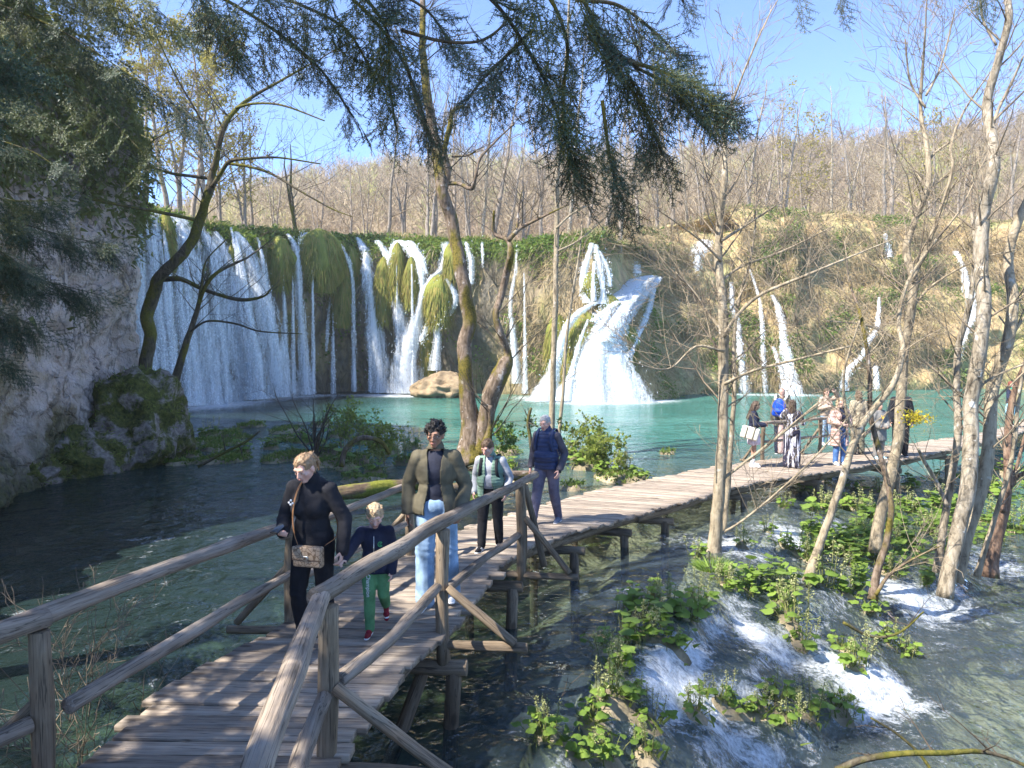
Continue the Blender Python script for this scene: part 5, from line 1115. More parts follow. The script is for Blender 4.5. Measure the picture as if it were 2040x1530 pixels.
def fabric(name, col, var=.25, rough=.9, sc=8., sheen=.2, scl=(1, 1, 1)):
    t = NT(name); n = t.noise(t.pos(scl, True), sc, 4, .6); f = t.noise(t.pos((1, 1, 1), True), 90, 2)
    c1 = tuple(c*(1-var) for c in col); c2 = tuple(min(1, c*(1+var)) for c in col)
    return t.done(t.bsdf(t.ramp(n, [(.35, c1), (.65, c2)]), rough, t.bump(t.math('ADD', n, t.math('MULTIPLY', f, .15)), .5, .02), .2))
SKIN = {}
def skin(col):
    if col not in SKIN:
        t = NT('skin'); n = t.noise(t.pos((1, 1, 1), True), 14, 3); c2 = (min(1, col[0]*1.08), col[1]*.9, col[2]*.86)
        SKIN[col] = t.done(t.bsdf(t.ramp(n, [(.35, col), (.7, c2)]), .5, None, .35, **{'Subsurface Weight': .08, 'Subsurface Scale': .02}))
    return SKIN[col]
M_eye = mat_simple('eye_white', (.6, .58, .55), (.7, .68, .66), 5, .3, 0); M_iris = mat_simple('iris', (.03, .02, .015), (.05, .03, .02), 5, .2, 0)
M_lip = mat_simple('lips', (.40, .17, .15), (.46, .2, .17), 9, .5, 0); M_black = mat_simple('black_plastic', (.012, .012, .014), (.02, .02, .022), 9, .35, 0); M_glass = mat_simple('screen_glass', (.01, .012, .016), (.015, .018, .022), 4, .08, 0, spec=.6)
def hand(prims, w, d, n, side, s=1., curl=.35, spread=1.):
    """palm, four fingers and a thumb from wrist w along d; n is the palm's facing, side towards the thumb"""
    d = unit(d); n = unit(np.array(n)-d*np.dot(n, d)); sd = unit(np.cross(d, n)*side); w = np.array(w, float)
    for q in (-.026, -.009, .009, .026): prims.append(('c', w+d*.01*s+sd*q*.75*s, w+d*.078*s+sd*q*s, .0135*s, .0125*s))
    for q, L in ((.028, .070), (.010, .079), (-.009, .074), (-.026, .058)):
        b = w+d*.080*s+sd*q*s; a1 = curl*.7; a2 = curl*1.9
        p1 = b+(d*math.cos(a1)+n*math.sin(a1)+sd*q*1.5*spread)*L*.5*s; p2 = p1+(d*math.cos(a2)+n*math.sin(a2))*L*.5*s
        prims.append(('c', b, p1, .0095*s, .0088*s)); prims.append(('c', p1, p2, .0088*s, .0075*s))
    b = w+d*.022*s+sd*.030*s; p1 = b+(d*.62+sd*.6+n*.45)*.042*s; p2 = p1+(d*.85+sd*.2+n*.45)*.034*s
    prims.append(('c', b, p1, .0125*s, .0105*s)); prims.append(('c', p1, p2, .0105*s, .0085*s))
def person(label, loc, yaw, h, J=None, lean=0., hp=0., hy=0., hs=1., sk=(.55, .36, .27), wide=1., vox=.009, garments=(), hair=None, group=None, curlL=.4, curlR=.4, glasses=False, detail=True, belly=0., palmL=None, palmR=None, beard=None, fem=False):
    k = h/1.75; J = J or {}
    root = empty('person', loc, yaw, label, 'person', group)
    pv = np.array([0, 0, .97]); Rl = rotx(lean)
    def up(p): return pv+Rl@(np.array(p, float)-pv)
    W = wide*(.92 if fem else 1.)
    q = {'neck': up((0, .01, 1.46)), 'chest': up((0, 0, 1.27)), 'waist': up((0, .0, 1.09)), 'shL': up((.160*W, .01, 1.405)), 'shR': up((-.160*W, .01, 1.405)),
         'hipL': np.array([.088*W, 0, .92]), 'hipR': np.array([-.088*W, 0, .92]), 'knL': np.array([.10, -.02, .50]), 'knR': np.array([-.10, -.02, .50]), 'anL': np.array([.105, .02, .085]), 'anR': np.array([-.105, .02, .085]),
         'elL': up((.225*W, .03, 1.12)), 'elR': up((-.225*W, .03, 1.12)), 'wrL': up((.24*W, -.06, .88)), 'wrR': up((-.24*W, -.06, .88)), 'toL': None, 'toR': None}
    for a, b in J.items(): q[a] = np.array(b, float)
    for s in 'LR':
        if q['to'+s] is None: q['to'+s] = q['an'+s]+np.array([.02 if s == 'L' else -.02, -.15, -.05])
    Rh = Rl@rotz(hy)@rotx(hp); hc = q['neck']+Rl@np.array([0, -.005, .02])+Rh@np.array([0, -.012, .135*hs])
    def H(p): return hc+Rh@(np.array(p, float)*hs)
    E = lambda c, r: ('e', H(c), np.array(r)*hs, Rh)
    def torso(pad, zl=.0, tummy=0.):
        T = [('e', q['chest'], np.array([.148*W+pad, .105+pad, .19+pad*.3]), Rl), ('e', q['waist']-Rl@np.array([0, belly*.5+tummy, .0]), np.array([.132*W+pad+belly*.5, .098+pad+belly*.6, .16]), Rl), ('e', np.array([0, .01, .965]), np.array([.155*W+pad, .115+pad, .12])), ('c', q['shL']*.8+q['shR']*.2, q['shR']*.8+q['shL']*.2, .052+pad*.8, .052+pad*.8), ('c', q['chest'], q['neck']-Rl@np.array([0, 0, .04]), .09+pad, .068+pad*.8)]
        if fem: T += [('e', q['chest']+Rl@np.array([sx_*.068, -.075, -.01]), np.array([.065, .06, .065])+pad*.7, Rl) for sx_ in (-1, 1)]
        return T
    def arm(s, ps, pe, pw, wf=1.):
        sh, el, wr = q['sh'+s], q['el'+s], q['wr'+s]; wr2 = el+(wr-el)*wf
        return [('c', sh, el, .050+ps, .040+pe), ('c', el, wr2, .040+pe, .030+pw)]
    def leg(s, ph, pk, pa, zf=1.):
        a, b, c = q['hip'+s], q['kn'+s], q['an'+s]; m = b+(c-b)*.35
        c2 = b+(c-b)*zf
        return [('c', a, b, .083+ph, .056+pk), ('c', b, m, .056+pk, .054+pk), ('c', m, c2, .054+pk, .036+pa)]
    pr = torso(0)
    for s in 'LR':
        pr += arm(s, 0, 0, -.004); pr += leg(s, 0, 0, 0); pr.append(('c', q['an'+s]+[0, .03, -.03], q['to'+s], .034, .03))
    pr += [('c', q['neck']-Rl@np.array([0, 0, .03]), H((0, .02, -.06)), .056, .05), E((0, .014, .04), (.073, .091, .083)), E((0, -.012, -.02), (.061, .074, .078)), E((0, -.052, -.082), (.030, .030, .024)), E((0, .02, -.01), (.066, .07, .07)),
           ('c', H((0, -.086, .022)), H((0, -.106, -.020)), .0085*hs, .0135*hs), E((-.011, -.092, -.024), (.009, .009, .008)), E((.011, -.092, -.024), (.009, .009, .008)), ('c', H((-.036, -.074, .036)), H((.036, -.074, .036)), .013*hs, .013*hs), E((.042, -.052, -.012), (.024, .024, .022)), E((-.042, -.052, -.012), (.024, .024, .022)),
           E((.074, .012, -.004), (.010, .022, .032)), E((-.074, .012, -.004), (.010, .022, .032)), E((0, -.080, -.055), (.022, .012, .012))]+[E((s_*.031, -.073, .0195), (.015, .011, .008)) for s_ in (-1, 1)]+[E((s_*.031, -.071, .001), (.014, .010, .006)) for s_ in (-1, 1)]
    for s, sg, cu, pn in (('L', 1, curlL, palmL), ('R', -1, curlR, palmR)):
        d = q['wr'+s]-q['el'+s]; hand(pr, q['wr'+s], d, pn if pn is not None else (-sg, .1, .0), -1 if s == 'L' else 1, 1.02, cu)
    V, N, Fq = remesh(pr, vox/ max(k, .7), 1)
    mb = MB(); mb.add(V*k, Fq); mb.build('body', skin(sk), root)
    if detail:
        for sx_ in (-1, 1):
            V, Fc = ell_mesh(H((.031*sx_, -.0745, .0105)), np.array([.0115, .0075, .0052])*hs, Rh); mb = MB(); mb.add(V*k, Fc); o = mb.build('eye', M_eye, root)
            V, Fc = ell_mesh(H((.031*sx_, -.0800, .0100)), np.array([.0055, .0032, .0048])*hs, Rh); mb = MB(); mb.add(V*k, Fc); mb.build('iris', M_iris, o)
            mb = MB(); V, Fc = cap_mesh(H((.016*sx_, -.0885, .038)), H((.047*sx_, -.076, .040)), .0042*hs, .003*hs); mb.add(V*k, Fc); mb.build('eyebrow', (hair or {}).get('brow', (hair or {}).get('mat', M_iris)), root)
        mb = MB(); V, Fc = cap_mesh(H((-.021, -.085, -.053)), H((.021, -.085, -.053)), .0052*hs, .0052*hs); V = V; mb.add(V*k, Fc); mb.build('lips', M_lip, root)
    for g in garments:
        t_ = g['t']; vx = g.get('vox', vox*1.15)/max(k, .7)
        if t_ == 'top':
            pad = g.get('pad', .016); pr = torso(pad, tummy=g.get('tummy', 0)); hem = g.get('hem', .86); fl = g.get('flare', 0)
            pr += [('c', np.array([sx_*.06*W, .005, .99]), np.array([sx_*.07*W, .005, hem+.06]), .10+pad+fl*.3, .095+pad+fl) for sx_ in (-1, 1)]
            pr.append(('c', np.array([0, .005, 1.0]), np.array([0, .005, hem+.06]), .105+pad, .10+pad+fl))
            if g.get('sleeve', 1) > 0:
                for s in 'LR': pr += arm(s, g.get('ap', pad), g.get('ap', pad), g.get('ap', pad)+.004, g.get('sleeve', 1))
            if g.get('collar'): pr.append(('c', q['neck']-Rl@np.array([0, -.01, .02]), q['neck']+Rl@np.array([0, .0, .01+g['collar']]), .066+pad*.5, .064+pad*.4))
            if g.get('hood'): pr += [('e', q['neck']+Rl@np.array([0, .075, -.03]), np.array([.115, .06, .07]), Rl), ('c', q['neck']+Rl@np.array([.075, .02, -.02]), q['neck']+Rl@np.array([.03, -.085, -.075]), .027, .022), ('c', q['neck']+Rl@np.array([-.075, .02, -.02]), q['neck']+Rl@np.array([-.03, -.085, -.075]), .027, .022)]
            V, N, Fq = remesh(pr, vx, 2)
            cut = V[:, 2] < hem
            if g.get('open'):
                gap = g['open']; cut |= (np.abs(V[:, 0]-g.get('ox', 0)) < gap*(1+.25*np.sin(V[:, 2]*9))*(1.0+.35*(1.2-V[:, 2]))) & (V[:, 1] < q['chest'][1]*0-.02) & (V[:, 2] < 1.50)
            if g.get('vneck'): cut |= (np.abs(V[:, 0]) < (V[:, 2]-(g['vneck']))*.6) & (V[:, 1] < .0)
            if g.get('sleeve', 1) <= 0: pass
            keep = ~cut[Fq].any(1)
            wr = g.get('wr', .007); D = fbm(V*[4, 4, 9]+len(label), 3, 7)*wr*.9
            arms = np.abs(V[:, 0]) > .2*W; D = D+np.where(arms, .28, .12)*wr*np.sin(V[:, 2]*60+9*vn(V*5, 2))*np.clip(.4+vn(V*4, 5), 0, 1.2)
            if g.get('quilt'):
                pz = g['quilt']; ph = (V[:, 2]+.012*vn(V*5, 3))/pz; D = D+g.get('qd', .011)*(np.abs(np.sin(ph*PI))**.6-.6)
            V = V+N*D[:, None]
            kv = np.zeros(len(V), bool); kv[Fq[keep].ravel()] = 1; rv = np.zeros(len(V), bool); rv[Fq[~keep].ravel()] = 1; bd = kv & rv
            hb = bd & (V[:, 2] < hem+.04); V[hb, 2] = hem
            if g.get('open'): fb = bd & ~hb & (V[:, 1] < -.02); gz = g['open']*(1+.25*np.sin(V[:, 2]*9))*(1.0+.35*(1.2-V[:, 2]))+.006; V[fb, 0] = np.sign(V[fb, 0])*gz[fb]
            mb = MB(); mb.add(V*k, Fq[keep])
            o = mb.build(g.get('name', 'jacket'), g['m'], root)
            so = o.modifiers.new('thickness', 'SOLIDIFY'); so.thickness = .012*k; so.offset = -1
        elif t_ == 'pants':
            pad = g.get('pad', .014); pk = g.get('pk', pad+.006); pa = g.get('pa', pad+.012); zf = g.get('zf', .97)
            pr = [('e', np.array([0, .012, .955]), np.array([.152*W+pad, .115+pad+belly*.3, .125])), ('e', np.array([0, .05, .90]), np.array([.14*W+pad, .085+pad, .10]))]
            for s in 'LR': pr += leg(s, pad+.004, pk, pa, zf)
            V, N, Fq = remesh(pr, vx, 2); wz = np.exp(-((V[:, 2]-.5)/.12)**2)+1.3*np.exp(-((V[:, 2]-.14)/.1)**2)+.6*np.exp(-((V[:, 2]-.86)/.08)**2)
            V = V+N*(.005*fbm(V*[5, 5, 9]+[0, 0, 3], 3, 5)*(.4+wz)+.0022*wz*np.sin(V[:, 2]*70+V[:, 0]*40+9*vn(V*6, 4)))[:, None]
            keep = ~(V[:, 2] > 1.06)[Fq].any(1); mb = MB(); mb.add(V*k, Fq[keep]); mb.build(g.get('name', 'trousers'), g['m'], root)
        elif t_ == 'skirt':
            pr = [('e', np.array([0, .012, .96]), np.array([.155*W+.02, .12+.02, .12])), ('c', np.array([0, 0, .92]), np.array([0, -.01, g['hem']+.09]), .15, .15+g.get('flare', .03)), ('c', np.array([.05, 0, .92]), np.array([.09, -.01, g['hem']+.09]), .12, .13), ('c', np.array([-.05, 0, .92]), np.array([-.09, -.01, g['hem']+.09]), .12, .13)]
            V, N, Fq = remesh(pr, vx, 2); V = V+N*(.012*np.sin(np.arctan2(V[:, 1], V[:, 0])*11)*np.clip((1-V[:, 2])*2, 0, 1))[:, None]; keep = ~((V[:, 2] < g['hem']) | (V[:, 2] > 1.05))[Fq].any(1); mb = MB(); mb.add(V*k, Fq[keep]); mb.build(g.get('name', 'skirt'), g['m'], root)
        elif t_ == 'shoes':
            for s in 'LR':
                a, b = q['an'+s], q['to'+s]; d = b-a; dn = unit(np.array([d[0], d[1], d[2]*1.0+.05])); hl = a+np.array([0, .035, -.045])
                dd_ = unit(b-hl); pr = [('c', hl+[0, 0, .005], b+dd_*.02, .042, .034), ('c', a+[0, .01, -.01], hl*.4+b*.6+[0, 0, .022], .044, .036), ('e', hl*.3+b*.7, np.array([.047, .075, .032]))]
                V, N, Fq = remesh(pr, .009/max(k, .7), 2); mb = MB(); mb.add(V*k, Fq); o = mb.build('shoe', g['m'], root)
                pr = [('c', hl+[0, 0, -.022], b+dd_*.03+[0, 0, -.016], .043, .036)]
                V, N, Fq = remesh(pr, .01/max(k, .7), 1); zc = V[:, 2].mean(); V[:, 2] = zc+(V[:, 2]-zc)*.42; mb = MB(); mb.add(V*k, Fq); mb.build('sole', g.get('sole', g['m']), o)
                if g.get('stripe'):
                    for z_ in range(3):
                        mb = MB()
                        for sg in (-1, 1):
                            c = hl*(.62-.14*z_)+b*(.38+.14*z_)+np.array([sg*.040, 0, .012]); V, Fc = cap_mesh(c+[0, .012, -.016], c+[-sg*.006, -.006, .02], .0065, .0065); mb.add(V*k, Fc)
                        mb.build('stripe', g['stripe'], o)
    if hair:
        hm = hair['mat']; st = hair.get('style', 'short'); puff = hair.get('puff', 1.06)
        pr = [('e', np.array([0, .016, .046]), np.array([.076, .093, .084])*puff), ('e', np.array([0, .045, .0]), np.array([.070, .066, .085])*puff)]
        if st == 'long': pr += [('c', np.array([s_*.062, .03, .02]), np.array([s_*.075, .02+.03*s_*0, -.16-hair.get('len', .1)]), .036, .026) for s_ in (-1, 1)]+[('c', np.array([0, .07, 0]), np.array([0, .075, -.2-hair.get('len', .1)]), .06, .045), ('c', np.array([.04, .06, 0]), np.array([.05, .06, -.2-hair.get('len', .1)]), .045, .03), ('c', np.array([-.04, .06, 0]), np.array([-.05, .06, -.2-hair.get('len', .1)]), .045, .03)]
        if st == 'tail': pr += [('e', np.array([.01, .105, .065]), np.array([.03, .028, .03])), ('c', np.array([.01, .115, .06]), np.array([.012, .145, -.03]), .026, .022), ('c', np.array([.012, .145, -.03]), np.array([.012, .135, -.10]), .022, .010)]
        if st == 'curl':
            for _ in range(70):
                a_ = RNG.normal(0, 1, 3); a_ /= np.linalg.norm(a_)
                if a_[2] < -.15 and a_[1] < .3: continue
                if a_[1] < -.55 and a_[2] < .25: continue
                pr.append(('e', np.array([0, .016, .052])+a_*np.array([.083, .097, .092]), np.full(3, RNG.uniform(.016, .025))))
        V, N, Fq = remesh(pr, .006, 1 if st == 'curl' else 2)
        fz = hair.get('line', .062); cut = (V[:, 1] < -.052-.0*V[:, 2]) & (V[:, 2] < fz+.012*np.sin(V[:, 0]*70)) & (np.abs(V[:, 0]) < .07)
        cut |= (V[:, 1] < .004) & (V[:, 2] < .02) if st != 'long' else (V[:, 1] < -.045) & (V[:, 2] < .05)
        if st in ('short', 'curl'): cut |= (V[:, 2] < hair.get('low', -.022)+.03*np.clip(V[:, 1]*-8, -1, 1))
        keep = ~cut[Fq].any(1)
        amp = hair.get('amp', .004); strand = vn(V*[60, 22, 60], 3)*amp+fbm(V*18, 2, 6)*amp*1.2; V = V+N*strand[:, None]
        Vw = hc+(V*hs)@Rh.T; mb = MB(); mb.add(Vw*k, Fq[keep]); 
        if detail:
            kv_ = np.unique(Fq[keep].ravel()); ii = RNG.choice(kv_, 420); Nw = N[ii]@Rh.T; dn_ = Rh@np.array([0, .25, -1.] if st != 'tail' else [0, 1., .1]); Dd = unit(dn_*+Nw*(.2 if st == 'short' else .02 if st == 'tail' else .45)+RNG.normal(0, .08 if st == 'tail' else .2, (420, 3))+(0 if st != 'curl' else RNG.normal(0, .8, (420, 3)))); mb.blades(Vw[ii]*k-Nw*.003, Dd, unit(np.cross(Dd, RNG.normal(0, 1, (420, 3)))), RNG.uniform(.02, .05, 420)*hs*k*(.4 if st in ('short', 'tail') else .7 if st == 'curl' else 1), .0035, .3*.03, 0, 2)
        o = mb.build('hair', hm, root)
        so = o.modifiers.new('thickness', 'SOLIDIFY'); so.thickness = .006; so.offset = -1
    if glasses:
        mb = MB(); th = np.linspace(0, 2*PI, 15)
        for s_ in (-1, 1):
            P = np.array([H((.033*s_+.024*math.cos(a), -.094+.01*abs(math.cos(a)), .010+.018*math.sin(a))) for a in th]); mb.tube(P*k, .0022*k, 5); mb.tube(np.array([H((.057*s_, -.086, .014)), H((.078*s_, .01, .012))])*k, .002*k, 5)
        mb.tube(np.array([H((-.009, -.098, .014)), H((.009, -.098, .014))])*k, .0022*k, 5); mb.build('glasses', M_black, root)
        if glasses == 'sun':
            for s_ in (-1, 1): V, Fc = ell_mesh(H((.033*s_, -.091, .010)), np.array([.025, .005, .019]), Rh); mb = MB(); mb.add(V*k, Fc); mb.build('lens', M_glass, root)
    return root, q, k, H
def wpt(root, p, k):
    c, s = math.cos(root.rotation_euler.z), math.sin(root.rotation_euler.z); p = np.asarray(p)*k
    return np.array(root.location)+np.array([c*p[0]-s*p[1], s*p[0]+c*p[1], p[2]])
def box_part(name, mat, parent, c, d, bev=.012, R=None):
    mb = MB(); mb.box(c, d, R); o = mb.build(name, mat, parent, smooth=False); b = o.modifiers.new('b', 'BEVEL'); b.width = bev; b.segments = 3; return o
def hairmat(name, c1, c2): return mat_simple(name, c1, c2, 45, .55, .6, .004, (1, 1, .25), True)
H_blond = hairmat('blond_hair', (.20, .125, .07), (.36, .25, .15)); H_lblond = hairmat('light_blond_hair', (.32, .225, .13), (.50, .375, .235)); H_black = hairmat('black_hair', (.008, .007, .007), (.03, .026, .024)); H_brown = hairmat('brown_hair', (.06, .038, .022), (.15, .095, .06)); H_grey = hairmat('grey_hair', (.28, .27, .26), (.52, .51, .50)); H_red = hairmat('red_hair', (.12, .03, .02), (.26, .08, .05)); H_dbrown = hairmat('dark_brown_hair', (.035, .024, .017), (.12, .08, .055))
F_black = fabric('black_cotton', (.018, .018, .022)); F_black2 = fabric('black_trousers_cloth', (.013, .013, .016)); F_navy = fabric('navy_cotton', (.022, .026, .05)); F_green = fabric('green_fleece', (.11, .27, .12)); F_olive = fabric('olive_jacket_cloth', (.115, .10, .066), .2); F_jean = fabric('light_denim', (.25, .36, .49), .35, .9, 6); F_tee = fabric('dark_navy_tee', (.028, .03, .045)); F_grey = fabric('light_grey_sweat', (.36, .37, .40), .12); F_gvest = fabric('sage_green_quilt', (.16, .25, .19), .15, .6); F_nvest = fabric('navy_quilt', (.03, .045, .105), .2, .5); F_dgrey = fabric('charcoal_knit', (.07, .065, .08)); F_plum = fabric('grey_plum_jersey', (.11, .105, .15)); F_blueshoe = fabric('blue_grey_shoe', (.13, .16, .22)); F_white = fabric('white_leather', (.75, .74, .72), .08, .5); F_red = fabric('dark_red_shoe', (.22, .02, .03))
F_tan = fabric('tan_jacket_cloth', (.45, .34, .26), .15); F_blue = fabric('blue_denim', (.08, .17, .38)); F_pink = fabric('pink_puffer_cloth', (.50, .33, .28), .1, .4); F_khaki = fabric('khaki_jacket_cloth', (.38, .32, .22), .15); F_drab = fabric('drab_olive_cloth', (.15, .14, .10)); F_lilac = fabric('pale_lilac_cloth', (.66, .56, .62), .08); F_greyc = fabric('grey_coat_cloth', (.20, .19, .175), .2); F_bbag = fabric('bright_blue_nylon', (.01, .07, .55), .2, .5); F_sky = fabric('light_blue_cloth', (.35, .62, .72), .1); F_beige = fabric('dusty_pink_cloth', (.5, .36, .33), .15)
t = NT('striped_cloth'); v_ = t.pos((26, 26, 1.3), True); a = t.noise(v_, 1.0, 2, .4, .5); F_stripe = t.done(t.bsdf(t.mix(t.mr(a, .54, .57), (.028, .026, .045), (.62, .62, .70)), .8, None, .2))
dz = lambda x, y: float(np.interp(y, [3, 7, 9, 10.6, 12.1, 40], [.85, .84, .77, .62, .52, .5]))
def on_deck(px, py, H):
    p = at_z(px, py, CAMZ-H); return (p[0], p[1], CAMZ-H)
# --- blonde woman in black with phone and handbag
wl = (-1.64, 5.95, .85)
wr_, q, k, Hd = person('blonde woman in a black hoodie looking at her phone with a tan handbag', wl, math.radians(-14), 1.66,
   {'elL': (.285, .04, 1.14), 'wrL': (.30, -.05, .90), 'elR': (-.265, -.02, 1.13), 'wrR': (-.15, -.235, 1.08), 'knR': (-.10, -.10, .51), 'anR': (-.09, -.02, .085), 'knL': (.09, .02, .50), 'anL': (.09, .14, .10)}, .07, .42, -.18, 1.02, (.62, .40, .32), 1.12, .009,
   [dict(t='top', m=F_black, pad=.026, hem=.86, hood=True, collar=.03, name='hoodie', wr=.010), dict(t='pants', m=F_black2, pad=.022, pk=.014, pa=.016), dict(t='shoes', m=F_black, sole=F_white)], dict(mat=H_blond, style='tail', puff=1.03, line=.070), fem=True, curlR=.75, palmR=(.3, .2, 1), curlL=.7, palmL=(-.6, 0, .3))
p = wpt(wr_, q['wrR']+[.02, -.095, .045], k); ph = empty('phone', p, math.radians(-14), 'dark phone in the right hand of the blonde woman', 'phone'); box_part('case', M_black, ph, (0, 0, 0), (.072, .148, .009), .004, rotx(.25)); box_part('screen', M_glass, ph, (0, -.001, .0055), (.066, .14, .002), .001, rotx(.25))
# handbag
M_bag = None
t = NT('monogram_canvas'); v_ = t.pos((1, 1, 1), True); vo = t.n('ShaderNodeTexVoronoi'); t.set(vo, 'Vector', v_); t.set(vo, 'Scale', 26.); vo.feature = 'DISTANCE_TO_EDGE'; f_ = t.noise(v_, 60, 2)
M_bag = t.done(t.bsdf(t.mix(t.mr(t.math('ADD', vo.outputs['Distance'], t.math('MULTIPLY', f_, .1)), .08, .13), (.17, .105, .06), (.42, .30, .20)), .6, None, .3)); M_strap = mat_simple('tan_leather', (.36, .17, .07), (.45, .22, .10), 12, .5, .2); M_bagd = mat_simple('brown_leather', (.12, .07, .045), (.16, .10, .06), 12, .5, .2); M_metal = mat_simple('pale_metal', (.7, .68, .62), (.8, .78, .72), 9, .25, 0, Metallic=.9)
p = wpt(wr_, (.075, -.215, .885), k); bg_ = empty('handbag', p, math.radians(-14), 'tan patterned crossbody handbag with a silver clasp on the blonde woman', 'handbag')
box_part('bag_body', M_bag, bg_, (0, 0, -.01), (.245, .075, .165), .018); box_part('flap', M_bag, bg_, (0, -.034, .022), (.25, .022, .105), .01); box_part('trim', M_bagd, bg_, (0, -.036, -.032), (.25, .014, .008), .003); box_part('clasp', M_metal, bg_, (.0, -.05, -.012), (.042, .012, .036), .006); box_part('clasp_plate', M_bagd, bg_, (.0, -.0575, -.012), (.02, .003, .018), .001)
pts = [np.array(wpt(wr_, a, k)) for a in ((-.03, -.205, .965), (-.075, -.185, 1.06), (-.085, -.185, 1.20), (-.075, -.165, 1.34), (-.06, -.10, 1.455), (-.05, 0, 1.50), (-.04, .09, 1.46), (.05, .165, 1.28), (.15, .15, 1.10), (.215, .0, 1.0), (.2, -.16, .965))]
def w2l(o, P): c, s = math.cos(-o.rotation_euler.z), math.sin(-o.rotation_euler.z); D = np.array(P)-np.array(o.location); return np.stack([c*D[:, 0]-s*D[:, 1], s*D[:, 0]+c*D[:, 1], D[:, 2]], -1)
Ps = catmull(w2l(bg_, pts), 60); mb = MB(); T_ = unit(np.gradient(Ps, axis=0)); cen = Ps.mean(0); rad = unit(Ps-cen); sd = unit(np.cross(T_, rad)); 
V = np.concatenate([Ps+sd*.011+rad*.004, Ps-sd*.011+rad*.004, Ps-sd*.011, Ps+sd*.011]).reshape(4, 60, 3); mb.add(V.reshape(-1, 3), np.concatenate([grid(4, 60), np.stack([np.arange(59)+180, np.arange(59), np.arange(59)+1, np.arange(59)+181], -1)])); mb.build('strap', M_strap, bg_)
# small white mark on her chest
def text_mesh(s_, size, mat, name, parent, loc, rot, ext=.0015):
    cu = bpy.data.curves.new(name, 'FONT'); cu.body = s_; cu.size = size; cu.extrude = ext; cu.align_x = 'CENTER'; cu.align_y = 'CENTER'
    o = bpy.data.objects.new(name, cu); COL.objects.link(o); dg = bpy.context.evaluated_depsgraph_get(); me = bpy.data.meshes.new_from_object(o.evaluated_get(dg)); bpy.data.objects.remove(o); bpy.data.curves.remove(cu)
    o = bpy.data.objects.new(name, me); COL.objects.link(o); me.materials.clear(); me.materials.append(mat); o.parent = parent; o.location = loc; o.rotation_euler = rot; return o
M_wprint = mat_simple('white_print', (.7, .7, .7), (.75, .75, .75), 5, .7, 0); M_gprint = mat_simple('green_print', (.06, .30, .12), (.08, .34, .14), 5, .7, 0)
mb = MB()
for a_, z_ in ((-.118, 1.315), (-.098, 1.335), (-.080, 1.312), (-.10, 1.30)): V, Fc = ell_mesh((a_, -.190-(.118+a_)*.18, z_), (.010, .006, .010)); mb.add(V*k, Fc)
mb.build('emblem', M_wprint, wr_)
# --- boy
bl_ = (-1.19, 6.28, .85)
_hw = np.array(wpt(wr_, np.array([.30, -.05, .90])+unit(np.array([.30, -.05, .90])-np.array([.285, .04, 1.14]))*.095, k)); _c, _s = math.cos(-math.radians(4)), math.sin(-math.radians(4)); _d = _hw-np.array(bl_); _bw = np.array([_c*_d[0]-_s*_d[1], _s*_d[0]+_c*_d[1], _d[2]])/(1.12/1.75); _bs = np.array([-.2, .0, 1.40]); _be = (_bs+_bw)/2+[.0, .05, -.03]; _bw2 = _bw-unit(_bw-_be)*.08
by_, q, kb, Hd = person('small blond boy in a navy jacket and green trousers holding her hand', bl_, math.radians(4), 1.12,
   {'elR': _be, 'wrR': _bw2, 'elL': (.245, .0, 1.12), 'wrL': (.225, -.09, .88), 'knL': (.10, .04, .52), 'anL': (.10, .33, .28), 'toL': (.11, .30, .10), 'knR': (-.08, -.06, .50), 'anR': (-.075, -.08, .085)}, .06, .45, .12, 1.36, (.66, .44, .35), 1.12, .010,
   [dict(t='top', m=F_navy, pad=.034, hem=.84, hood=True, collar=.02, name='jacket', wr=.010), dict(t='pants', m=F_green, pad=.026, pk=.024, pa=.03), dict(t='shoes', m=F_red, sole=F_white)], dict(mat=H_lblond, style='short', puff=1.07, line=.05, amp=.006), curlR=.6, palmR=(0, -.4, -1))
mb = MB(); a = np.linspace(.7, 5.6, 18); cc_ = np.array([.085, 0, 1.27]); 
P = np.stack([cc_[0]+.030*np.cos(a), -.178+.12*np.abs(.03*np.cos(a))-.055*(1.27-1.27), cc_[2]+.030*np.sin(a)], -1); P[:, 1] = -.185; mb.tube(P*kb, .008*kb, 6); P2 = P.copy(); P2[:, [0, 2]] = (P[:, [0, 2]]-[.085, 1.27])*.45+[.092, 1.27]; mb.tube(P2*kb, .006*kb, 6); mb.build('emblem', M_gprint, by_)
mb = MB(); mb.tube(np.array([[0, -.185, 1.38], [0, -.20, 1.2], [0, -.185, 1.0], [0, -.165, .88]])*kb, .005*kb, 5); mb.build('zip', M_metal, by_)
text_mesh('Champion', .075*kb, M_wprint, 'lettering', by_, (-.085*kb, -.150*kb, .70*kb), (PI/2+.05, PI/2, .0))
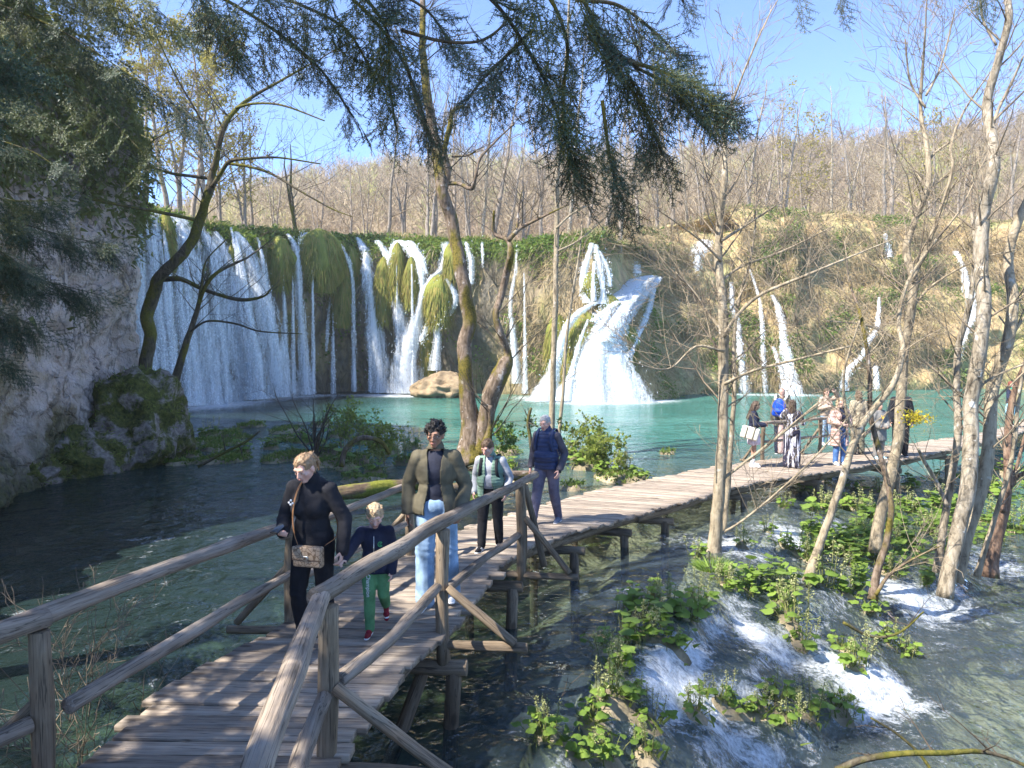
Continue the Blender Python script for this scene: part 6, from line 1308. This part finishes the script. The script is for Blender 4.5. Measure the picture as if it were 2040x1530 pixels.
# --- curly haired young man
ym, q, k, Hd = person('curly haired young man in glasses, olive jacket and light blue jeans', (-.74, 7.05, .84), math.radians(-2), 1.80,
   {'elR': (-.27, .05, 1.14), 'wrR': (-.262, -.05, .89), 'elL': (.275, .05, 1.13), 'wrL': (.245, -.11, .92), 'knR': (-.10, -.08, .50), 'anR': (-.095, -.10, .085), 'knL': (.115, .02, .50), 'anL': (.125, .12, .10)}, .02, .12, -.10, 1.0, (.30, .175, .115), 1.05, .009,
   [dict(t='top', m=F_tee, pad=.012, hem=.92, sleeve=.3, name='tee_shirt', wr=.006), dict(t='top', m=F_olive, pad=.036, ap=.03, hem=.88, open=.07, collar=.03, flare=.03, name='jacket', wr=.011), dict(t='pants', m=F_jean, pad=.022, pk=.036, pa=.056, zf=1.04, name='jeans'), dict(t='shoes', m=F_white, sole=F_white)], dict(mat=H_black, style='curl', puff=1.1, line=.055, amp=.008, low=-.03), curlL=.6, curlR=.6, palmR=(.9, -.1, 0), glasses=True)
p = wpt(ym, q['wrR']+[.02, -.05, -.10], k); ph = empty('phone', p, .1, 'dark phone held low by the young man in the olive jacket', 'phone'); box_part('case', M_black, ph, (0, 0, 0), (.010, .075, .15), .004, rotx(.2)); box_part('screen', M_glass, ph, (.0055, 0, 0), (.002, .068, .14), .001, rotx(.2))
# --- boy in the green vest
tb, q, k, Hd = person('dark haired boy in a green quilted vest and grey hoodie looking down', (-.27, 9.35, .76), math.radians(-14), 1.44,
   {'elR': (-.27, .07, 1.14), 'wrR': (-.27, -.03, .91), 'elL': (.29, .04, 1.14), 'wrL': (.27, -.10, .92), 'knR': (-.11, -.11, .50), 'anR': (-.11, -.17, .085), 'knL': (.11, .0, .50), 'anL': (.12, .05, .09)}, .09, .40, -.32, 1.13, (.60, .38, .30), 1.14, .010,
   [dict(t='top', m=F_grey, pad=.026, hem=.86, hood=True, name='hoodie', wr=.010), dict(t='top', m=F_gvest, pad=.05, hem=.83, sleeve=0, open=.06, quilt=.048, collar=.02, name='vest', wr=.004), dict(t='pants', m=F_black2, pad=.026, pk=.026, pa=.03), dict(t='shoes', m=F_black, sole=F_white, stripe=M_wprint)], dict(mat=H_brown, style='short', puff=1.04, line=.06), belly=.05)
bk = empty('backpack', wpt(tb, (0, .24, 1.22), k), math.radians(-14), 'black backpack on the boy in the green vest', 'backpack')
def backpack(bk, R3, sc, mat, straps):
    pr = [('e', np.zeros(3), np.array([.145, .075, .20])), ('c', np.array([-.08, .0, -.12]), np.array([.08, .0, -.12]), .075, .075), ('c', np.array([-.06, .06, -.07]), np.array([.06, .06, -.07]), .05, .05)]
    V, N, Fq = remesh(pr, .013, 2); mb = MB(); mb.add(V*sc+N*0, Fq); mb.build('bag_body', mat, bk)
    for s_ in (-1, 1):
        P = np.array([(s_*.10, -.06, .17), (s_*.125, -.20, .285), (s_*.125, -.33, .24), (s_*.13, -.415, .10), (s_*.15, -.37, -.06), (s_*.16, -.16, -.14), (s_*.12, -.04, -.15)]); P = catmull(P, 34)*sc
        T_ = unit(np.gradient(P, axis=0)); rad = unit(P-np.array([s_*.10, -.2, .05])*sc); sd = unit(np.cross(T_, rad)); mb = MB(); n_ = 34; V = np.concatenate([P+sd*.024*sc, P-sd*.024*sc, P-sd*.024*sc-rad*.01, P+sd*.024*sc-rad*.01]); mb.add(V, np.concatenate([grid(4, n_), np.stack([np.arange(n_-1)+3*n_, np.arange(n_-1), np.arange(n_-1)+1, np.arange(n_-1)+3*n_+1], -1)])); mb.build('strap', straps, bk)
backpack(bk, None, k, F_black, F_black)
# --- man in the navy vest
vm, q, k, Hd = person('grey haired man in a navy quilted vest and plum joggers', (.56, 11.55, .56), math.radians(-28), 1.77,
   {'elR': (-.27, .05, 1.14), 'wrR': (-.265, -.05, .88), 'elL': (.285, .05, 1.14), 'wrL': (.265, -.11, .89), 'knR': (-.11, -.13, .52), 'anR': (-.12, -.26, .085), 'knL': (.10, .05, .50), 'anL': (.11, .20, .09)}, .05, .22, -.1, 1.0, (.60, .37, .29), 1.1, .010,
   [dict(t='top', m=F_dgrey, pad=.02, hem=.9, name='sweater', hood=True, wr=.007), dict(t='top', m=F_nvest, pad=.045, hem=.88, sleeve=0, quilt=.062, collar=.035, qd=.013, name='vest', wr=.004), dict(t='pants', m=F_plum, pad=.026, pk=.026, pa=.024), dict(t='shoes', m=F_blueshoe, sole=F_white)], dict(mat=H_grey, style='short', puff=1.035, line=.066), belly=.04)
V, Fc = cap_mesh(q['wrL']-.02*unit(q['wrL']-q['elL']), q['wrL']+.012*unit(q['wrL']-q['elL']), .036, .036); mb = MB(); mb.add(V*k, Fc); mb.build('watch', M_black, vm)
bk = empty('backpack', wpt(vm, (0, .25, 1.24), k), math.radians(-28), 'dark blue backpack on the grey haired man', 'backpack'); backpack(bk, None, k, F_nvest, F_nvest)
# --- the far group
GV = 'visitors standing on the far part of the boardwalk'
def far(label, px, py, h, yaw, **kw):
    loc = on_deck(px, py, 2.8); kw.setdefault('vox', .016); kw.setdefault('detail', False)
    return person(label, loc, math.radians(yaw), h, group=GV, **kw)
a_, q, k, Hd = far('woman in a navy top and pale lilac shorts with a cream tote bag', 1500, 930, 1.64, 75, J={'elR': (-.25, -.03, 1.13), 'wrR': (-.12, -.26, 1.12), 'elL': (.25, -.03, 1.13), 'wrL': (.12, -.27, 1.10)}, hp=.35, sk=(.42, .25, .17), fem=True, curlR=.7, curlL=.7,
  garments=[dict(t='top', m=F_navy, pad=.03, hem=.84, name='sweater'), dict(t='skirt', m=F_lilac, hem=.58, flare=.02, name='shorts'), dict(t='shoes', m=F_white, sole=F_white)], hair=dict(mat=H_dbrown, style='long', len=.16, puff=1.08))
for s in 'LR':
    V, Fc = cap_mesh(q['an'+s]+[0, 0, .0], q['an'+s]+(q['kn'+s]-q['an'+s])*.3, .043, .05); mb = MB(); mb.add(V*k, Fc); mb.build('sock', F_white, a_)
tb_ = empty('tote_bag', wpt(a_, (-.30, .10, .92), k), math.radians(70), 'cream tote bag with dark straps on the woman in lilac shorts', 'bag'); M_cream = fabric('cream_canvas', (.70, .64, .54), .08)
box_part('bag_body', M_cream, tb_, (0, 0, 0), (.15, .42, .30), .04, rotx(.25)); 
for y_ in (-.09, .09): box_part('strap', F_drab, tb_, (-.004, y_, 0), (.165, .03, .31), .01, rotx(.25))
mb = MB(); mb.tube(catmull([(0, -.09, .14), (.03, -.06, .36), (.05, 0, .46), (.03, .06, .36), (0, .09, .14)], 20), .012, 6); mb.build('handle', F_drab, tb_)
a_, q, k, Hd = far('tall bald man in an olive shirt turned towards the falls', 1556, 905, 1.84, 145, J={}, hp=.1, sk=(.58, .36, .29), garments=[dict(t='top', m=F_drab, pad=.03, hem=.84, sleeve=.9, name='shirt'), dict(t='pants', m=F_navy, pad=.03, pk=.03, pa=.03), dict(t='shoes', m=F_black, sole=F_white)])
bk = empty('backpack', wpt(a_, (0, .25, 1.24), k), math.radians(145), 'bright blue backpack on the bald man', 'backpack'); backpack(bk, None, k*1.2, F_bbag, F_white)
far('woman in dusty pink trousers half hidden behind the striped outfit', 1562, 905, 1.62, 190, J={}, sk=(.5, .32, .25), fem=True, garments=[dict(t='top', m=F_drab, pad=.03, hem=.84), dict(t='pants', m=F_beige, pad=.03, pk=.05, pa=.07), dict(t='shoes', m=F_white, sole=F_white)], hair=dict(mat=H_dbrown, style='long', len=.05))
a_, q, k, Hd = far('woman in a dark white striped outfit holding up one hand', 1577, 932, 1.67, 150, J={'elL': (.27, -.16, 1.30), 'wrL': (.24, -.40, 1.42), 'elR': (-.25, -.05, 1.15), 'wrR': (-.20, -.28, 1.18)}, sk=(.5, .3, .22), fem=True, curlL=.1, palmL=(.1, -1, .1), garments=[dict(t='top', m=F_stripe, pad=.028, hem=.84, name='track_top'), dict(t='pants', m=F_stripe, pad=.035, pk=.06, pa=.085, name='wide_trousers'), dict(t='shoes', m=F_white, sole=F_white)], hair=dict(mat=H_dbrown, style='long', len=.02, puff=1.06))
far('woman in a tan jacket shading her eyes with one hand', 1645, 887, 1.74, 10, J={'elL': (.30, -.12, 1.48), 'wrL': (.13, -.20, 1.66), 'elR': (-.24, -.03, 1.13), 'wrR': (-.10, -.22, 1.18)}, sk=(.58, .38, .3), fem=True, palmL=(0, -.3, -1), glasses='sun', garments=[dict(t='top', m=F_tan, pad=.035, hem=.90, hood=True, collar=.03), dict(t='pants', m=F_jean, pad=.02, pk=.02, pa=.02, name='jeans'), dict(t='shoes', m=F_white, sole=F_white)], hair=dict(mat=H_brown, style='long', len=.06, puff=1.08))
a_, q, k, Hd = far('blond woman in a long dusty pink puffer coat', 1672, 926, 1.69, 8, J={'elR': (-.27, .02, 1.14), 'wrR': (-.13, -.23, 1.08), 'elL': (.27, .02, 1.14), 'wrL': (.10, -.24, 1.08)}, sk=(.64, .45, .37), fem=True, detail=True, palmL=(-1, 0, 0), palmR=(1, 0, 0), curlL=.8, curlR=.8, garments=[dict(t='top', m=F_navy, pad=.016, hem=.86, name='sweater'), dict(t='top', m=F_pink, pad=.055, ap=.04, hem=.50, flare=.03, open=.07, quilt=.095, qd=.02, collar=.03, name='coat'), dict(t='pants', m=F_blue, pad=.02, pk=.022, pa=.03, name='jeans'), dict(t='shoes', m=F_white, sole=F_white)], hair=dict(mat=H_lblond, style='long', len=.02, puff=1.06))
ct = empty('camera', wpt(a_, (0, -.30, 1.19), k), 0, 'small dark camera held by the blond woman in pink', 'camera'); ct.name = 'hand_camera'; box_part('camera_body', M_black, ct, (0, 0, 0), (.12, .05, .075), .008); box_part('lens', M_glass, ct, (0, -.035, 0), (.05, .04, .05), .012)
a_, q, k, Hd = far('woman in a khaki jacket seen from behind with a brown shoulder bag', 1708, 905, 1.76, 185, sk=(.55, .36, .28), fem=True, garments=[dict(t='top', m=F_khaki, pad=.045, hem=.78, flare=.02, collar=.03), dict(t='pants', m=F_drab, pad=.03, pk=.04, pa=.05), dict(t='shoes', m=F_black, sole=F_black)], hair=dict(mat=H_brown, style='long', len=-.02, puff=1.1))
sb = empty('shoulder_bag', wpt(a_, (-.27, .06, 1.03), k), math.radians(185), 'rust brown shoulder bag on the woman in the khaki jacket', 'bag'); M_rusty = fabric('rust_leather', (.34, .13, .05), .15, .5); box_part('bag_body', M_rusty, sb, (0, 0, 0), (.09, .28, .30), .03); mb = MB(); mb.tube(catmull([(0, -.1, .13), (.04, -.04, .38), (.05, 0, .44), (.04, .04, .38), (0, .1, .13)], 20), .012, 6); mb.build('handle', M_rusty, sb)
far('person in a grey coat with a yellow and orange scarf', 1750, 914, 1.50, 15, sk=(.45, .3, .22), J={'elR': (-.27, .02, 1.14), 'wrR': (-.14, -.18, 1.02), 'elL': (.27, .02, 1.14), 'wrL': (.14, -.18, 1.02)}, garments=[dict(t='top', m=F_greyc, pad=.055, hem=.56, flare=.03, hood=True, name='coat'), dict(t='pants', m=F_greyc, pad=.02, pk=.03, pa=.04), dict(t='shoes', m=F_sky, sole=F_white)], hair=dict(mat=H_dbrown, style='long', len=-.05, puff=1.08))
sc_ = [o for o in bpy.data.objects if o.get('label', '').startswith('person in a grey coat')][0]; M_scarf = fabric('yellow_scarf_cloth', (.70, .42, .03), .25)
V, N, Fq = remesh([('c', np.array([-.06, -.05, 1.36]), np.array([.06, -.05, 1.36]), .05, .05), ('c', np.array([-.05, -.09, 1.35]), np.array([.0, -.15, 1.27]), .045, .04), ('c', np.array([.05, -.09, 1.35]), np.array([.0, -.15, 1.27]), .045, .04)], .012); mb = MB(); mb.add(V*1.5/1.75, Fq); mb.build('scarf', M_scarf, sc_)
far('tall man dressed in black standing behind the slim forked alder', 1793, 909, 1.90, -20, sk=(.55, .36, .28), garments=[dict(t='top', m=F_black, pad=.04, hem=.80, hood=True), dict(t='pants', m=F_black2, pad=.03, pk=.035, pa=.04), dict(t='shoes', m=F_black, sole=F_white)], hair=dict(mat=H_dbrown, style='short', puff=1.05))
a_, q, k, Hd = far('red haired woman in a dark top and light blue shorts at the right edge', 2012, 852, 1.74, 30, sk=(.62, .42, .35), fem=True, J={'elR': (-.26, -.04, 1.13), 'wrR': (-.16, -.24, 1.12)}, garments=[dict(t='top', m=F_navy, pad=.03, hem=.92, collar=.03), dict(t='skirt', m=F_sky, hem=.50, flare=.05, name='shorts'), dict(t='shoes', m=F_white, sole=F_white)], hair=dict(mat=H_red, style='long', len=-.02, puff=1.16, amp=.01))
V, N, Fq = remesh([('c', np.array([-.06, -.05, 1.47]), np.array([.06, -.05, 1.47]), .05, .05), ('c', np.array([0, -.09, 1.45]), np.array([0, -.13, 1.36]), .05, .04)], .014); mb = MB(); mb.add(V*k, Fq); mb.build('scarf', fabric('green_scarf_cloth', (.03, .28, .17), .2), a_)
# ================================================================== CONIFERS OVERHEAD AND AT THE LEFT
t = NT('fir_needle'); M_needle = None
def needle_mat(name, c1, c2):
    t = NT(name); c = t.mix(t.attr(), c1, c2); b = t.bsdf(c, .45, None, .4); tl = t.n('ShaderNodeBsdfTranslucent'); t.set(tl, 'Color', c2); return t.done(t.shade(b, tl.outputs[0], .15))
M_needle = needle_mat('fir_needle', (.026, .055, .036), (.06, .10, .055)); M_needle2 = needle_mat('yew_needle', (.03, .055, .022), (.11, .14, .045)); M_needle3 = needle_mat('spruce_needle', (.07, .10, .028), (.20, .22, .06))
def sprig(rs, L, nsub, nl, nw, dens, droop=.25):
    """a flat hanging spray along +X: twig segments and needles as arrays (P, D, W, L)"""
    S0, S1, R = [], [], []
    def axis(p, d, L, n):
        pts = [np.array(p, float)]; d = unit(d)
        for i in range(n): d = unit(d+rs.normal(0, .05, 3)+[0, 0, -droop/n]); pts.append(pts[-1]+d*L/n)
        return np.array(pts)
    ax = [axis((0, 0, 0), (1, 0, 0), L, 8)]
    for k in range(nsub):
        f = .08+.85*k/nsub; i = min(int(f*8), 7); p = ax[0][i]+(ax[0][i+1]-ax[0][i])*(f*8-i); sd = 1 if k % 2 else -1
        ls = L*rs.uniform(.36, .55)*(1.15-f*.85); a = axis(p, (.72, sd*.72, rs.normal(0, .1)), ls, 4); ax.append(a)
        if ls > L*.25:
            for f2 in (.4, .65): j = a[int(f2*4)]; ax.append(axis(j, (.95, sd*.1-.5*sd*(f2 > .5), 0), ls*.45, 3))
    NP, ND, NW, NL = [], [], [], []
    for a in ax:
        d = np.diff(a, axis=0); l = np.linalg.norm(d, axis=1); S0 += list(a[:-1]); S1 += list(a[1:]); R += [.0022]*len(d)
        n = int(l.sum()*dens); u = np.sort(rs.random(n))*len(d); i = np.minimum(u.astype(int), len(d)-1); f = u-i
        p = a[i]+d[i]*f[:, None]; T = unit(d[i]); sd = np.where(np.arange(n) % 2 == 0, 1., -1.); B = unit(np.cross(T, [0, 0, 1.]))
        D = unit(T*rs.uniform(.35, .75, (n, 1))+B*sd[:, None]+np.c_[0*sd, 0*sd, rs.normal(.1, .28, n)])
        NP.append(p); ND.append(D); NW.append(unit(np.cross(D, np.c_[rs.normal(0, .5, n), rs.normal(0, .5, n), np.ones(n)]))); NL.append(nl*rs.uniform(.7, 1.1, n)*np.minimum(1, (1.25-.5*f)))
    return np.array(S0), np.array(S1), np.array(R), np.concatenate(NP), np.concatenate(ND), np.concatenate(NW), np.concatenate(NL)
rs = np.random.default_rng(77)
SPR = [sprig(rs, .34, 9, .027, .0028, 170) for _ in range(6)]
SPL = [sprig(rs, .75, 12, .03, .004, 150) for _ in range(5)]
def place(mbN, mbT, pr, pos, dirn, roll, sc, nw):
    d = unit(dirn); u = np.array([.1, 1., 0]) if abs(d[1]) < .9 else np.array([0, 0, 1.]); y = unit(np.cross(u, d)); z = np.cross(d, y)
    y2 = y*math.cos(roll)+z*math.sin(roll); z2 = np.cross(d, y2); R = np.stack([d, y2, z2], 1)
    S0, S1, rr, P, D, W, L = pr; f = lambda a: (a*sc)@R.T+pos
    mbT.segs(f(S0), f(S1), rr*sc, rr*sc*.7, 3, .4); mbN.blades(f(P), D@R.T, W@R.T, L*sc, nw*sc, 0, np.repeat(rs.random(len(P)//40+1), 40)[:len(P)], 1)
def bough(px_path, Y, r, root, org, n, protos, sc, nw, mat, hang=.9, sprd=.5, f0=.15, name='bough'):
    P, R = trace(px_path, Y, 0); R = np.linspace(r, .004, len(P)); mb = MB(); mb.tube(P-org, R, 6, True, .1, 2); o = mb.build(name, M_dark, root)
    N, T = MB(), MB()
    for k in range(n):
        f = f0+(1-f0)*(k+rs.random())/n; i = min(int(f*(len(P)-1)), len(P)-2); t_ = unit(P[i+1]-P[i]); sd = np.array([-t_[1], t_[0], 0])*rs.normal(0, sprd)
        d = t_*rs.uniform(.1, .9)+sd+np.array([rs.normal(0, .35), 0, 0])+np.array([0, rs.normal(0, sprd*.6), -hang*rs.uniform(.5, 1.3)])
        place(N, T, protos[rs.integers(len(protos))], P[i]-org, d, rs.normal(0, .65), sc*rs.uniform(.6, 1.2)*(1.1-.4*f), nw)
    place(N, T, protos[0], P[-2]-org, P[-1]-P[-3], rs.normal(0, .4), sc*.8, nw)
    N.build('needles_spray' if False else 'needle_spray', mat, o); T.build('twig', M_dark, o)
# overhanging fir: its trunk stands on the bank left of and behind the viewer
def conifer_trunk(root, base, H, r):
    mb = MB(); P = np.array([[0, 0, 0], [.05, .02, H*.3], [.02, -.03, H*.65], [0, 0, H]]); mb.tube(catmull(P, 20), np.linspace(r, r*.25, 20), 12, True, .1, 5); mb.build('trunk', M_dark, root)
B1 = np.array([-3.2, .4, 1.4]); fir = empty('fir_tree', B1, 0, 'dark fir hanging its needled boughs across the top of the picture', 'tree'); conifer_trunk(fir, B1, 7.5, .17)
for (path, Y, n) in [
  ([(330,-60,8),(450,0,8),(560,70,7),(640,140,6),(705,235,5)], (2.6, 3.0), 26), ([(430,-90,8),(520,-20,7),(600,10,6),(690,60,5),(745,150,4)], (2.5, 2.8), 24), ([(360,-80,8),(400,0,6),(440,50,5),(480,120,4)], (2.8, 3.3), 16),
  ([(560,-90,9),(680,-20,8),(770,70,7),(820,160,6),(855,270,5)], (2.5, 2.8), 26), ([(640,-100,8),(760,-30,7),(850,20,6),(900,90,4)], (2.6, 2.9), 20), ([(700,-40,6),(770,60,5),(775,160,4),(790,260,3)], (2.7, 3.0), 16), ([(800,60,6),(870,80,6),(925,85,6),(960,80,6),(990,62,5),(1010,40,4)], (2.7, 2.6), 7),
  ([(900,-60,9),(980,0,8),(1040,80,7),(1090,170,6),(1130,290,5),(1160,370,4)], (2.4, 2.6), 28), ([(1000,-70,9),(1090,-10,8),(1130,90,6),(1120,200,5),(1140,330,4)], (2.3, 2.5), 24), ([(1080,-80,10),(1160,0,9),(1195,60,8),(1255,125,7),(1330,165,6),(1420,205,4)], (2.3, 2.5), 34), ([(1180,60,7),(1240,150,6),(1290,230,5),(1320,310,4)], (2.4, 2.5), 22), ([(1250,120,6),(1340,150,5),(1400,180,4),(1440,215,3)], (2.35, 2.5), 20), ([(1150,0,7),(1230,10,6),(1300,60,5),(1350,110,4)], (2.4, 2.6), 14), ([(1060,60,6),(1000,120,5),(960,160,4),(930,200,3)], (2.5, 2.7), 16), ([(1200,200,5),(1210,280,4),(1225,360,3),(1240,400,2)], (2.4, 2.5), 14)]:
    bough(path, Y, .007, fir, B1, int(n*.78), SPR, .76, .0036, M_needle, .95, .55)
# main limbs that carry the boughs back to the trunk
for (a, b, c) in [((-.1, 0, 4.6), (1.2, 1.0, 5.2), (2.2, 1.9, 3.6)), ((0, 0, 5), (1.9, 1.0, 5.6), (3.3, 1.7, 3.7)), ((0, 0, 4.3), (.8, 1.2, 4.5), (1.7, 1.9, 3.5))]:
    mb = MB(); mb.tube(catmull([a, b, c], 20), np.linspace(.05, .018, 20), 8, True, .1, 3); mb.build('limb', M_dark, fir)
mb = MB(); mb.tube(catmull(np.array([(-2.2, 2.2, 4.85), (-1.3, 2.6, 4.78), (-.3, 2.55, 4.74), (.35, 2.4, 4.7)])-B1, 30), np.linspace(.03, .012, 30), 8, True, .1, 3); mb.build('limb', M_dark, fir)
# tips of a bough at the upper right
B1b = np.array([1.9, -.8, 1.5]); fir2 = empty('fir_tree', B1b, 0, 'fir whose small needled tips poke in along the top right edge', 'tree'); conifer_trunk(fir2, B1b, 6.5, .14)
for (path, n) in [([(1330,-70,6),(1350,-30,5),(1362,5,3)], 2), ([(1570,-80,6),(1585,-35,5),(1592,-6,3)], 1), ([(1640,-80,6),(1660,-40,5),(1672,-6,3)], 1), ([(1940,-90,6),(1955,-45,5),(1962,-12,3)], 1)]: bough(path, 2.4, .006, fir2, B1b, n, SPR, .5, .003, M_needle, .6, .2)
mb = MB(); mb.tube(catmull(np.array([(1.9, -.8, 4.4), (2.1, 1.0, 4.85), (1.7, 2.32, 4.68), (1.1, 2.4, 4.65), (.5, 2.4, 4.62)])-B1b, 30), np.linspace(.04, .012, 30), 8, True, .1, 3); mb.build('limb', M_dark, fir2)
# conifers at the left in front of the pale cliff
B2 = np.array([-7.4, 6.2, .2]); yw = empty('yew_tree', B2, 0, 'dark yew with drooping boughs in front of the pale cliff at the left edge', 'tree'); YEWCROWN = True
for (path, Y, n) in [([(-260,380,9),(-120,420,8),(20,440,7),(130,470,6),(225,490,4)], (7.2, 8.2), 26), ([(-260,480,9),(-120,500,8),(0,530,7),(90,560,6),(190,585,4)], (7.0, 7.8), 24), ([(-240,560,8),(-100,580,7),(0,620,6),(70,650,4)], (6.8, 7.4), 20), ([(-240,430,8),(-100,440,7),(0,500,6),(60,540,4)], (6.6, 7.2), 22), ([(-260,300,9),(-120,340,8),(0,395,6),(110,400,4)], (7.4, 8.4), 20), ([(-200,640,7),(-80,660,6),(10,720,4)], (6.8, 7.2), 10)]:
    bough(path, Y, .016, yw, B2, int(n*2.4), SPL, .8, .0055, M_needle, .75, .45, .2)
B3 = np.array([-9.6, 11.5, 6.5]); sp = empty('spruce_tree', B3, 0, 'green spruce leaning over the top of the pale cliff at the upper left', 'tree'); conifer_trunk(sp, B3, 13, .28)
for (path, Y, n, m_) in [([(-150,-40,10),(0,10,8),(120,60,7),(230,130,6),(330,200,5),(395,265,3)], (11, 10.4), 40, M_needle), ([(-160,80,10),(-20,100,8),(100,150,7),(200,220,6),(280,300,4),(300,330,3)], (11, 10.6), 36, M_needle2), ([(-100,-120,9),(60,-60,8),(180,0,7),(270,60,5)], (11.5, 11), 34, M_needle3), ([(-160,180,9),(-20,190,8),(80,230,6),(160,290,4)], (10.6, 10.4), 28, M_needle2), ([(-120,20,9),(20,40,8),(110,30,6),(200,60,4)], (12, 11.6), 36, M_needle3), ([(-150,250,9),(-40,270,7),(60,300,5),(110,330,3)], (10.4, 10.2), 22, M_needle), ([(-100,-60,9),(40,-40,8),(150,-20,6),(240,20,4)], (10.6, 10.6), 32, M_needle2), ([(100,-100,8),(200,-50,7),(290,0,6),(360,60,4)], (11, 11), 26, M_needle3), ([(-60,110,8),(40,120,6),(150,110,5),(250,160,3)], (11.4, 11.2), 30, M_needle2)]:
    bough(path, Y, .018, sp, B3, int(n*.95), SPL, 1.1, .0075, m_, .7, .6, .1)
# tree crowns on the bank at the left, out of the picture, standing where the shade on the walk comes from
def shade_conifer(lab, base, H, r, n, seed, mat, z0=.35):
    rs2 = np.random.default_rng(seed); root = empty('fir_tree', base, 0, lab, 'tree'); 
    crown(root, H, n, rs2, mat, z0)
def crown(root, H, n, rs2, mat, z0):
    conifer_trunk(root, None, H, .2); N, T = MB(), MB()
    for k in range(n):
        f = z0+(1-z0)*rs2.random(); az = rs2.uniform(0, 2*PI); L = (1-f)*H*.32+.5; b = np.array([0, 0, H*f]); d = np.array([math.cos(az), math.sin(az), -.25]); e = b+d*L
        T.segs([b], [e], .03, .01, 4, .3)
        for j in range(7): g = rs2.uniform(.3, 1.); place(N, T, SPL[rs2.integers(5)], b+d*L*g, d+rs2.normal(0, .45, 3), rs2.normal(0, .6), rs2.uniform(.9, 1.4), .012)
    T.build('branch', M_dark, root); N.build('needle_spray', mat, root)
shade_conifer('fir on the bank left of the boardwalk, outside the view', (-7.7, 3.0, 1.2), 12.5, .25, 54, 5, M_needle)
shade_conifer('young fir on the bank behind the viewer, outside the view', (-5.4, .2, 1.5), 9.5, .2, 34, 6, M_needle)

crown(yw, 13, 30, np.random.default_rng(44), M_needle, .42)
# ------------------------------------------------------------------ air
mb = MB(); mb.box((20, 96, 39), (1000, 250, 86)); 
t = NT('thin_spring_haze'); pv_ = t.n('ShaderNodeVolumePrincipled'); t.set(pv_, 'Color', (.93, .95, 1.)); t.set(pv_, 'Density', .0005); t.set(pv_, 'Anisotropy', .15); t.t.links.new(pv_.outputs[0], t.out.inputs['Volume'])
hz = mb.build('haze', t.m, smooth=False); tag(hz, kind='stuff')
# ================================================================== LIGHT, SKY, CAMERA
sun_dir = Vector((-.88, -.48, 1.12)).normalized()       # towards the sun
el = math.asin(sun_dir.z); az = math.atan2(sun_dir.x, sun_dir.y)
w = bpy.data.worlds.new('World'); SC.world = w; w.use_nodes = True
nt = w.node_tree; nt.nodes.clear()
sky = nt.nodes.new('ShaderNodeTexSky'); sky.sky_type = 'NISHITA'; sky.sun_disc = False
sky.sun_elevation = el; sky.sun_rotation = az; sky.altitude = 500; sky.air_density = .5; sky.dust_density = 0; sky.ozone_density = 5
bg = nt.nodes.new('ShaderNodeBackground'); bg.inputs[1].default_value = .15
out = nt.nodes.new('ShaderNodeOutputWorld'); nt.links.new(sky.outputs[0], bg.inputs[0]); nt.links.new(bg.outputs[0], out.inputs[0])
ld = bpy.data.lights.new('sun', 'SUN'); ld.energy = 3.5; ld.angle = math.radians(.5); ld.color = (1, .95, .87)
lo = bpy.data.objects.new('sun', ld); COL.objects.link(lo); lo.rotation_euler = sun_dir.to_track_quat('Z', 'Y').to_euler()
cd = bpy.data.cameras.new('camera'); co = bpy.data.objects.new('camera', cd); COL.objects.link(co)
cd.sensor_width = 36; cd.lens = 36*F/2040; cd.clip_end = 2000; cd.clip_start = .05
co.location = (0, 0, CAMZ); co.rotation_euler = (PI/2-PIT, 0, 0); SC.camera = co
SC.render.resolution_x = 1024; SC.render.resolution_y = 768
vs = SC.view_settings; vs.view_transform = 'Standard'; vs.look = 'None'; vs.exposure = 1.95; vs.gamma = 1
cy = SC.cycles
cy.max_bounces = 8; cy.diffuse_bounces = 3; cy.glossy_bounces = 3; cy.transmission_bounces = 4; cy.transparent_max_bounces = 24
cy.volume_bounces = 1; cy.volume_step_rate = 5
cy.caustics_reflective = False; cy.caustics_refractive = False; cy.sample_clamp_indirect = 6
try:
    cy.use_denoising = True; cy.denoiser = 'OPENIMAGEDENOISE'
except Exception: pass
